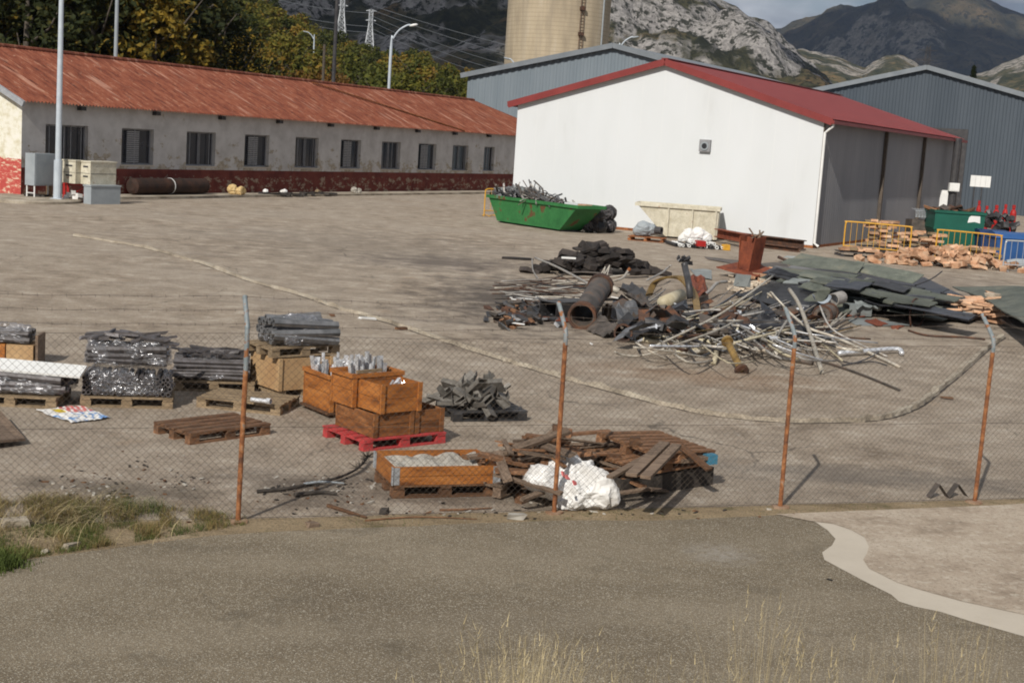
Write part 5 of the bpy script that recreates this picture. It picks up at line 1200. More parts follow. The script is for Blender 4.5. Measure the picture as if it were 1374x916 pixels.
while cnt < 19000:
    px = rnd.uniform(-60, 330); py = rnd.uniform(664, 770)
    if rnd.random() > dens(px, py)*1.5: continue
    q = G(px, py); green = 1 if (noise.noise(Vector((px*.02, py*.04, 8)))+(.25 if py > 705 or px > 150 and py > 700 else -.12)) > .05 else 0
    hmax = .13 if not green else .07
    if 30 < px < 220 and 675 < py < 700: hmax = .19
    tip = blade(mb, (q.x, q.y, 0), hmax*rnd.uniform(.35, 1.0), rnd.uniform(.003, .007), rnd.uniform(.1, 1.6), rnd.uniform(0, 6.28), 3, green if rnd.random() < .8 else 1-green); cnt += 1
for i in range(160):       # long bent stalks
    px = rnd.gauss(70, 60); py = rnd.uniform(680, 740)-px*.03; q = G(px, py); blade(mb, (q.x, q.y, 0), rnd.uniform(.3, .7), .006, rnd.uniform(.9, 1.6), rnd.uniform(-1.2, 1.2), 8, 2, 1.0)
for i in range(1300):
    px = rnd.gauss(-2, 16); py = rnd.gauss(757, 6); q = G(px, py); blade(mb, (q.x, q.y, .01), rnd.uniform(.04, .13), .012, rnd.uniform(.1, 1.0), rnd.uniform(0, 6.28), 3, 1)
for i in range(1500):     # sparse tufts between asphalt and fence
    s = rnd.uniform(0, 11.5); n_ = rnd.uniform(-.32, .03); d_ = noise.noise(Vector((s*1.1, 2, 0)))
    if d_ < .05: continue
    q = FP(s, n_); blade(mb, (q[0], q[1], 0), rnd.uniform(.015, .05), .005, rnd.uniform(.2, 1.2), rnd.uniform(0, 6.28), 2, rnd.choice((0, 1, 1)))
solo('grass', mb, [M['oldstraw'], M['greengrass'], M['straw']], 'green and dry grass tangled along the fence foot, lower left', 'grass', kind='stuff')
mb = MB(); rnd = random.Random(93)
def bankz(x, y): e = 8.3+.10*x if x > 0 else 8.1; return min(2.25, max(-.05, .40*(e-1.1-y)))-.02
clump = [(690, 60, 10), (730, 26, 14), (705, 50, 12), (1013, 16, 12), (1018, 10, 6), (900, 12, 60), (860, 10, 20), (940, 12, 30), (1110, 14, 40), (1255, 12, 26), (1290, 14, 24), (1345, 18, 30), (1190, 10, 30), (780, 14, 40), (1160, 10, 20), (1060, 8, 20), (660, 12, 14)]
for (cx_, n_, sp2) in clump:
    for i in range(int(n_*3.0)):
        Y = rnd.uniform(3.6, 5.6); px = rnd.gauss(cx_, sp2); p = D(px, 900, Y); z0 = bankz(p.x, Y)
        pt = {690: 835, 705: 850, 730: 820, 1013: 790, 1018: 770, 1255: 810, 1290: 810, 1345: 830}.get(cx_, 860)+abs(rnd.gauss(0, 28)); h = D(px, pt, Y).z-z0
        if h < .1: continue
        tip = blade(mb, (p.x, Y, z0), h, rnd.uniform(.0025, .0042), rnd.uniform(.02, .38), rnd.uniform(0, 6.28), 7)
        if rnd.random() < .14:      # seed head
            for k in range(9): t = k/9; blade(mb, (tip.x, tip.y, tip.z-.02-.16*t), .035, .003, rnd.uniform(.3, .9), rnd.uniform(0, 6.28), 1)
for i in range(1800):
    Y = rnd.uniform(2.6, 4.8); x = rnd.uniform(-1.6, 2.6); h = rnd.uniform(.15, .42); z0 = bankz(x, Y); 
    if x < -.15: h *= .5
    blade(mb, (x, Y, z0), h, .005, rnd.uniform(.1, .8), rnd.uniform(0, 6.28), 4)
solo('dry_grass', mb, [M['straw']], 'tall dry straw-coloured grass stalks on the bank at bottom right', 'grass', kind='stuff')

# ================================================================ SCRAP HEAP
def P3(px, py, z=0.0): return G(px, py, z)
def tubep(pts, r, mt, name, label, cat='pipe', n=8, flat=1.0, group=None, sm=4, hollow=False, elbow=False):
    q = [P3(*p) for p in pts]; o0 = q[0].copy(); q = [p-o0 for p in q]
    if len(q) > 2 and sm: q = smoothline(q, sm)
    mb = MB()
    if hollow: mb.pipe(q[0], q[-1], r, r*.82, 16)
    else: mb.tube(q, r, n, flat=flat)
    return solo(name, mb, M[mt], label, cat, o0, group=group, smooth=not hollow)
# heap of dark tar-felt slabs
rnd = random.Random(101)
c0 = G(798, 366); ux = (G(880, 366)-c0); ux.z = 0; ux = ux/ux.length
for i in range(120):
    t = rnd.gauss(0, .5); 
    if abs(t) > 1.15: continue
    dep = rnd.uniform(-.9, 1.0); hh = .92*max(0, 1-abs(t)**1.5)*(1-.45*abs(dep)); p = c0+ux*(t*2.15)+Vector((0, dep, .03+hh*rnd.random()**.5))
    mb = MB(); n = rnd.choice((4, 5, 5, 6)); s = rnd.uniform(.22, .46); th_ = rnd.uniform(.03, .09); poly = [(s*math.cos(6.283*k/n)*rnd.uniform(.7, 1.2), s*.75*math.sin(6.283*k/n)*rnd.uniform(.7, 1.2)) for k in range(n)]; mb.prism(poly, -th_, th_)
    o = solo('felt_piece', mb, M['rubber'], 'broken dark slab in the black heap at the back of the scrap', 'felt piece', p, group='dark slabs heaped behind the scrap pipes'); o.rotation_euler = (rnd.uniform(-.5, .5), rnd.uniform(-.5, .5), rnd.uniform(0, 6.28))
mb = MB(); mb.prism([(-.55, -.2), (.1, -.28), (.5, -.1), (.42, .2), (-.2, .26), (-.5, .12)], 0, .06); solo('felt_piece', mb, M['rubber'], 'single dark slab lying apart, left of the black heap', 'felt piece', G(695, 348), .1)
mb = MB(); mb.box((0, 0, 0), (.42, .06, .05)); solo('white_strip', mb, M['sign'], 'short white strip on top of the black slab heap', 'strip', P3(763, 346, .55), .1)
# long bent grey pipes around
def rod(pts, r, mt, label, **k): return tubep(pts, r, mt, 'scrap_rod', label, 'rod', 6, **k)
tubep([(718, 346, .35), (745, 357, .30), (772, 371, .30), (790, 381, .30)], .035, 'pipegrey', 'scrap_pipe', 'long grey pipe sloping down from the left end of the black slab heap')
tubep([(714, 347, .34), (715, 362, .15), (722, 374, .05), (728, 381, .03)], .022, 'pipegrey', 'scrap_pipe', 'thin grey pipe dropping to the ground beside the left end of the slab heap')
rod([(727, 384, .1), (775, 377, .2), (815, 372, .3), (845, 368, .4)], .02, 'pipepale', 'thin pale rod running right to the orange-tipped end')
rod([(738, 376, .05), (765, 366, .25), (800, 366, .3), (840, 372, .25), (870, 371, .3)], .028, 'duct', 'dull grey tube curving before the black slab heap')
tubep([(868, 376, .25), (888, 366, .35), (895, 360, .4), (900, 356, .5)], .03, 'pipegrey', 'scrap_pipe', 'grey pipe end pointing up, right of the slab heap')
tubep([(820, 378, .45), (835, 373, .5), (841, 366, .55), (843, 363, .6)], .032, 'pipepale', 'scrap_pipe', 'pale bent pipe with orange end, behind the big dark duct')
mb = MB(); mb.tube([(0, 0, 0), (.05, 0, .07)], .045, 8); solo('rust_nub', mb, M['rust'], 'orange end cap on the pale bent pipe', 'metal piece', P3(843, 363, .6))
rnd = random.Random(111)
for i in range(46):      # thin rods bundle on the left
    y0 = rnd.uniform(376, 402); x0 = rnd.uniform(655, 740); ln = rnd.uniform(50, 125); dy = rnd.uniform(-9, 9)+.05*ln; z0, z1 = rnd.uniform(.02, .18), rnd.uniform(.03, .30); bw_ = rnd.uniform(-5, 5)
    rod([(x0, y0, z0), (x0+ln*.5, y0+dy*.5+bw_, (z0+z1)/2), (x0+ln, y0+dy, z1)], rnd.uniform(.009, .02), rnd.choice(('darkrust', 'duct', 'pipegrey', 'darkmetal', 'darkrust', 'pipepale')), 'thin rod among the loose rods fanning out at the left of the scrap heap', group='thin rods at the left of the scrap heap')
for i, (x0, y0, x1, y1, w_) in enumerate(((686, 401, 727, 405, .05), (684, 399, 725, 402, .03), (719, 398, 735, 400, .05), (681, 432, 704, 435, .05), (820, 398, 830, 400, .05), (723, 408, 730, 411, .05), (792, 460, 795, 462, .03))):
    A, B = P3(x0, y0, .14), P3(x1, y1, .12); mb = MB(); mb.beam(A-A, B-A, w_, .02)
    solo('white_strip', mb, M['sign'], ('long bright white strip at left of scrap heap, nearest of a pair', 'long bright white strip at left of scrap heap, rear one of a pair', 'short white strip beside the dark metal box', 'white strip lying lowest at left edge of the scrap', 'short white strip right of the big duct mouth', 'tiny white strip under the long pair', 'tiny white chip before the scrap')[i], 'strip', A)
# crumbs of scrap at lower left
for i in range(120):
    px = rnd.gauss(700, 24); py = rnd.gauss(421, 9)
    if py > 440 or px < 648: continue
    s = rnd.uniform(.05, .2); mb = MB(); mb.box((0, 0, 0), (s*2, s, s*.35), jit=.22); q = G(px, py, rnd.uniform(.02, .12))
    o = solo('scrap_piece', mb, M[rnd.choice(('darkrust', 'darkmetal', 'duct', 'wetblack', 'woodbrown', 'darkmetal', 'aludull'))], 'small rusty scrap piece on the ground at lower left of the heap', 'scrap', q, group='small scrap at the lower left of the heap'); o.rotation_euler = (rnd.uniform(-.6, .6), rnd.uniform(-.6, .6), rnd.uniform(0, 6))
# dark metal box duct, big duct and others
def boxduct(A, B, w_, h_, mt, label, name='metal_duct', t_=.012):
    A, B = Vector(A), Vector(B); d = B-A; L_ = d.length; x = d/L_; y = Vector((0, 0, 1)).cross(x).normalized(); z = x.cross(y); mb = MB()
    for c, dims in (((0, 0, h_/2), (L_, w_, t_)), ((0, 0, -h_/2), (L_, w_, t_)), ((0, w_/2, 0), (L_, t_, h_-t_)), ((0, -w_/2, 0), (L_, t_, h_-t_))): mb.box(c, dims)
    o = solo(name, mb, M[mt], label, 'duct', (A+B)/2); o.matrix_world = Matrix.Translation((A+B)/2) @ Matrix((x, y, z)).transposed().to_4x4(); return o
boxduct(P3(735, 415, .22), P3(786, 412, .22), .5, .34, 'darkmetal', 'square dark blue-grey metal duct at left of the big round duct')
mb = MB(); mb.beam((0, 0, 0), P3(782, 430, .05)-P3(729, 427, .05), .25, .05); solo('rusty_plate', mb, M['oxide'], 'thin rust-red plate edge below the square dark duct', 'plate', P3(729, 427, .05))
BD = thing('big_duct', 'big dusty round duct with wide open mouth facing lower left, centre of scrap', 'duct', P3(781, 424, .28))
e_ = P3(806, 384, .70)-P3(781, 424, .28)
obj('shell', MB().pipe((0, 0, 0), e_, .255, .235, 24), M['duct'], BD, smooth=False); obj('mouth_flange', MB().pipe(e_*-.02, e_*.04, .31, .257, 24), M['darkrust'], BD); obj('end_flange', MB().pipe(e_*.95, e_*1.02, .30, .257, 24), M['darkrust'], BD)
mb = MB()
for a, b_ in (((802, 376, .75), (812, 358, 1.0)), ((805, 378, .75), (818, 356, 1.05)), ((812, 379, .75), (818, 356, 1.05)), ((808, 376, .78), (812, 358, 1.0))): mb.tube([P3(*a)-P3(808, 378, .75), P3(*b_)-P3(808, 378, .75)], .014, 6)
solo('rod_frame', mb, M['pipepale'], 'small pointed frame of pale rods rising above the big duct', 'frame', P3(808, 378, .75))
tubep([(806, 380, .72), (818, 385, .70), (830, 391, .62)], .07, 'pipepale', 'scrap_pipe', 'short fat pale pipe at the upper end of the big duct', n=12)
tubep([(793, 428, .1), (800, 408, .3), (812, 402, .35), (832, 402, .4)], .028, 'duct', 'scrap_pipe', 'bent dusty tube right beside the big duct mouth')
def sheet(pts, mt, label, th=.012, seed=0, bend=.08, nx=8, ny=5, name='metal_sheet', group=None, cat='sheet'):
    q = [P3(*p) for p in pts]; c0 = q[0].copy(); q = [p-c0 for p in q]; mb = MB(); top = []
    for s in (0, 1):
        for i in range(nx+1):
            for j in range(ny+1):
                u_, v_ = i/nx, j/ny; p = q[0]*(1-u_)*(1-v_)+q[1]*u_*(1-v_)+q[2]*u_*v_+q[3]*(1-u_)*v_
                p = p+Vector((0, 0, bend*noise.noise(Vector((u_*2.2+seed*3, v_*1.7, seed)))+bend*.35*noise.noise(Vector((u_*6, v_*6, seed+3)))-s*th)); mb.v.append(tuple(p))
    n1 = (nx+1)*(ny+1)
    for i in range(nx):
        for j in range(ny):
            a_ = i*(ny+1)+j; mb.f.append((a_, a_+ny+1, a_+ny+2, a_+1)); mb.f.append((n1+a_+1, n1+a_+ny+2, n1+a_+ny+1, n1+a_)); mb.m += [0, 0]
    per = [i*(ny+1) for i in range(nx+1)]+[nx*(ny+1)+j for j in range(1, ny+1)]+[i*(ny+1)+ny for i in range(nx-1, -1, -1)]+[j for j in range(ny-1, 0, -1)]
    for k in range(len(per)): a_, b_ = per[k], per[(k+1) % len(per)]; mb.f.append((a_, b_, n1+b_, n1+a_)); mb.m.append(0)
    return solo(name, mb, M[mt], label, cat, c0, group=group)
sheet([(786, 442, .04), (812, 452, .04), (828, 436, .28), (806, 424, .30)], 'duct', 'dark folded sheet on the ground right of the big duct mouth', seed=1, bend=.12)
sheet([(806, 432, .05), (818, 434, .05), (822, 410, .55), (812, 408, .55)], 'duct', 'narrow grey upright sheet behind the folded dark sheet', seed=2)
sheet([(820, 412, .55), (846, 405, .62), (862, 425, .35), (835, 438, .25)], 'aludull', 'crumpled dull metal sheet in the middle of the scrap', seed=3, bend=.3)
sheet([(838, 440, .10), (862, 448, .10), (880, 428, .45), (850, 415, .55)], 'duct', 'big bent dark panel in the middle of the scrap', seed=4, bend=.25)
sheet([(858, 405, .60), (880, 412, .5), (862, 396, .62), (836, 390, .62)], 'duct', 'long folded strip of dusty sheet above the bent panel', seed=5, bend=.2)
sheet([(830, 385, .5), (850, 378, .55), (872, 392, .45), (866, 400, .4)], 'darkmetal', 'black curled sheet behind the dusty strip', seed=6, bend=.3)
sheet([(868, 440, .15), (905, 445, .15), (900, 420, .45), (872, 420, .45)], 'darkrust', 'rusty curved panel left of the long thin rods', seed=7, bend=.3)
tubep([(836, 447, .18), (842, 436, .22)], .19, 'darkrust', 'round_flange', 'short rusty round flange ring standing in the scrap', hollow=True)
tubep([(890, 406, .45), (913, 396, .5)], .15, 'pipecream', 'drum', 'short tan drum lying in the scrap under the ochre arch', 'drum', 14)
# ochre arched band
q0 = P3(871, 392, .5); mb = MB(); pts = [P3(871, 394, .45), P3(878, 379, .65), P3(890, 372, .78), P3(903, 370, .82), P3(916, 373, .75), P3(926, 385, .6), P3(933, 398, .4), P3(936, 420, .2)]
sm = smoothline([p-q0 for p in pts], 5)
for k in range(len(sm)-1):
    a, b_ = sm[k], sm[k+1]; wv_ = Vector((.10, .20, 0)); t_ = Vector((0, 0, -.05)); mb.face([a-wv_, b_-wv_, b_+wv_, a+wv_]); mb.face([a-wv_+t_, a+wv_+t_, b_+wv_+t_, b_-wv_+t_]); mb.face([a-wv_+t_, b_-wv_+t_, b_-wv_, a-wv_]); mb.face([a+wv_+t_, a+wv_, b_+wv_, b_+wv_+t_])
solo('arched_band', mb, M['brass'], 'wide ochre metal band arched over the middle of the scrap', 'metal band', q0)
tubep([(926, 400, .4), (924, 380, .75), (920, 362, 1.0), (918, 353, 1.15)], [.16, .10, .05, .03][0]*.5, 'darkmetal', 'crumpled_bar', 'dark crumpled metal stem standing up behind the ochre arch', 'scrap metal', 8)
mb = MB()
for _ in range(9): mb.box((rnd.uniform(-.16, .16), rnd.uniform(-.1, .1), rnd.uniform(-.05, .1)), (rnd.uniform(.1, .28), .05, .09), wob(rnd.uniform(-1, 1), rnd.uniform(-.6, .6), rnd.uniform(0, 6)), jit=.2)
solo('crumpled_metal', mb, M['darkmetal'], 'dark crumpled metal tip on top of the standing stem', 'scrap metal', P3(918, 351, 1.12))
sheet([(925, 372, .35), (945, 370, .3), (950, 395, .2), (930, 400, .3)], 'oxide', 'rusty sheet right of the ochre arch', seed=9, bend=.2)
tubep([(932, 400, .15), (950, 392, .22), (962, 380, .35), (975, 378, .35)], .045, 'pipegrey', 'scrap_pipe', 'grey pipe curving up beside the rusty column plate')
# long pipes lying at the front
FR = [([(857, 448, .10), (915, 455, .10), (975, 462, .10)], .075, 'pipecream', 'upper long cream pipe lying at the front of the scrap'), ([(855, 454, .06), (910, 464, .06), (962, 468, .06)], .06, 'pipecream', 'lower long cream pipe lying at the front of the scrap'),
      ([(905, 474, .06), (950, 468, .08), (985, 466, .1), (1002, 462, .12)], .055, 'pipecream', 'cream pipe with fittings at the near front of the scrap'), ([(975, 442, .25), (1035, 441, .25), (1080, 444, .22)], .12, 'black', 'shiny black fat pipe lying level in the scrap front'),
      ([(985, 457, .12), (1040, 458, .12), (1100, 452, .12)], .075, 'black', 'thinner shiny black pipe below the fat black pipe'), ([(955, 450, .3), (1000, 432, .35), (1070, 436, .3)], .06, 'darkmetal', 'dark pipe lying behind the fat black pipe'),
      ([(825, 472, .12), (835, 476, .05), (862, 477, .05), (905, 463, .3), (960, 444, .45), (985, 432, .5)], .026, 'pipepale', 'long thin pale rod sweeping along the left front of the scrap'),
      ([(868, 469, .15), (905, 452, .35), (960, 425, .6), (1000, 398, .85), (1037, 370, 1.1)], .028, 'pipepale', 'longest pale rod leaning up towards the rusty column'),
      ([(900, 455, .2), (925, 442, .4), (950, 432, .45), (997, 430, .45)], .024, 'pipepale', 'pale rod crossing level through middle of scrap'),
      ([(925, 418, .5), (965, 416, .5), (990, 424, .45), (1025, 418, .5)], .03, 'pipegrey', 'grey tube lying level behind the pale rods'),
      ([(1030, 394, .8), (1045, 404, .7), (1060, 420, .5), (1085, 440, .35), (1120, 452, .2), (1160, 470, .08), (1207, 492, .03)], .035, 'pipepale', 'long pale pipe running down to the right end of scrap'),
      ([(1059, 388, 1.0), (1072, 408, .8), (1086, 445, .4), (1103, 500, .03)], .05, 'pipepale', 'thick pale pipe leaning steeply beside the third post top'),
      ([(1100, 410, .6), (1115, 440, .3), (1150, 460, .1), (1190, 478, .03)], .024, 'pipegrey', 'thin grey pipe parallel to the long pale pipe'),
      ([(1060, 478, .05), (1100, 484, .04), (1150, 500, .03), (1207, 523, .03)], .022, 'duct', 'long dark rod reaching farthest out front right'), ([(1045, 477, .08), (1090, 486, .06)], .07, 'duct', 'thick dusty pipe stub at the start of the dark rod'),
      ([(1125, 474, .08), (1160, 471, .09), (1203, 468, .10), (1210, 474, .06)], .05, 'alu', 'shiny straight pipe with elbow at the right end of scrap'),
      ([(1043, 445, .4), (1030, 465, .2), (1000, 478, .08), (985, 480, .03)], .022, 'pipepale', 'thin pale rod curving down at the front of scrap'), ([(1035, 470, .1), (1042, 452, .3), (1056, 430, .6)], .032, 'pipegrey', 'grey rod crossing behind the steep pale pipe'),
      ([(1010, 465, .2), (1050, 477, .08), (1075, 480, .05)], .06, 'pipepale', 'short pale pipe pointing down near the third post'), ([(1030, 400, .7), (1034, 392, .85), (1040, 398, .8), (1053, 412, .6)], .024, 'pipepale', 'pale rod bent like a hook behind third post'),
      ([(990, 440, .4), (984, 455, .2), (988, 462, .1)], .025, 'pipecream', 'short bent cream tube near the flanged brown pipe'), ([(1120, 478, .05), (1140, 487, .03), (1170, 485, .05), (1190, 490, .02)], .014, 'black', 'thin black cable at the right end of scrap'),
      ([(1130, 490, .02), (1150, 486, .04), (1170, 478, .07), (1180, 470, .08)], .014, 'black', 'looping black cable near the shiny elbow pipe')]
for pts, r, mt_, lb in FR: tubep(pts, r*(.85 if mt_ in ('pipepale', 'pipegrey', 'pipecream') else 1), mt_, 'scrap_pipe', lb, n=10)
T = thing('flanged_pipe', 'short rusty brown pipe with flanged foot leaning out at the front of the scrap', 'pipe', P3(976, 458, .45)); v_ = P3(995, 497, .05)-P3(976, 458, .45)
obj('pipe', MB().tube([(0, 0, 0), v_], .065, 12), M['brass'], T, smooth=False); obj('flange', MB().pipe(v_*.97, v_*1.04, .13, .04, 16), M['darkrust'], T); obj('flange', MB().pipe(v_*-.04, v_*.03, .11, .04, 16), M['brass'], T)
tubep([(962, 462, .15), (960, 478, .12), (957, 488, .02)], .05, 'pipecream', 'tap_pipe', 'short cream pipe tee with black foot at the scrap front', n=10)
tubep([(910, 474, .05), (935, 472, .06), (960, 468, .07)], .045, 'pipepale', 'scrap_pipe', 'pale pipe with knobby ends at near left front', n=8)
for i in range(230):     # tangle filling the middle
    cx_, cy_ = rnd.choice(((900, 425), (950, 430), (1000, 432), (1050, 440), (1080, 450), (870, 430), (930, 450), (850, 415), (1000, 450))); x0 = rnd.gauss(cx_, 22); y0 = rnd.gauss(cy_, 8); ln = rnd.uniform(20, 75); an = rnd.gauss(.05, .45)
    zm = .45*max(.1, 1-abs(x0-960)/190); z0, z1 = rnd.uniform(.03, zm), rnd.uniform(.03, zm)
    rod([(x0, y0, z0), (x0+ln*.5*math.cos(an), y0+ln*.5*math.sin(an)+rnd.uniform(-3, 3), (z0+z1)/2+.04), (x0+ln*math.cos(an), min(470, y0+ln*math.sin(an)), z1)], rnd.choice((.009, .012, .016, .02, .03)), rnd.choice(('darkrust', 'duct', 'pipegrey', 'darkmetal', 'pipepale', 'pipepale', 'pipegrey', 'pipegrey', 'brass', 'aludull', 'darkmetal', 'black')), 'pipe or rod in the dense tangle at the middle of the scrap heap', group='tangled pipes in the middle of the scrap heap')
for i in range(200):      # chunks and plates filling the middle, dark ones added to deepen the shade beneath
    x0 = rnd.uniform(822, 1090); y0 = rnd.gauss(428+.03*(x0-900), 9); s = rnd.uniform(.12, .42); q = P3(x0, y0, rnd.uniform(.03, .12+.50*max(0, 1-abs(x0-900)/170))); mb = MB(); mb.box((0, 0, 0), (s*1.6, s, rnd.choice((.02, .03, .12))), jit=.16)
    o = solo('scrap_plate', mb, M[rnd.choice(('darkrust', 'duct', 'darkmetal', 'darkrust', 'aludull', 'duct', 'black', 'black', 'darkmetal'))], 'bent dark plate added to darken the space under the tangled pipes of the scrap heap', 'scrap plate', q, group='dark plates under the tangled pipes'); o.rotation_euler = (rnd.uniform(-.8, .8), rnd.uniform(-.6, .6), rnd.uniform(0, 6))
for i in range(34):      # pale rods lying across the front of the tangle
    x0 = rnd.uniform(845, 1080); y0 = 440+rnd.uniform(-16, 26); ln = rnd.uniform(45, 120); an = rnd.choice((-.45, -.15, .1, .35, .6))+rnd.uniform(-.1, .1); z0, z1 = rnd.uniform(.08, .5), rnd.uniform(.03, .4)
    rod([(x0, y0, z0), (x0+ln*.5*math.cos(an), y0+ln*.5*math.sin(an)+rnd.uniform(-3, 3), (z0+z1)/2+.05), (x0+ln*math.cos(an), min(484, y0+ln*math.sin(an)), z1)], rnd.choice((.014, .02, .026)), rnd.choice(('pipepale', 'pipegrey', 'pipecream', 'alu')), 'pale rod lying across the front of the tangled scrap heap', group='pale rods across the front of the scrap heap')
for i in range(26):      # bright ends and clips
    x0 = rnd.uniform(830, 1080); y0 = rnd.gauss(430, 16); q = P3(x0, y0, rnd.uniform(.3, .5)); s = rnd.uniform(.03, .07); mb = MB(); mb.box((0, 0, 0), (s*2.2, s, s*.6), jit=.15)
    o = solo('bright_offcut', mb, M['alu'], 'small bright metal piece glinting in the scrap heap', 'metal piece', q, group='bright metal pieces in the scrap heap'); o.rotation_euler = (rnd.uniform(-.8, .8), rnd.uniform(-.6, .6), rnd.uniform(0, 6))
# hollow cylinder with flange
T = thing('hollow_cylinder', 'thick rusty hollow cylinder on its side, mouth to the left, right of third post', 'cylinder', P3(1103, 423, .22)); v_ = P3(1127, 412, .30)-P3(1103, 423, .22); v_ = v_/v_.length*.62
obj('shell', MB().pipe((0, 0, 0), v_, .20, .12, 22), M['duct'], T); obj('flange', MB().pipe(v_*.0, v_*.10, .25, .201, 22), M['darkrust'], T); obj('flange', MB().pipe(v_*.93, v_*1.02, .235, .201, 22), M['darkrust'], T)
q = P3(1104, 403, .45); mb = MB()
for k in range(14):
    a, b_ = math.pi*k/14, math.pi*(k+1)/14; mb.face([(-.22*math.cos(a), 0, -.2*math.sin(a)), (-.22*math.cos(b_), 0, -.2*math.sin(b_)), (-.22*math.cos(b_)+.1, .4, -.2*math.sin(b_)), (-.22*math.cos(a)+.1, .4, -.2*math.sin(a))])
solo('half_pipe', mb, M['lampgrey'], 'pale blue-grey half pipe shell on top of the hollow cylinder', 'half pipe', q+Vector((0, 0, .12)), .2)
q = P3(1118, 402, .45); solo('half_pipe', MB().pipe((0, 0, 0), (.3, .25, .05), .16, .14, 16), M['pipegrey'], 'grey thin-walled ring beside the half pipe shell', 'ring', q, .1)
boxduct(P3(1135, 415, .18), P3(1165, 416, .18), .35, .28, 'bluesheet', 'pale grey square box behind the hollow cylinder', 'metal_box')
sheet([(1145, 404, .35), (1185, 410, .30), (1178, 414, .25), (1150, 414, .25)], 'bluesheet', 'ragged pale sheet right of the pale square box', seed=12, bend=.15)
# green-grey sheets in an untidy stack
rndS = random.Random(17); SH_ = [([(1020, 372, .3), (1085, 386, .3), (1135, 382, .35), (1060, 362, .45)], 'greysheet'), ([(985, 395, .1), (1085, 420, .1), (1115, 388, .4), (1040, 378, .5)], 'darkmetal'), ([(1078, 402, .3), (1140, 408, .25), (1172, 390, .5), (1100, 388, .55)], 'greysheet'),
       ([(1048, 352, .62), (1075, 340, .90), (1160, 353, .92), (1150, 366, .66)], 'greysheet'), ([(1130, 360, .70), (1150, 350, .90), (1240, 368, .80), (1225, 380, .55)], 'greysheet')]
for k in range(88):
    lay = k/88; z = .12+.62*lay*rndS.uniform(.7, 1.1); cx_ = rndS.uniform(1045, 1245)-lay*45; base_y = 352+(cx_-1050)*.175+(1-lay)*24; ln = rndS.choice((rndS.uniform(20, 60), rndS.uniform(45, 110))); wd = rndS.uniform(3.5, 9); sl = .18+rndS.uniform(-.11, .10)
    if cx_+ln > 1300: ln = 1300-cx_
    y0 = base_y+14+rndS.uniform(-10, 9); tl = rndS.uniform(-.05, .07)
    SH_.append(([(cx_, y0, z), (cx_+wd*2.2, y0-wd, z+.05+tl), (cx_+wd*2.2+ln, y0-wd+ln*sl, z+tl), (cx_+ln, y0+ln*sl, z-.05)], rndS.choice(('greysheet', 'greysheet', 'greysheet', 'bluesheet', 'darkmetal', 'black', 'black'))))
for k, (pts, mt_) in enumerate(SH_):
    sheet(pts, mt_, 'thin grey sheet in the long untidy stack right of the scrap pipes', seed=20+k, bend=.05, th=.025, name='panel_sheet', group='grey sheets of the untidy stack')
mb = MB(); rb = [G(1030, 388), G(1075, 352), G(1240, 380), G(1300, 410), G(1255, 418), G(1120, 412)]  # added black block: paints the dark gaps beneath the sheets
mb.prism([(p.x, p.y) for p in rb], 0, .20); solo('black_underlay', mb, M['black'], 'black filler block painting the dark gaps underneath the grey sheets', 'filler block')
tubep([(1228, 383, .4), (1250, 374, .55), (1264, 364, .75)], .02, 'steeldark', 'scrap_rod', 'dark rod sticking up from the right end of the sheet stack', 'rod')
# big sheet slab on the right with tiles under it
sheet([(1278, 384, .25), (1380, 384, .75), (1400, 448, .65), (1322, 400, .50)], 'greysheet', 'big grey-green sheet tilted up at the right edge', seed=60, bend=.08, th=.03)
sheet([(1300, 392, .20), (1392, 398, .55), (1400, 452, .4), (1345, 430, .2)], 'black', 'black board under the big tilted sheet at right edge', seed=61, bend=.05, th=.05)
for i, (px, py, z, s) in enumerate(((1301, 404, .35, .16), (1312, 406, .32, .13), (1330, 396, .55, .17), (1340, 412, .35, .12))):
    mb = MB(); mb.box((0, 0, 0), (s*2, s*1.3, s*.8), jit=.2); solo('rubble_block', mb, M['rubble'], ('pale rubble block left of the tile stacks', 'small pale rubble block beside the larger one', 'pale rubble block on the big tilted sheet', 'small rubble block between tiles and tilted sheet')[i], 'rubble', G(px, py, z), i)
def stackgrp(cx_, cy_, n, dx, dy, zt, dims, mt_, name, label, group, cat, seed, ang=0, jt=.08):
    rn = random.Random(seed); proto = None
    for i in range(n):
        q = G(rn.gauss(cx_, dx), rn.gauss(cy_, dy), 0); z = dims[2]/2+rn.random()*zt
        if proto is None:
            mb = MB(); mb.box((0, 0, 0), dims, jit=jt); proto = solo(name, mb, M[mt_], label, cat, group=group); o = proto
        else: o = dup(proto)
        o.location = (q.x, q.y, z); o.rotation_euler = (rn.uniform(-.2, .2), rn.uniform(-.2, .2), ang+rn.uniform(-.5, .5))
stackgrp(1290, 424, 40, 12, 4, .42, (.42, .22, .05), 'brick', 'clay_tile', 'orange-brown tile in left stack under the rubble blocks', 'tiles of the left stack', 'tile', 1)
stackgrp(1330, 425, 46, 9, 5, .50, (.42, .24, .05), 'brick', 'clay_tile', 'orange-brown tile in the right stack beside last post top', 'tiles of the right stack', 'tile', 2)
stackgrp(1243, 418, 60, 22, 5, .36, (.40, .12, .07), 'darkmetal', 'dark_part', 'dark metal part in the black heap left of the tile stacks', 'dark parts heaped left of the tiles', 'metal part', 3)
tubep([(1222, 437, .03), (1221, 420, .35), (1225, 404, .60), (1232, 402, .6), (1240, 420, .3), (1234, 436, .04), (1224, 436, .03)], .022, 'darkrust', 'bent_rod', 'rusty rod bent into a loop before the dark parts heap', 'rod', 8)
tubep([(1219, 443, .03), (1245, 450, .03), (1290, 452, .03), (1322, 455, .03)], .022, 'darkrust', 'bent_rod', 'long rusty rod on the ground from loop to last post', 'rod', 8)
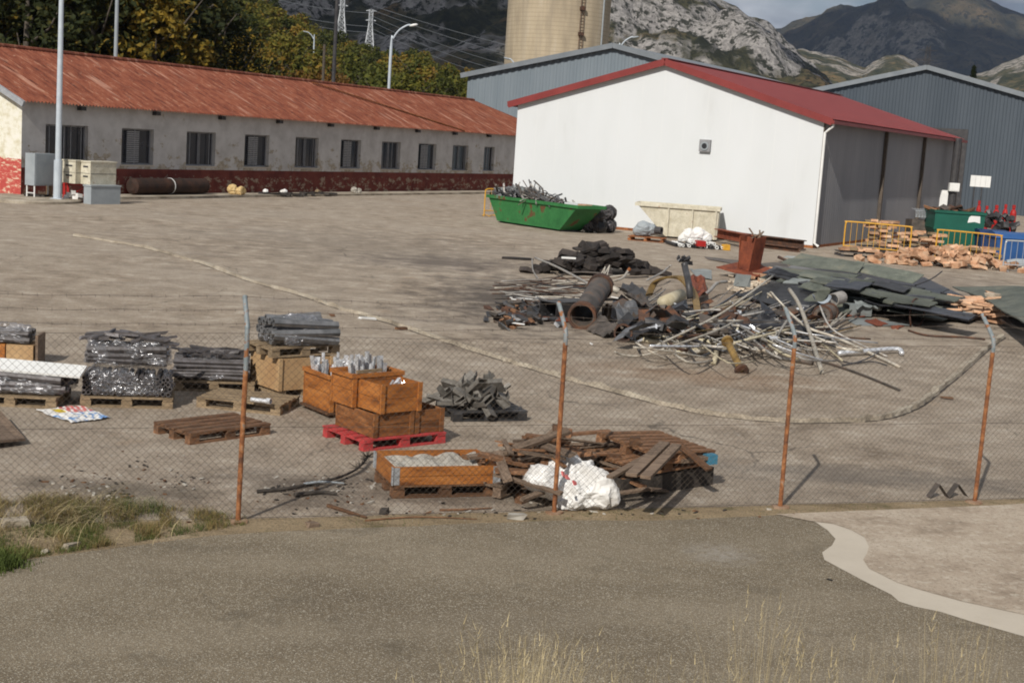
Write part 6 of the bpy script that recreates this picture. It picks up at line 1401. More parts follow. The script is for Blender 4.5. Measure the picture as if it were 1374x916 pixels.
for i, (pts, mt_, lb) in enumerate([([(1128, 424, .02), (1180, 428, .02), (1225, 437, .02), (1150, 436, .02)], 'bluesheet', 'flat pale sheet on the ground right of the hollow cylinder'), ([(1160, 430, .04), (1175, 427, .04), (1192, 434, .04), (1176, 437, .04)], 'oxide', 'small leaf-shaped rusty plate on the ground'), ([(1133, 420, .05), (1165, 420, .05), (1160, 425, .05), (1135, 424, .05)], 'oxide', 'small rusty plate under the pale square box'), ([(925, 360, .02), (955, 362, .02), (955, 375, .03), (935, 372, .02)], 'bluesheet', 'pale glassy sheet on the ground left of rusty column'), ([(945, 344, .02), (1000, 350, .02), (990, 355, .02), (950, 348, .02)], 'duct', 'thin dark strips lying flat left behind the rusty column'), ([(1195, 437, .02), (1215, 436, .02), (1205, 441, .02), (1196, 440, .02)], 'oxide', 'tiny rusty plate near the rod loop'), ([(1017, 352, .04), (1050, 352, .05), (1062, 358, .04), (1030, 360, .04)], 'duct', 'dull plate on the ground between rusty column and sheet stack')]):
    sheet(pts, mt_, lb, seed=70+i, bend=.04, nx=5, ny=4)
tubep([(1045, 345, .15), (1060, 352, .1), (1068, 356, .1)], .06, 'darkrust', 'scrap_pipe', 'short rusty stub at the left end of the sheet stack')
# rusty column with base plate
C0 = G(1003, 372); RCm = thing('rusty_column', 'rust-red steel column stub standing on a tilted square base plate', 'steel column', (C0.x, C0.y, .24), .85)
RCm.rotation_euler = (.14, -.10, .85)
mb = MB(); mb.box((0, 0, .02), (1.65, 1.35, .03)); obj('base_plate', mb, M['oxide'], RCm)
mb = MB(); mb.box((0, -.24, .58), (.66, .025, 1.08), wob(.05, 0, 0)); mb.box((0, .24, .56), (.62, .025, 1.04), wob(-.12, 0, 0)); mb.box((0, 0, .55), (.03, .42, 1.0)); obj('column', mb, M['oxide'], RCm)
for s in (-1, 1): mb = MB(); mb.box((s*.30, 0, .50), (.02, .44, .90)); obj('side_web', mb, M['oxide'], RCm)
mb = MB(); 
for k in range(4): mb.box((rnd.uniform(-.1, .3), rnd.uniform(-.2, .1), 1.13+k*.03), (.55, .05, .02), wob(0, -.2, .3*k), jit=.05)
obj('strips', mb, M['palletold'], RCm)
stackgrp(1003, 388, 70, 18, 5, .12, (.16, .11, .07), 'rubble', 'rubble_piece', 'pale rubble piece in the spill before the rusty column', 'rubble before the rusty column', 'rubble', 5, jt=.22)
stackgrp(1025, 372, 30, 12, 4, .14, (.22, .12, .08), 'brick', 'brick_piece', 'broken brick in the spill right of the rusty column', 'broken bricks right of the rusty column', 'brick', 6, jt=.2)
mb = MB(); mb.box((0, 0, 0), (.42, .04, .34), jit=.14); solo('grey_plate', mb, M['bluesheet'], 'pale grey jagged plate leaning before the rusty column', 'plate', P3(996, 377, .3), .1)

# ================================================================ BACK OF THE YARD
# skips
def skip(name, label, A, rz, L_, W_, H_, sl_l, sl_r, mt, rimw=.10, ribs=0, z0=.08):
    T = thing(name, label, 'skip', (A.x, A.y, z0), rz)       # A = front left corner of the rim, dropped to the ground
    b0, b1 = sl_l, L_-sl_r; t_ = .04
    mb = MB(); mb.v = [(0, 0, H_), (L_, 0, H_), (b1, .12, 0), (b0, .12, 0), (0, t_, H_), (L_, t_, H_), (b1, .12+t_, 0), (b0, .12+t_, 0)]; mb.f = [(3, 2, 1, 0), (4, 5, 6, 7), (0, 1, 5, 4), (1, 2, 6, 5), (2, 3, 7, 6), (3, 0, 4, 7)]; mb.m = [0]*6; obj('front_side', mb, mt, T)
    m2 = MB(); m2.v = [(x, W_-y, z) for x, y, z in mb.v]; m2.f = list(mb.f); m2.m = [0]*6; obj('rear_side', m2, mt, T)
    for (xt, xb, s) in ((0, b0, 1), (L_, b1, -1)):
        m2 = MB(); m2.v = [(xt, t_, H_), (xt, W_-t_, H_), (xb, W_-.12-t_, 0), (xb, .12+t_, 0), (xt+s*t_, t_, H_), (xt+s*t_, W_-t_, H_), (xb+s*t_, W_-.12-t_, 0), (xb+s*t_, .12+t_, 0)]; m2.f = list(mb.f); m2.m = [0]*6; obj('end_side', m2, mt, T)
    m2 = MB(); m2.bb(b0+.05, .17, .0, b1-.05, W_-.17, .04); obj('floor', m2, mt, T)
    m2 = MB(); h = .11; m2.bb(-.06, -.07, H_-h, L_+.06, -.002, H_+.03); m2.bb(-.06, W_+.002, H_-h, L_+.06, W_+.07, H_+.03); m2.bb(-.06, 0, H_-h, -.002, W_, H_+.03); m2.bb(L_+.002, 0, H_-h, L_+.06, W_, H_+.03); obj('rim', m2, mt, T)
    for k in range(ribs):
        x = b0+(L_-b0)*(k+.0)/max(1, ribs-1)*.999; x = min(max(x, b0+.08), min(b1, L_)-.10); m2 = MB(); m2.beam((x, .10, .0), (x, -.03, H_-h-.005), .10, .07, up=(1, 0, 0)); obj('rib', m2, mt, T)
    for x in (b0, b1-.2): m2 = MB(); m2.bb(x, .3, -z0, x+.2, W_-.3, -.002); obj('foot', m2, M['steeldark'], T)
    return T
A, rg, Lg = edge((655, 262), (776, 277), 1.20)
print('SKIP', A, math.degrees(rg), Lg)
skip('green_skip', 'long green skip with rust stains, heaped with tangled metal scrap, before the white shed', A, rg, Lg, 1.45, 1.13, Lg*.10, Lg*.20, M['greenpaint'])
SKM = Matrix.Translation((A.x, A.y, 0)) @ Matrix.Rotation(rg, 4, 'Z'); rnd = random.Random(131)
for i in range(190):
    t = rnd.random(); x = .15+t*Lg*.68; l = rnd.uniform(.5, 1.4); h = 1.12+.55*math.sin(math.pi*min(1, t*1.05+.12))*rnd.random()**.7; y = rnd.uniform(.15, 1.3); mb = MB(); c = rnd.uniform(-.2, .2)
    mb.tube([(-l/2, 0, 0), (0, c, .08+rnd.uniform(-.1, .1)), (l/2, 0, 0)], rnd.uniform(.02, .06), 5, flat=rnd.choice((1, .25, .25)))
    o = solo('metal_strip', mb, M[rnd.choice(('aludull', 'pipegrey', 'duct', 'aludull', 'darkmetal'))], 'grey metal strip in the tangled heap on the green skip', 'metal strip', SKM @ Vector((x, y, h)), group='metal strips heaped in the green skip'); o.rotation_euler = (rnd.uniform(-.3, .3), rnd.gauss(.25, .35), rg+rnd.gauss(-.2, .6))
for i in range(5):
    mb = MB(); mb.box((0, 0, 0), (1.2, .25, .02)); o = solo('metal_strip', mb, M['bluesheet'], 'flat pale strip sliding over left end of the green skip', 'metal strip', SKM @ Vector((.45+i*.12, .25+i*.28, 1.36+.03*i)), group='flat strips at the left end of the green skip'); o.rotation_euler = (.1, .35, rg-.5+.05*i)
mb = MB(); mb.box((0, 0, 0), (.9, .5, .14)); solo('foam_board', mb, M['white'], 'white flat board lying at the right end of the green skip', 'board', SKM @ Vector((Lg*.80, .9, 1.20)), rg)
mb = MB(); mb.box((0, 0, 0), (.55, .35, .12)); solo('orange_board', mb, M['brick'], 'orange-brown board beside the white one on the green skip', 'board', SKM @ Vector((Lg*.92, .8, 1.21)), rg)
A2, rc, Lc = edge((872, 277), (963, 281), 1.52); print('CREAM', A2, math.degrees(rc), Lc)
rc = R_(4); A2 = G(849, 318, 0); A2 = Vector((6.05, 63.05, 0)) if False else A2
# the cream skip stands square to the shed wall
wl = SO+ST*along(905, SO, ST, 1)-SN*2.55
A2 = D(852, 300, wl.y-.3); A2.z = 0; 
CS = skip('cream_skip', 'cream rusty-rimmed skip with one slanting end, empty, against the white shed', A2, R_(-10), (D(962, 300, A2.y-.4)-A2).x*1.02, 1.7, 1.36, 1.35, .02, M['cream'], ribs=3)
# black wire balls
def ball(label, px, py, r, seed, z=0.0):
    q = G(px, py); T = thing('wire_bundle', label, 'bundle', (q.x, q.y, z), 0, 'black wire bundles right of the green skip'); rn = random.Random(seed); mb = MB()
    for k in range(34):
        a1, a2 = rn.uniform(0, 6.28), rn.uniform(-1.2, 1.2); ax = Vector((math.cos(a1)*math.cos(a2), math.sin(a1)*math.cos(a2), math.sin(a2))); u_ = ax.orthogonal().normalized(); v_ = ax.cross(u_); rr = r*rn.uniform(.65, 1.0); pts = []
        for j in range(13): t = 6.283*j/12; pts.append(Vector((0, 0, r*.9))+u_*math.cos(t)*rr+v_*math.sin(t)*rr*.85+ax*rn.uniform(-.1, .1)*r)
        mb.tube(pts, .022, 4)
    obj('wire_coils', mb, M['darkgrey'], T)
    bm = bmesh.new(); bmesh.ops.create_icosphere(bm, subdivisions=3, radius=r*.86)
    for v in bm.verts: v.co *= 1+.25*noise.noise(v.co*5+Vector((seed, 0, 0))); v.co.z = max(-.88*r, v.co.z)+r*.9
    me = bpy.data.meshes.new('core'); bm.to_mesh(me); bm.free(); me.materials.append(M['black']); obj('core', me, None, T); return T
for i, (px, py, r, z) in enumerate([(776, 310, .36, 0), (790, 312, .38, 0), (804, 313, .38, 0), (817, 312, .36, 0), (783, 311, .34, .50), (800, 313, .36, .45), (815, 312, .38, .55), (766, 309, .22, 0)]):
    ball('black tangled wire bundle in the pile right of the green skip', px, py, r, i+1, z)
# yellow barriers
def barrier(label, A, B, H_=1.1, mt=None, group='yellow crowd barriers'):
    d = B-A; L_ = d.length; T = thing('crowd_barrier', label, 'barrier', A, math.atan2(d.y, d.x), group); mt = mt or M['yellow']
    c = .18; mb = MB(); mb.tube(smoothline([Vector((0, 0, 0)), Vector((0, 0, H_-c)), Vector((.05, 0, H_-.05)), Vector((c, 0, H_)), Vector((L_-c, 0, H_)), Vector((L_-.05, 0, H_-.05)), Vector((L_, 0, H_-c)), Vector((L_, 0, 0))], 3), .032, 8); obj('frame', mb, mt, T)
    mb = MB(); mb.tube([(0, 0, .28), (L_, 0, .28)], .024, 6); obj('lower_rail', mb, mt, T)
    n = int(L_/.24)
    for k in range(1, n): mb = MB(); x = L_*k/n; mb.tube([(x, 0, .29), (x, 0, H_-.03)], .011, 5); obj('bar', mb, mt, T)
    for x in (.12, L_-.12): mb = MB(); mb.tube([(x, -.35, .02), (x, 0, .07), (x, .35, .02)], .02, 6); obj('foot', mb, mt, T)
    return T
hA = G(1131, 338); hB = D(1221, 330, hA.y-1.3); hB.z = 0; bh = D(1137, 297, hA.y).z
barrier('yellow barrier nearest the shed corner, brick stacks behind it', hA, hB, bh)
hA2 = G(1252, 344); hA2 = D(1256, 330, 59.6); hA2.z = 0; hB2 = D(1343, 330, 58.0); hB2.z = 0
barrier('yellow barrier in front of the green container, brick pile at its foot', hA2, hB2, 1.28)
hA3 = D(1349, 330, 55.5); hA3.z = 0; hB3 = D(1432, 330, 55.5); hB3.z = 0; barrier('pale yellow-grey barrier cut by the right edge of picture', hA3, hB3, 1.22, M['galv'])
q = D(650, 280, 70.2); q.z = 0; q2 = D(666, 280, 70.6); q2.z = 0; barrier('short yellow barrier standing behind left end of the green skip', q, q2, 1.35, group=None)
# pallet with machine part, pipes with white sack, beams
q = G(842, 322); T = pallet('rust-brown pallet holding a grey machine casing, left of the cream skip', (q.x, q.y, 0), -.25, M['rust'], L_=1.5, W_=1.0, H_=.18)
me = sackmesh('casing', [(Vector((0, 0, .32)), .34), (Vector((.35, .05, .28)), .26), (Vector((-.2, .0, .2)), .25)], 5, .03); me.materials.append(M['grey']); cs_ = solo('machine_casing', me, None, 'rounded grey machine casing lying on the rust-brown pallet', 'machine casing', (q.x+.65, q.y+.35, .18), 0)
mb = MB(); mb.pipe((.5, -.2, .3), (.75, -.35, .3), .16, .11, 14); obj('outlet', mb, M['steeldark'], cs_)
rnd = random.Random(141); q = G(902, 331)
for i in range(17):
    x = .16+i*.115; z = .07+(.13 if 3 < i < 14 and i % 2 else 0); mb = MB(); r = rnd.uniform(.055, .085); mb.pipe((0, -rnd.uniform(0, .3), 0), (0, 1.5, 0), r, r*.6, 10)
    solo('short_pipe', mb, M['sign' if i % 3 else 'darkmetal'], 'short pale pipe end-on in the row beside the cream skip', 'pipe', (q.x+x, q.y, z+.02), .12+rnd.uniform(-.1, .1), group='short pipes lying in a row before the cream skip')
mb = MB(); mb.box((0, 0, 0), (.36, .5, .22)); solo('red_box', mb, M['redpaint'], 'small red box among the short pipe ends', 'box', (q.x+1.1, q.y-.1, .22), .1)
mb = MB(); mb.box((0, 0, 0), (.22, .3, .22), jit=.1); solo('yellow_bucket', mb, M['yellow'], 'small yellow piece at the right end of the pipe row', 'box', (q.x+2.15, q.y-.05, .13), .3)
me = sackmesh('white_bag', [(Vector((0, 0, .26)), .30), (Vector((.38, .05, .30)), .32), (Vector((.75, .05, .22)), .26), (Vector((-.3, 0, .12)), .2)], 9, .05); me.materials.append(M['sack']); solo('white_bag', me, None, 'white crumpled bag resting on the row of short pipes', 'bag', (q.x+.7, q.y+.5, .20), .1)
def ibeam(A, B, w_, h_, mt, label):
    A, B = Vector(A), Vector(B); d = B-A; L_ = d.length; mb = MB(); mb.box((L_/2, 0, h_/2-.02), (L_, w_, .04)); mb.box((L_/2, 0, -h_/2+.02), (L_, w_, .04)); mb.box((L_/2, 0, 0), (L_, .03, h_-.08))
    return solo('steel_beam', mb, mt, label, 'steel beam', A+Vector((0, 0, h_/2)), math.atan2(d.y, d.x))
A = D(962, 325, 61.5); A.z = .25; B = D(1012, 335, 58.2); B.z = .25; ibeam(A, B, .35, .36, M['oxide'], 'rust-red steel beam lying end-on behind the rusty column')
A = D(975, 325, 63.0); A.z = .05; B = D(1078, 335, 59.8); B.z = .05; ibeam(A, B, .35, .40, M['darkrust'], 'long dark brown steel beam lying along the foot of white shed')
A = D(1020, 330, 60.2); A.z = 0; B = D(1072, 335, 58.8); B.z = 0; ibeam(A, B, .25, .2, M['darkrust'], 'thin brown steel beam lying before the long dark one')
# behind the barriers: bricks, pallets, green container
def brickpile(cx_, cy_, wpx, dep, H_, n, seed, label, group, dims=(.42, .2, .2), mt='brick', ang=0, z0=0, jt=.10):
    rn = random.Random(seed); protos = []
    base = G(cx_, cy_); w_ = (G(cx_+wpx/2, cy_)-base).xy.length
    for i in range(n):
        t = max(-1, min(1, rn.gauss(0, .48))); u_ = max(-1, min(1, rn.gauss(0, .5))); hh = H_*max(0, 1-abs(t)**1.3)*max(.1, 1-abs(u_)**1.3); z = z0+dims[2]*.4+hh*rn.random()**.45
        if len(protos) < 4:
            mb = MB(); k = rn.uniform(.55, 1.15); mb.box((0, 0, 0), (dims[0]*k, dims[1]*rn.uniform(.8, 1.2), dims[2]*rn.uniform(.6, 1.1)), jit=jt); o = solo('brick' if dims[0] > .3 else 'broken_brick', mb, M[mt], label, 'brick', group=group); protos.append(o)
        else: o = dup(protos[i % 4])
        o.location = (base.x+t*w_, base.y+u_*dep, z); o.rotation_euler = (rn.uniform(-.5, .5), rn.uniform(-.5, .5), ang+rn.uniform(-1.2, 1.2))
brickpile(1264, 357, 136, .9, .78, 150, 3, 'orange hollow brick in the loose pile before the middle barrier', 'bricks of the loose pile')
brickpile(1322, 358, 60, .9, .22, 55, 4, 'pale broken brick at the low right tail of the loose pile', 'broken bricks at the tail of the pile', (.26, .16, .12), 'rubble')
mb = MB(); mb.box((0, 0, .18), (1.2, .30, .34)); solo('big_brick_block', mb, M['brick'], 'long smooth orange block lying on the right of the brick pile', 'block', G(1296, 354, .1), .1)
def loaded(cx_, cy_, label, L_, n, seed, Y=None, blabel='', bgroup='', H_=.45, mt='crate'):
    q = G(cx_, cy_) if Y is None else D(cx_, 335, Y); q.z = 0; P_ = pallet(label, (q.x, q.y, 0), .05, M['steeldark'], L_=L_, W_=1.0, H_=.2); rn = random.Random(seed)
    for i in range(n):
        mb = MB(); l = rn.uniform(.3, .5); mb.box((0, 0, 0), (l, .24, .11), jit=.06); z = .26+H_*rn.random()
        solo('brick', mb, M['brick' if i % 5 else 'palletnew'], blabel, 'brick', (q.x+rn.uniform(.2, L_-.2), q.y+rn.uniform(.1, .9), z), rn.uniform(-.2, .2), group=bgroup)
loaded(1128, 344, 'flat black pallet of tile shards just before the left yellow barrier', 1.75, 30, 1, None, 'orange tile shard on the flat black pallet before left barrier', 'shards on the front pallet', .10)
loaded(1157, 0, 'dark pallet under the tall brick stack behind left barrier', 2.0, 46, 2, 62.8, 'orange brick in the tall stack behind the left barrier', 'bricks of the tall left stack', 1.1)
loaded(1206, 0, 'dark pallet under the brick stack beside the green container', 2.2, 38, 3, 64.5, 'orange brick in the stack next to the green container', 'bricks of the stack beside the container', .62)
loaded(1268, 0, 'dark pallet of crushed bricks behind the middle barrier', 2.6, 38, 4, 60.0, 'orange brick on the pallet behind the middle barrier', 'bricks on the pallet behind the middle barrier', .35)
for i, (px, Y) in enumerate(((1165, 60.5), (1190, 61.5))): q = D(px, 320, Y); q.z = 0; pallet(('low black pallet just behind left barrier, nearer the shed', 'low black pallet behind the right end of left barrier')[i], q, .1, M['wetblack'], L_=1.4)
# green container with lid
q = D(1251, 325, 68); q.z = 0; gw = (D(1316, 300, 68)-D(1250, 300, 68)).x; gz = D(1252, 281, 68).z
T = thing('green_container', 'teal-green steel waste container with a white patch, behind the brick pile', 'container', q, R_(-4))
mb = MB(); mb.bb(0, 0, gz*.52, gw, 2.2, gz-.06); obj('upper_body', mb, M['teal'], T)
mb = MB(); mb.v = [(.0, 0, gz*.51), (gw, 0, gz*.51), (gw-.15, .12, .15), (.35, .12, .15), (.0, 2.2, gz*.51), (gw, 2.2, gz*.51), (gw-.15, 2.1, .15), (.35, 2.1, .15)]; mb.f = [(3, 2, 1, 0), (4, 5, 6, 7), (0, 1, 5, 4), (1, 2, 6, 5), (2, 3, 7, 6), (3, 0, 4, 7)]; mb.m = [0]*6; obj('lower_body', mb, M['teal'], T)
mb = MB(); mb.bb(-.05, -.06, gz-.13, gw+.05, -.002, gz); mb.bb(-.05, 2.202, gz-.13, gw+.05, 2.26, gz); mb.bb(-.05, 0, gz-.13, -.002, 2.2, gz); mb.bb(gw+.002, 0, gz-.13, gw+.05, 2.2, gz); obj('rim', mb, M['teal'], T)
mb = MB(); mb.bb(-.03, -.05, gz*.50, gw+.03, -.002, gz*.55); obj('band', mb, M['teal'], T)
mb = MB(); mb.prism([(gw*.66, gz*.72), (gw*.68, gz*.86), (gw*.72, gz*.90), (gw*.90, gz*.90), (gw*.91, gz*.72), (gw*.80, gz*.75)], -.006, -.002); mb.v = [(x, z, y) for x, y, z in mb.v]; obj('white_patch', mb, M['sign'], T)
M['darkblue'] = mat('dark_blue_plastic', [(.3, (.012, .03, .09)), (.7, (.02, .05, .14))], 1, .5)
for i in range(16):
    mb = MB(); mb.box((0, 0, 0), (rnd.uniform(.3, .8), .3, .12), jit=.15); o = solo('waste_piece', mb, M[rnd.choice(('darkrust', 'duct', 'darkmetal', 'woodbrown'))], 'dark waste piece showing over the rim of the green container', 'waste', (q.x+rnd.uniform(.1, gw-.2), q.y+rnd.uniform(.3, 1.6), gz+rnd.uniform(-.05, .12)), group='waste heaped in the green container'); o.rotation_euler = (rnd.uniform(-.4, .4), rnd.uniform(-.4, .4), rnd.uniform(0, 6))
# dark tall skip behind with lattice crate heap
q2_ = D(1228, 300, 70); q2_.z = 0; mb = MB(); T = thing('lattice_crate', 'grey lattice plastic crate on a heap left of the green container', 'crate', (q2_.x, q2_.y, 1.35), .1)
for k in range(7): mb.tube([(k*.16, 0, 0), (k*.14+.1, .2, .32), (k*.14+.1, .9, .40)], .03, 5)
for k in range(5): mb.tube([(-.02, .02+k*.02, .03+.07*k), (1.05, .02+k*.02, .03+.07*k)], .025, 5)
obj('lattice', mb, M['galv'], T)
mb = MB(); mb.box((.55, .7, -.7), (1.35, 1.2, 1.25), jit=.04); solo('grey_bin', mb, M['duct'], 'dark grey bin under the lattice crate', 'bin', (q2_.x, q2_.y, .02+.0))
bpy.data.objects['grey_bin'].location.z = 1.33
# blue bins at right edge
def tub(name, label, q, L_, W_, H_, mt, cat='bin'):
    T = thing(name, label, cat, q, .03); mb = MB(); mb.v = [(.12, .1, 0), (L_-.12, .1, 0), (L_-.12, W_-.1, 0), (.12, W_-.1, 0), (0, 0, H_), (L_, 0, H_), (L_, W_, H_), (0, W_, H_)]; mb.f = [(3, 2, 1, 0), (4, 5, 6, 7), (0, 1, 5, 4), (1, 2, 6, 5), (2, 3, 7, 6), (3, 0, 4, 7)]; mb.m = [0]*6; obj('body', mb, mt, T)
    mb = MB(); n = 8
    for k in range(n):
        a, b_ = math.pi*k/n, math.pi*(k+1)/n; ya, yb = W_/2-W_*.53*math.cos(a), W_/2-W_*.53*math.cos(b_); za, zb = H_+.03+.28*math.sin(a), H_+.03+.28*math.sin(b_); mb.face([(-.04, ya, za), (L_+.04, ya, za), (L_+.04, yb, zb), (-.04, yb, zb)])
    mb.face([(-.04, W_/2-W_*.53*math.cos(math.pi*k/n), H_+.03+.28*math.sin(math.pi*k/n)) for k in range(n+1)]); mb.face([(L_+.04, W_/2-W_*.53*math.cos(math.pi*k/n), H_+.03+.28*math.sin(math.pi*k/n)) for k in range(n+1)])
    obj('lid', mb, mt, T); return T
q = D(1337, 325, 62); q.z = 0; tub('blue_bin', 'large bright blue bin with rounded lid at the right edge behind the barrier', q, 2.4, 1.3, .95, M['blue'])
q = D(1316, 320, 67); q.z = 0; tub('blue_bin', 'dark blue bin partly hidden between green container and bright blue bin', q, 1.3, 1.2, .80, M['darkblue'])
mb = MB(); mb.tube([(0, 0, .22), (.4, 0, .22), (1.2, .05, .22), (1.9, .1, .2)], [.12, .2, .2, .1], 12); solo('grey_canister', mb, M['grey'], 'grey canister lying on the ground at right edge before blue bin', 'canister', D(1351, 345, 57.5).xy.to_3d())
# gas cylinders
def gas(label, px, Y, H_, r=.115):
    q = D(px, 300, Y); T = thing('gas_cylinder', label, 'gas cylinder', (q.x, q.y, D(px, 300, Y).z-1.35 if False else .0), 0, 'red gas cylinders before the dark shed')
    mb = MB(); mb.lathe([(0, 0), (r, .0), (r, H_*.80), (r*.75, H_*.88), (r*.35, H_*.92), (r*.35, H_*.94), (0, H_*.94)], 16); obj('body', mb, M['redpaint'], T, smooth=False)
    mb = MB(); mb.pipe((0, 0, H_*.93), (0, 0, H_*1.03), r*.55, r*.45, 10); obj('valve_guard', mb, M['redpaint'], T); mb = MB(); mb.tube([(0, 0, H_*.94), (0, 0, H_*1.0)], .03, 6); obj('valve', mb, M['steeldark'], T)
for i, (px, pt, r) in enumerate(((1311, 269, .13), (1322, 276, .14), (1335, 275, .17), (1347, 274, .14), (1358, 275, .17))):
    Y = 78-(i % 2)*1.0; gas(('red gas cylinder leftmost of the five and tallest', 'red gas cylinder second from left in the row of five', 'red gas cylinder in the middle of the row of five', 'red gas cylinder fourth from left in the row of five', 'red gas cylinder rightmost of the row of five')[i], px, Y, D(px, pt, Y).z/1.03, r)
q = D(1330, 300, 71); mb = MB()
for k in range(22): mb.box((q.x*0+rnd.uniform(0, 1.6), rnd.uniform(0, .8), .5+rnd.uniform(0, .9)), (rnd.uniform(.2, .6), .2, rnd.uniform(.1, .4)), wob(rnd.uniform(-.6, .6), rnd.uniform(-.6, .6), rnd.uniform(0, 6)), jit=.15)
solo('metal_junk', mb, M['darkmetal'], 'dark jumbled metal waste between green container and gas cylinders', 'junk', (q.x-.3, q.y, .3), kind=None)
# sign on two legs
Y = 80; q = D(1301, 252, Y); q1 = D(1330, 236, Y); z0s, z1s = D(1301, 250, Y).z, D(1302, 235, Y).z; Lq = (q1-q).x; T = thing('white_sign', 'white rectangular sign board on two thin legs before the dark shed', 'sign', (q.x, Y, 0), -.04)
mb = MB()
for k in range(4): mb.bb(k*Lq/4+.006, 0, z0s, (k+1)*Lq/4-.006, .04, z1s)
obj('board', mb, M['sign'], T)
for x in (Lq*.25, Lq*.62): mb = MB(); mb.tube([(x, .07, 0), (x, .07, z1s-.05)], .035, 6); obj('leg', mb, M['steeldark'], T)
# white electrical boxes on the shed corner
Y = 84; q = D(1259, 278, Y); mb = MB(); zt = D(1262, 255, Y).z; mb.bb(0, 0, 0, .5, .4, zt); mb.bb(.02, -.02, zt*.35, .48, -.002, zt*.95); solo('white_cabinet', mb, M['sign'], 'narrow white cabinet standing at the far end of the shed side wall', 'cabinet', (q.x, Y, 0))
q = D(1271, 256, Y); mb = MB(); mb.bb(0, 0, 0, .58, .3, .48); mb.bb(.04, -.02, .05, .54, -.002, .43); solo('meter_box', mb, M['sign'], 'small white meter box fixed on the dark post at shed end', 'box', (q.x, Y-.4, D(1271, 256, Y).z))
q = D(1277, 256, Y); mb = MB(); mb.tube([(0, 0, 0), (0, 0, D(1277, 185, Y).z)], .22, 10); solo('dark_post', mb, M['steeldark'], 'thick dark post carrying the white meter box', 'post', (q.x+.05, Y, 0))
# ---- by the long building
q = G(40, 264); cz = D(38, 206, q.y).z; T = thing('steel_cabinet', 'tall grey steel cabinet raised on legs at near corner of the long building', 'cabinet', (D(46, 262, 59.6).x, 59.6, 0), R_(63))
cz = D(46, 206, 59.6).z; mb = MB(); mb.bb(0, 0, .62, 1.3, .55, cz); obj('body', mb, M['grey'], T); mb = MB(); mb.bb(.05, -.015, .68, 1.25, -.002, cz-.05); obj('door', mb, M['grey'], T)
for x in (.06, 1.24):
    for y in (.06, .49): mb = MB(); mb.tube([(x, y, .0), (x, y, .62)], .03, 6); obj('leg', mb, M['sign'], T)
mb = MB(); mb.tube([(.06, .06, .3), (.06, .49, .3)], .02, 6); obj('cross_bar', mb, M['sign'], T)
mb = MB(); mb.tube([(0, 0, 0), (0, 0, .72)], .13, 10); q = D(66, 266, 61.2); solo('yellow_post', mb, M['palletnew'], 'short fat yellowish wooden post between the cabinet and the lamp post', 'post', (q.x, 61.2, .05))
def acunit(label, px, py, Y, w_, d_a, h_, z, rz, mt, vents=True):
    q = D(px, py, Y); T = thing('metal_cabinet', label, 'cabinet', (q.x, Y, z), rz); mb = MB(); mb.bb(0, 0, 0, w_, d_a, h_-.06); obj('body', mb, mt, T)
    mb = MB(); mb.bb(-.03, -.03, h_-.058, w_+.03, d_a+.03, h_); obj('lid', mb, mt, T)
    if vents:
        for zz in (.30, .72): mb = MB(); mb.bb(-.012, .25*d_a, h_*zz, -.002, .75*d_a, h_*zz+.07); obj('vent', mb, M['steeldark'], T)
        mb = MB(); mb.bb(.02, -.008, h_*.46, w_-.02, -.002, h_*.475); mb.bb(-.008, .02, h_*.46, -.002, d_a-.02, h_*.475); obj('seam', mb, M['steeldark'], T)
    return T
acunit('cream metal cabinet, left of the two stacked beside the lamp post', 101, 246, 59.9, .6, .75, .98, .80, R_(62), M['cream'])
acunit('cream metal cabinet, right and dirtier of the two stacked beside lamp post', 121, 248, 59.9, 1.5, .55, .98, .80, R_(62), M['cream'])
acunit('low white machine box on the ground right of the cream cabinets', 122, 270, 59.5, 1.6, .45, .80, .0, R_(58), M['grey'], False)
q = D(84, 270, 60.4); T = thing('red_trolley', 'red metal trolley frame under the left cream cabinet', 'trolley', (q.x, 60.4, 0), .12)
for x in (0, .85):
    for y in (0, .8): mb = MB(); mb.bb(x, y, 0, x+.1, y+.1, .78); obj('leg', mb, M['redpaint'], T)
mb = MB(); mb.bb(0, .12, .70, .95, .9, .79); obj('shelf', mb, M['redpaint'], T); mb = MB(); mb.beam((.05, -.02, .1), (.9, -.02, .65), .06, .04); obj('brace', mb, M['redpaint'], T)
for i in range(5): mb = MB(); mb.box((0, 0, 0), (.22, .2, .16), jit=.15); solo('white_rag', mb, M['sack'], 'small white rag stuffed into the red trolley', 'rag', (q.x+.2+.13*i, 60.35, .2+.1*(i % 3)), i, group='rags in the red trolley')
def wallpt(px, off, z=0): t = along(px, LA, LT, .3); p = LA+LT*t-LN*off; return Vector((p.x, p.y, z))
a, b_ = wallpt(162, .6, .52), wallpt(262, .6, .52); mb = MB(); c_ = (a+b_)/2; mb.tube([a-c_, (a-c_)*.96, (b_-c_)*.96, b_-c_], [.22, .38, .38, .22], 20); T = solo('rusty_tank', mb, M['tankrust'], 'long rusty cylindrical tank lying along foot of the long building', 'tank', c_)
mb = MB(); mb.lathe([(.385, -.02), (.40, -.02), (.40, .02), (.385, .02)], 20)
ax = (b_-a).normalized(); rotm = Vector((0, 0, 1)).rotation_difference(ax).to_matrix(); mb.v = [tuple(rotm @ Vector(p)) for p in mb.v]; obj('strap', mb, M['sign'], T)
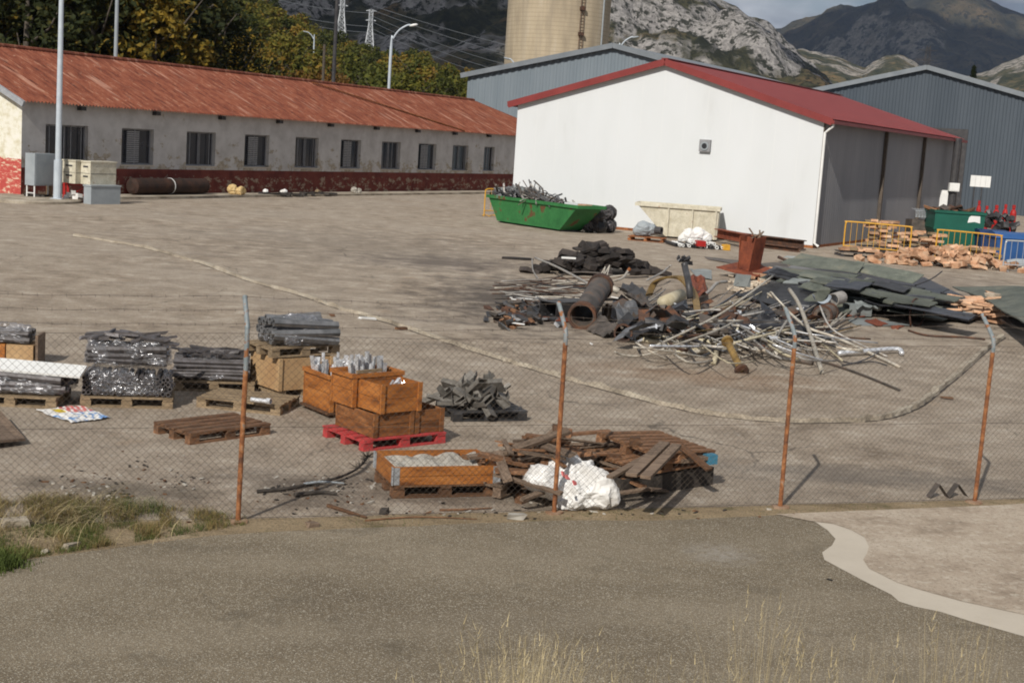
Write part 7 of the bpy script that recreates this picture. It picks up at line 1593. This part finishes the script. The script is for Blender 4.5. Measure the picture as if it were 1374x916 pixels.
for i, (px, off, s, mt_, lb) in enumerate(((293, .9, .42, 'brick', 'yellowish full sack lying before the wall'), (456, 1.0, .30, 'stone', 'pale rock on the footway farther along the wall'), (404, 1.1, .2, 'palletnew', 'small tan bundle at the end of the rag heap'), (338, .9, .22, 'sack', 'small white bundle at left end of the rag heap'), (362, 1.0, .22, 'sack', 'small pinkish-white bundle in the rag heap'))):
    me = sackmesh('bundle', [(Vector((0, 0, s*.6)), s*.7), (Vector((s*1.1, 0, s*.5)), s*.6)], i+20, .05); me.materials.append(M['yelsack' if i == 0 and 'yelsack' in M else mt_]); solo('sack' if i == 0 else 'bundle', me, None, lb, 'sack' if i == 0 else 'bundle', wallpt(px, off, .09), .6*i)
for i in range(16):
    px = 335+i*5.5; mb = MB(); mb.box((0, 0, 0), (rnd.uniform(.3, .8), rnd.uniform(.2, .5), rnd.uniform(.06, .16)), jit=.2); o = solo('dark_rag', mb, M['wetblack' if i % 4 else 'rubber'], 'dark rag or board in the litter at the wall foot, middle of long building', 'rag', wallpt(px, 1.2+rnd.uniform(-.3, .5), .13), rnd.uniform(0, 3), group='dark litter along the long building')
q = D(62, 262, 60); mb = MB(); mb.box((0, 0, 0), (1.0, .5, .1), jit=.1); solo('dark_cover', mb, M['wetblack'], 'flat dark cover lying on the concrete island behind the lamp post', 'cover', D(48, 268, 60.3).xy.to_3d()+Vector((0, 0, .17)))
# loose bits in the yard
for i, (px, py, s, mt_, lb) in enumerate(((493, 427, .16, 'sign', 'small white scrap on the bare yard behind the second pallet row'), (540, 440, .14, 'woodbrown', 'small brown chip on the yard near the kerb'), (445, 422, .10, 'woodbrown', 'small brown piece behind the wrapped tubes'), (1065, 345, .3, 'bluesheet', 'flat pale piece left of the sheet stack'), (1218, 374, .2, 'woodbrown', 'brown chip beyond the sheet stack'), (935, 418, .12, 'rubble', 'pale chip in the scrap'), (1270, 533, .09, 'woodbrown', 'short thin rusty stick on the yard between last two posts'), (968, 333, .2, 'rubble', 'pale chip before the pipe row'))):
    mb = MB(); mb.box((0, 0, 0), (s*2, s, s*.25), jit=.2); solo('loose_chip', mb, M[mt_], lb, 'debris', G(px, py, .03), i)
# power cable between mast and shed, hanging pylon far right
mb = MB(); mb.tube([(0, 0, 0), (0, 0, 14)], [.9, .35], 4); 
q = D(1246, 62, 230); T = thing('pylon', 'faint dark lattice pylon behind the apex of the dark shed', 'pylon', (q.x, 230, 0)); mb = MB(); zt = q.z
for sx, sy in ((-1, -1), (1, -1), (1, 1), (-1, 1)): mb.beam((sx*1.2, sy*1.2, 0), (sx*.25, sy*.25, zt), .07, .07)
for k in range(12):
    a, b2 = k/12, (k+1)/12
    for s in (-1, 1): wa, wb = 1.2-.95*a, 1.2-.95*b2; mb.beam((-s*wa, s*wa, a*zt), (s*wb, s*wb, b2*zt), .04, .04); mb.beam((s*wa, -wa, a*zt), (-s*wb, -wb, b2*zt), .04, .04)
obj('tower', mb, M['steeldark'], T)
for z in (.90, .97): mb = MB(); mb.beam((-1.6, 0, z*zt), (1.6, 0, z*zt), .08, .08); obj('cross_arm', mb, M['steeldark'], T)
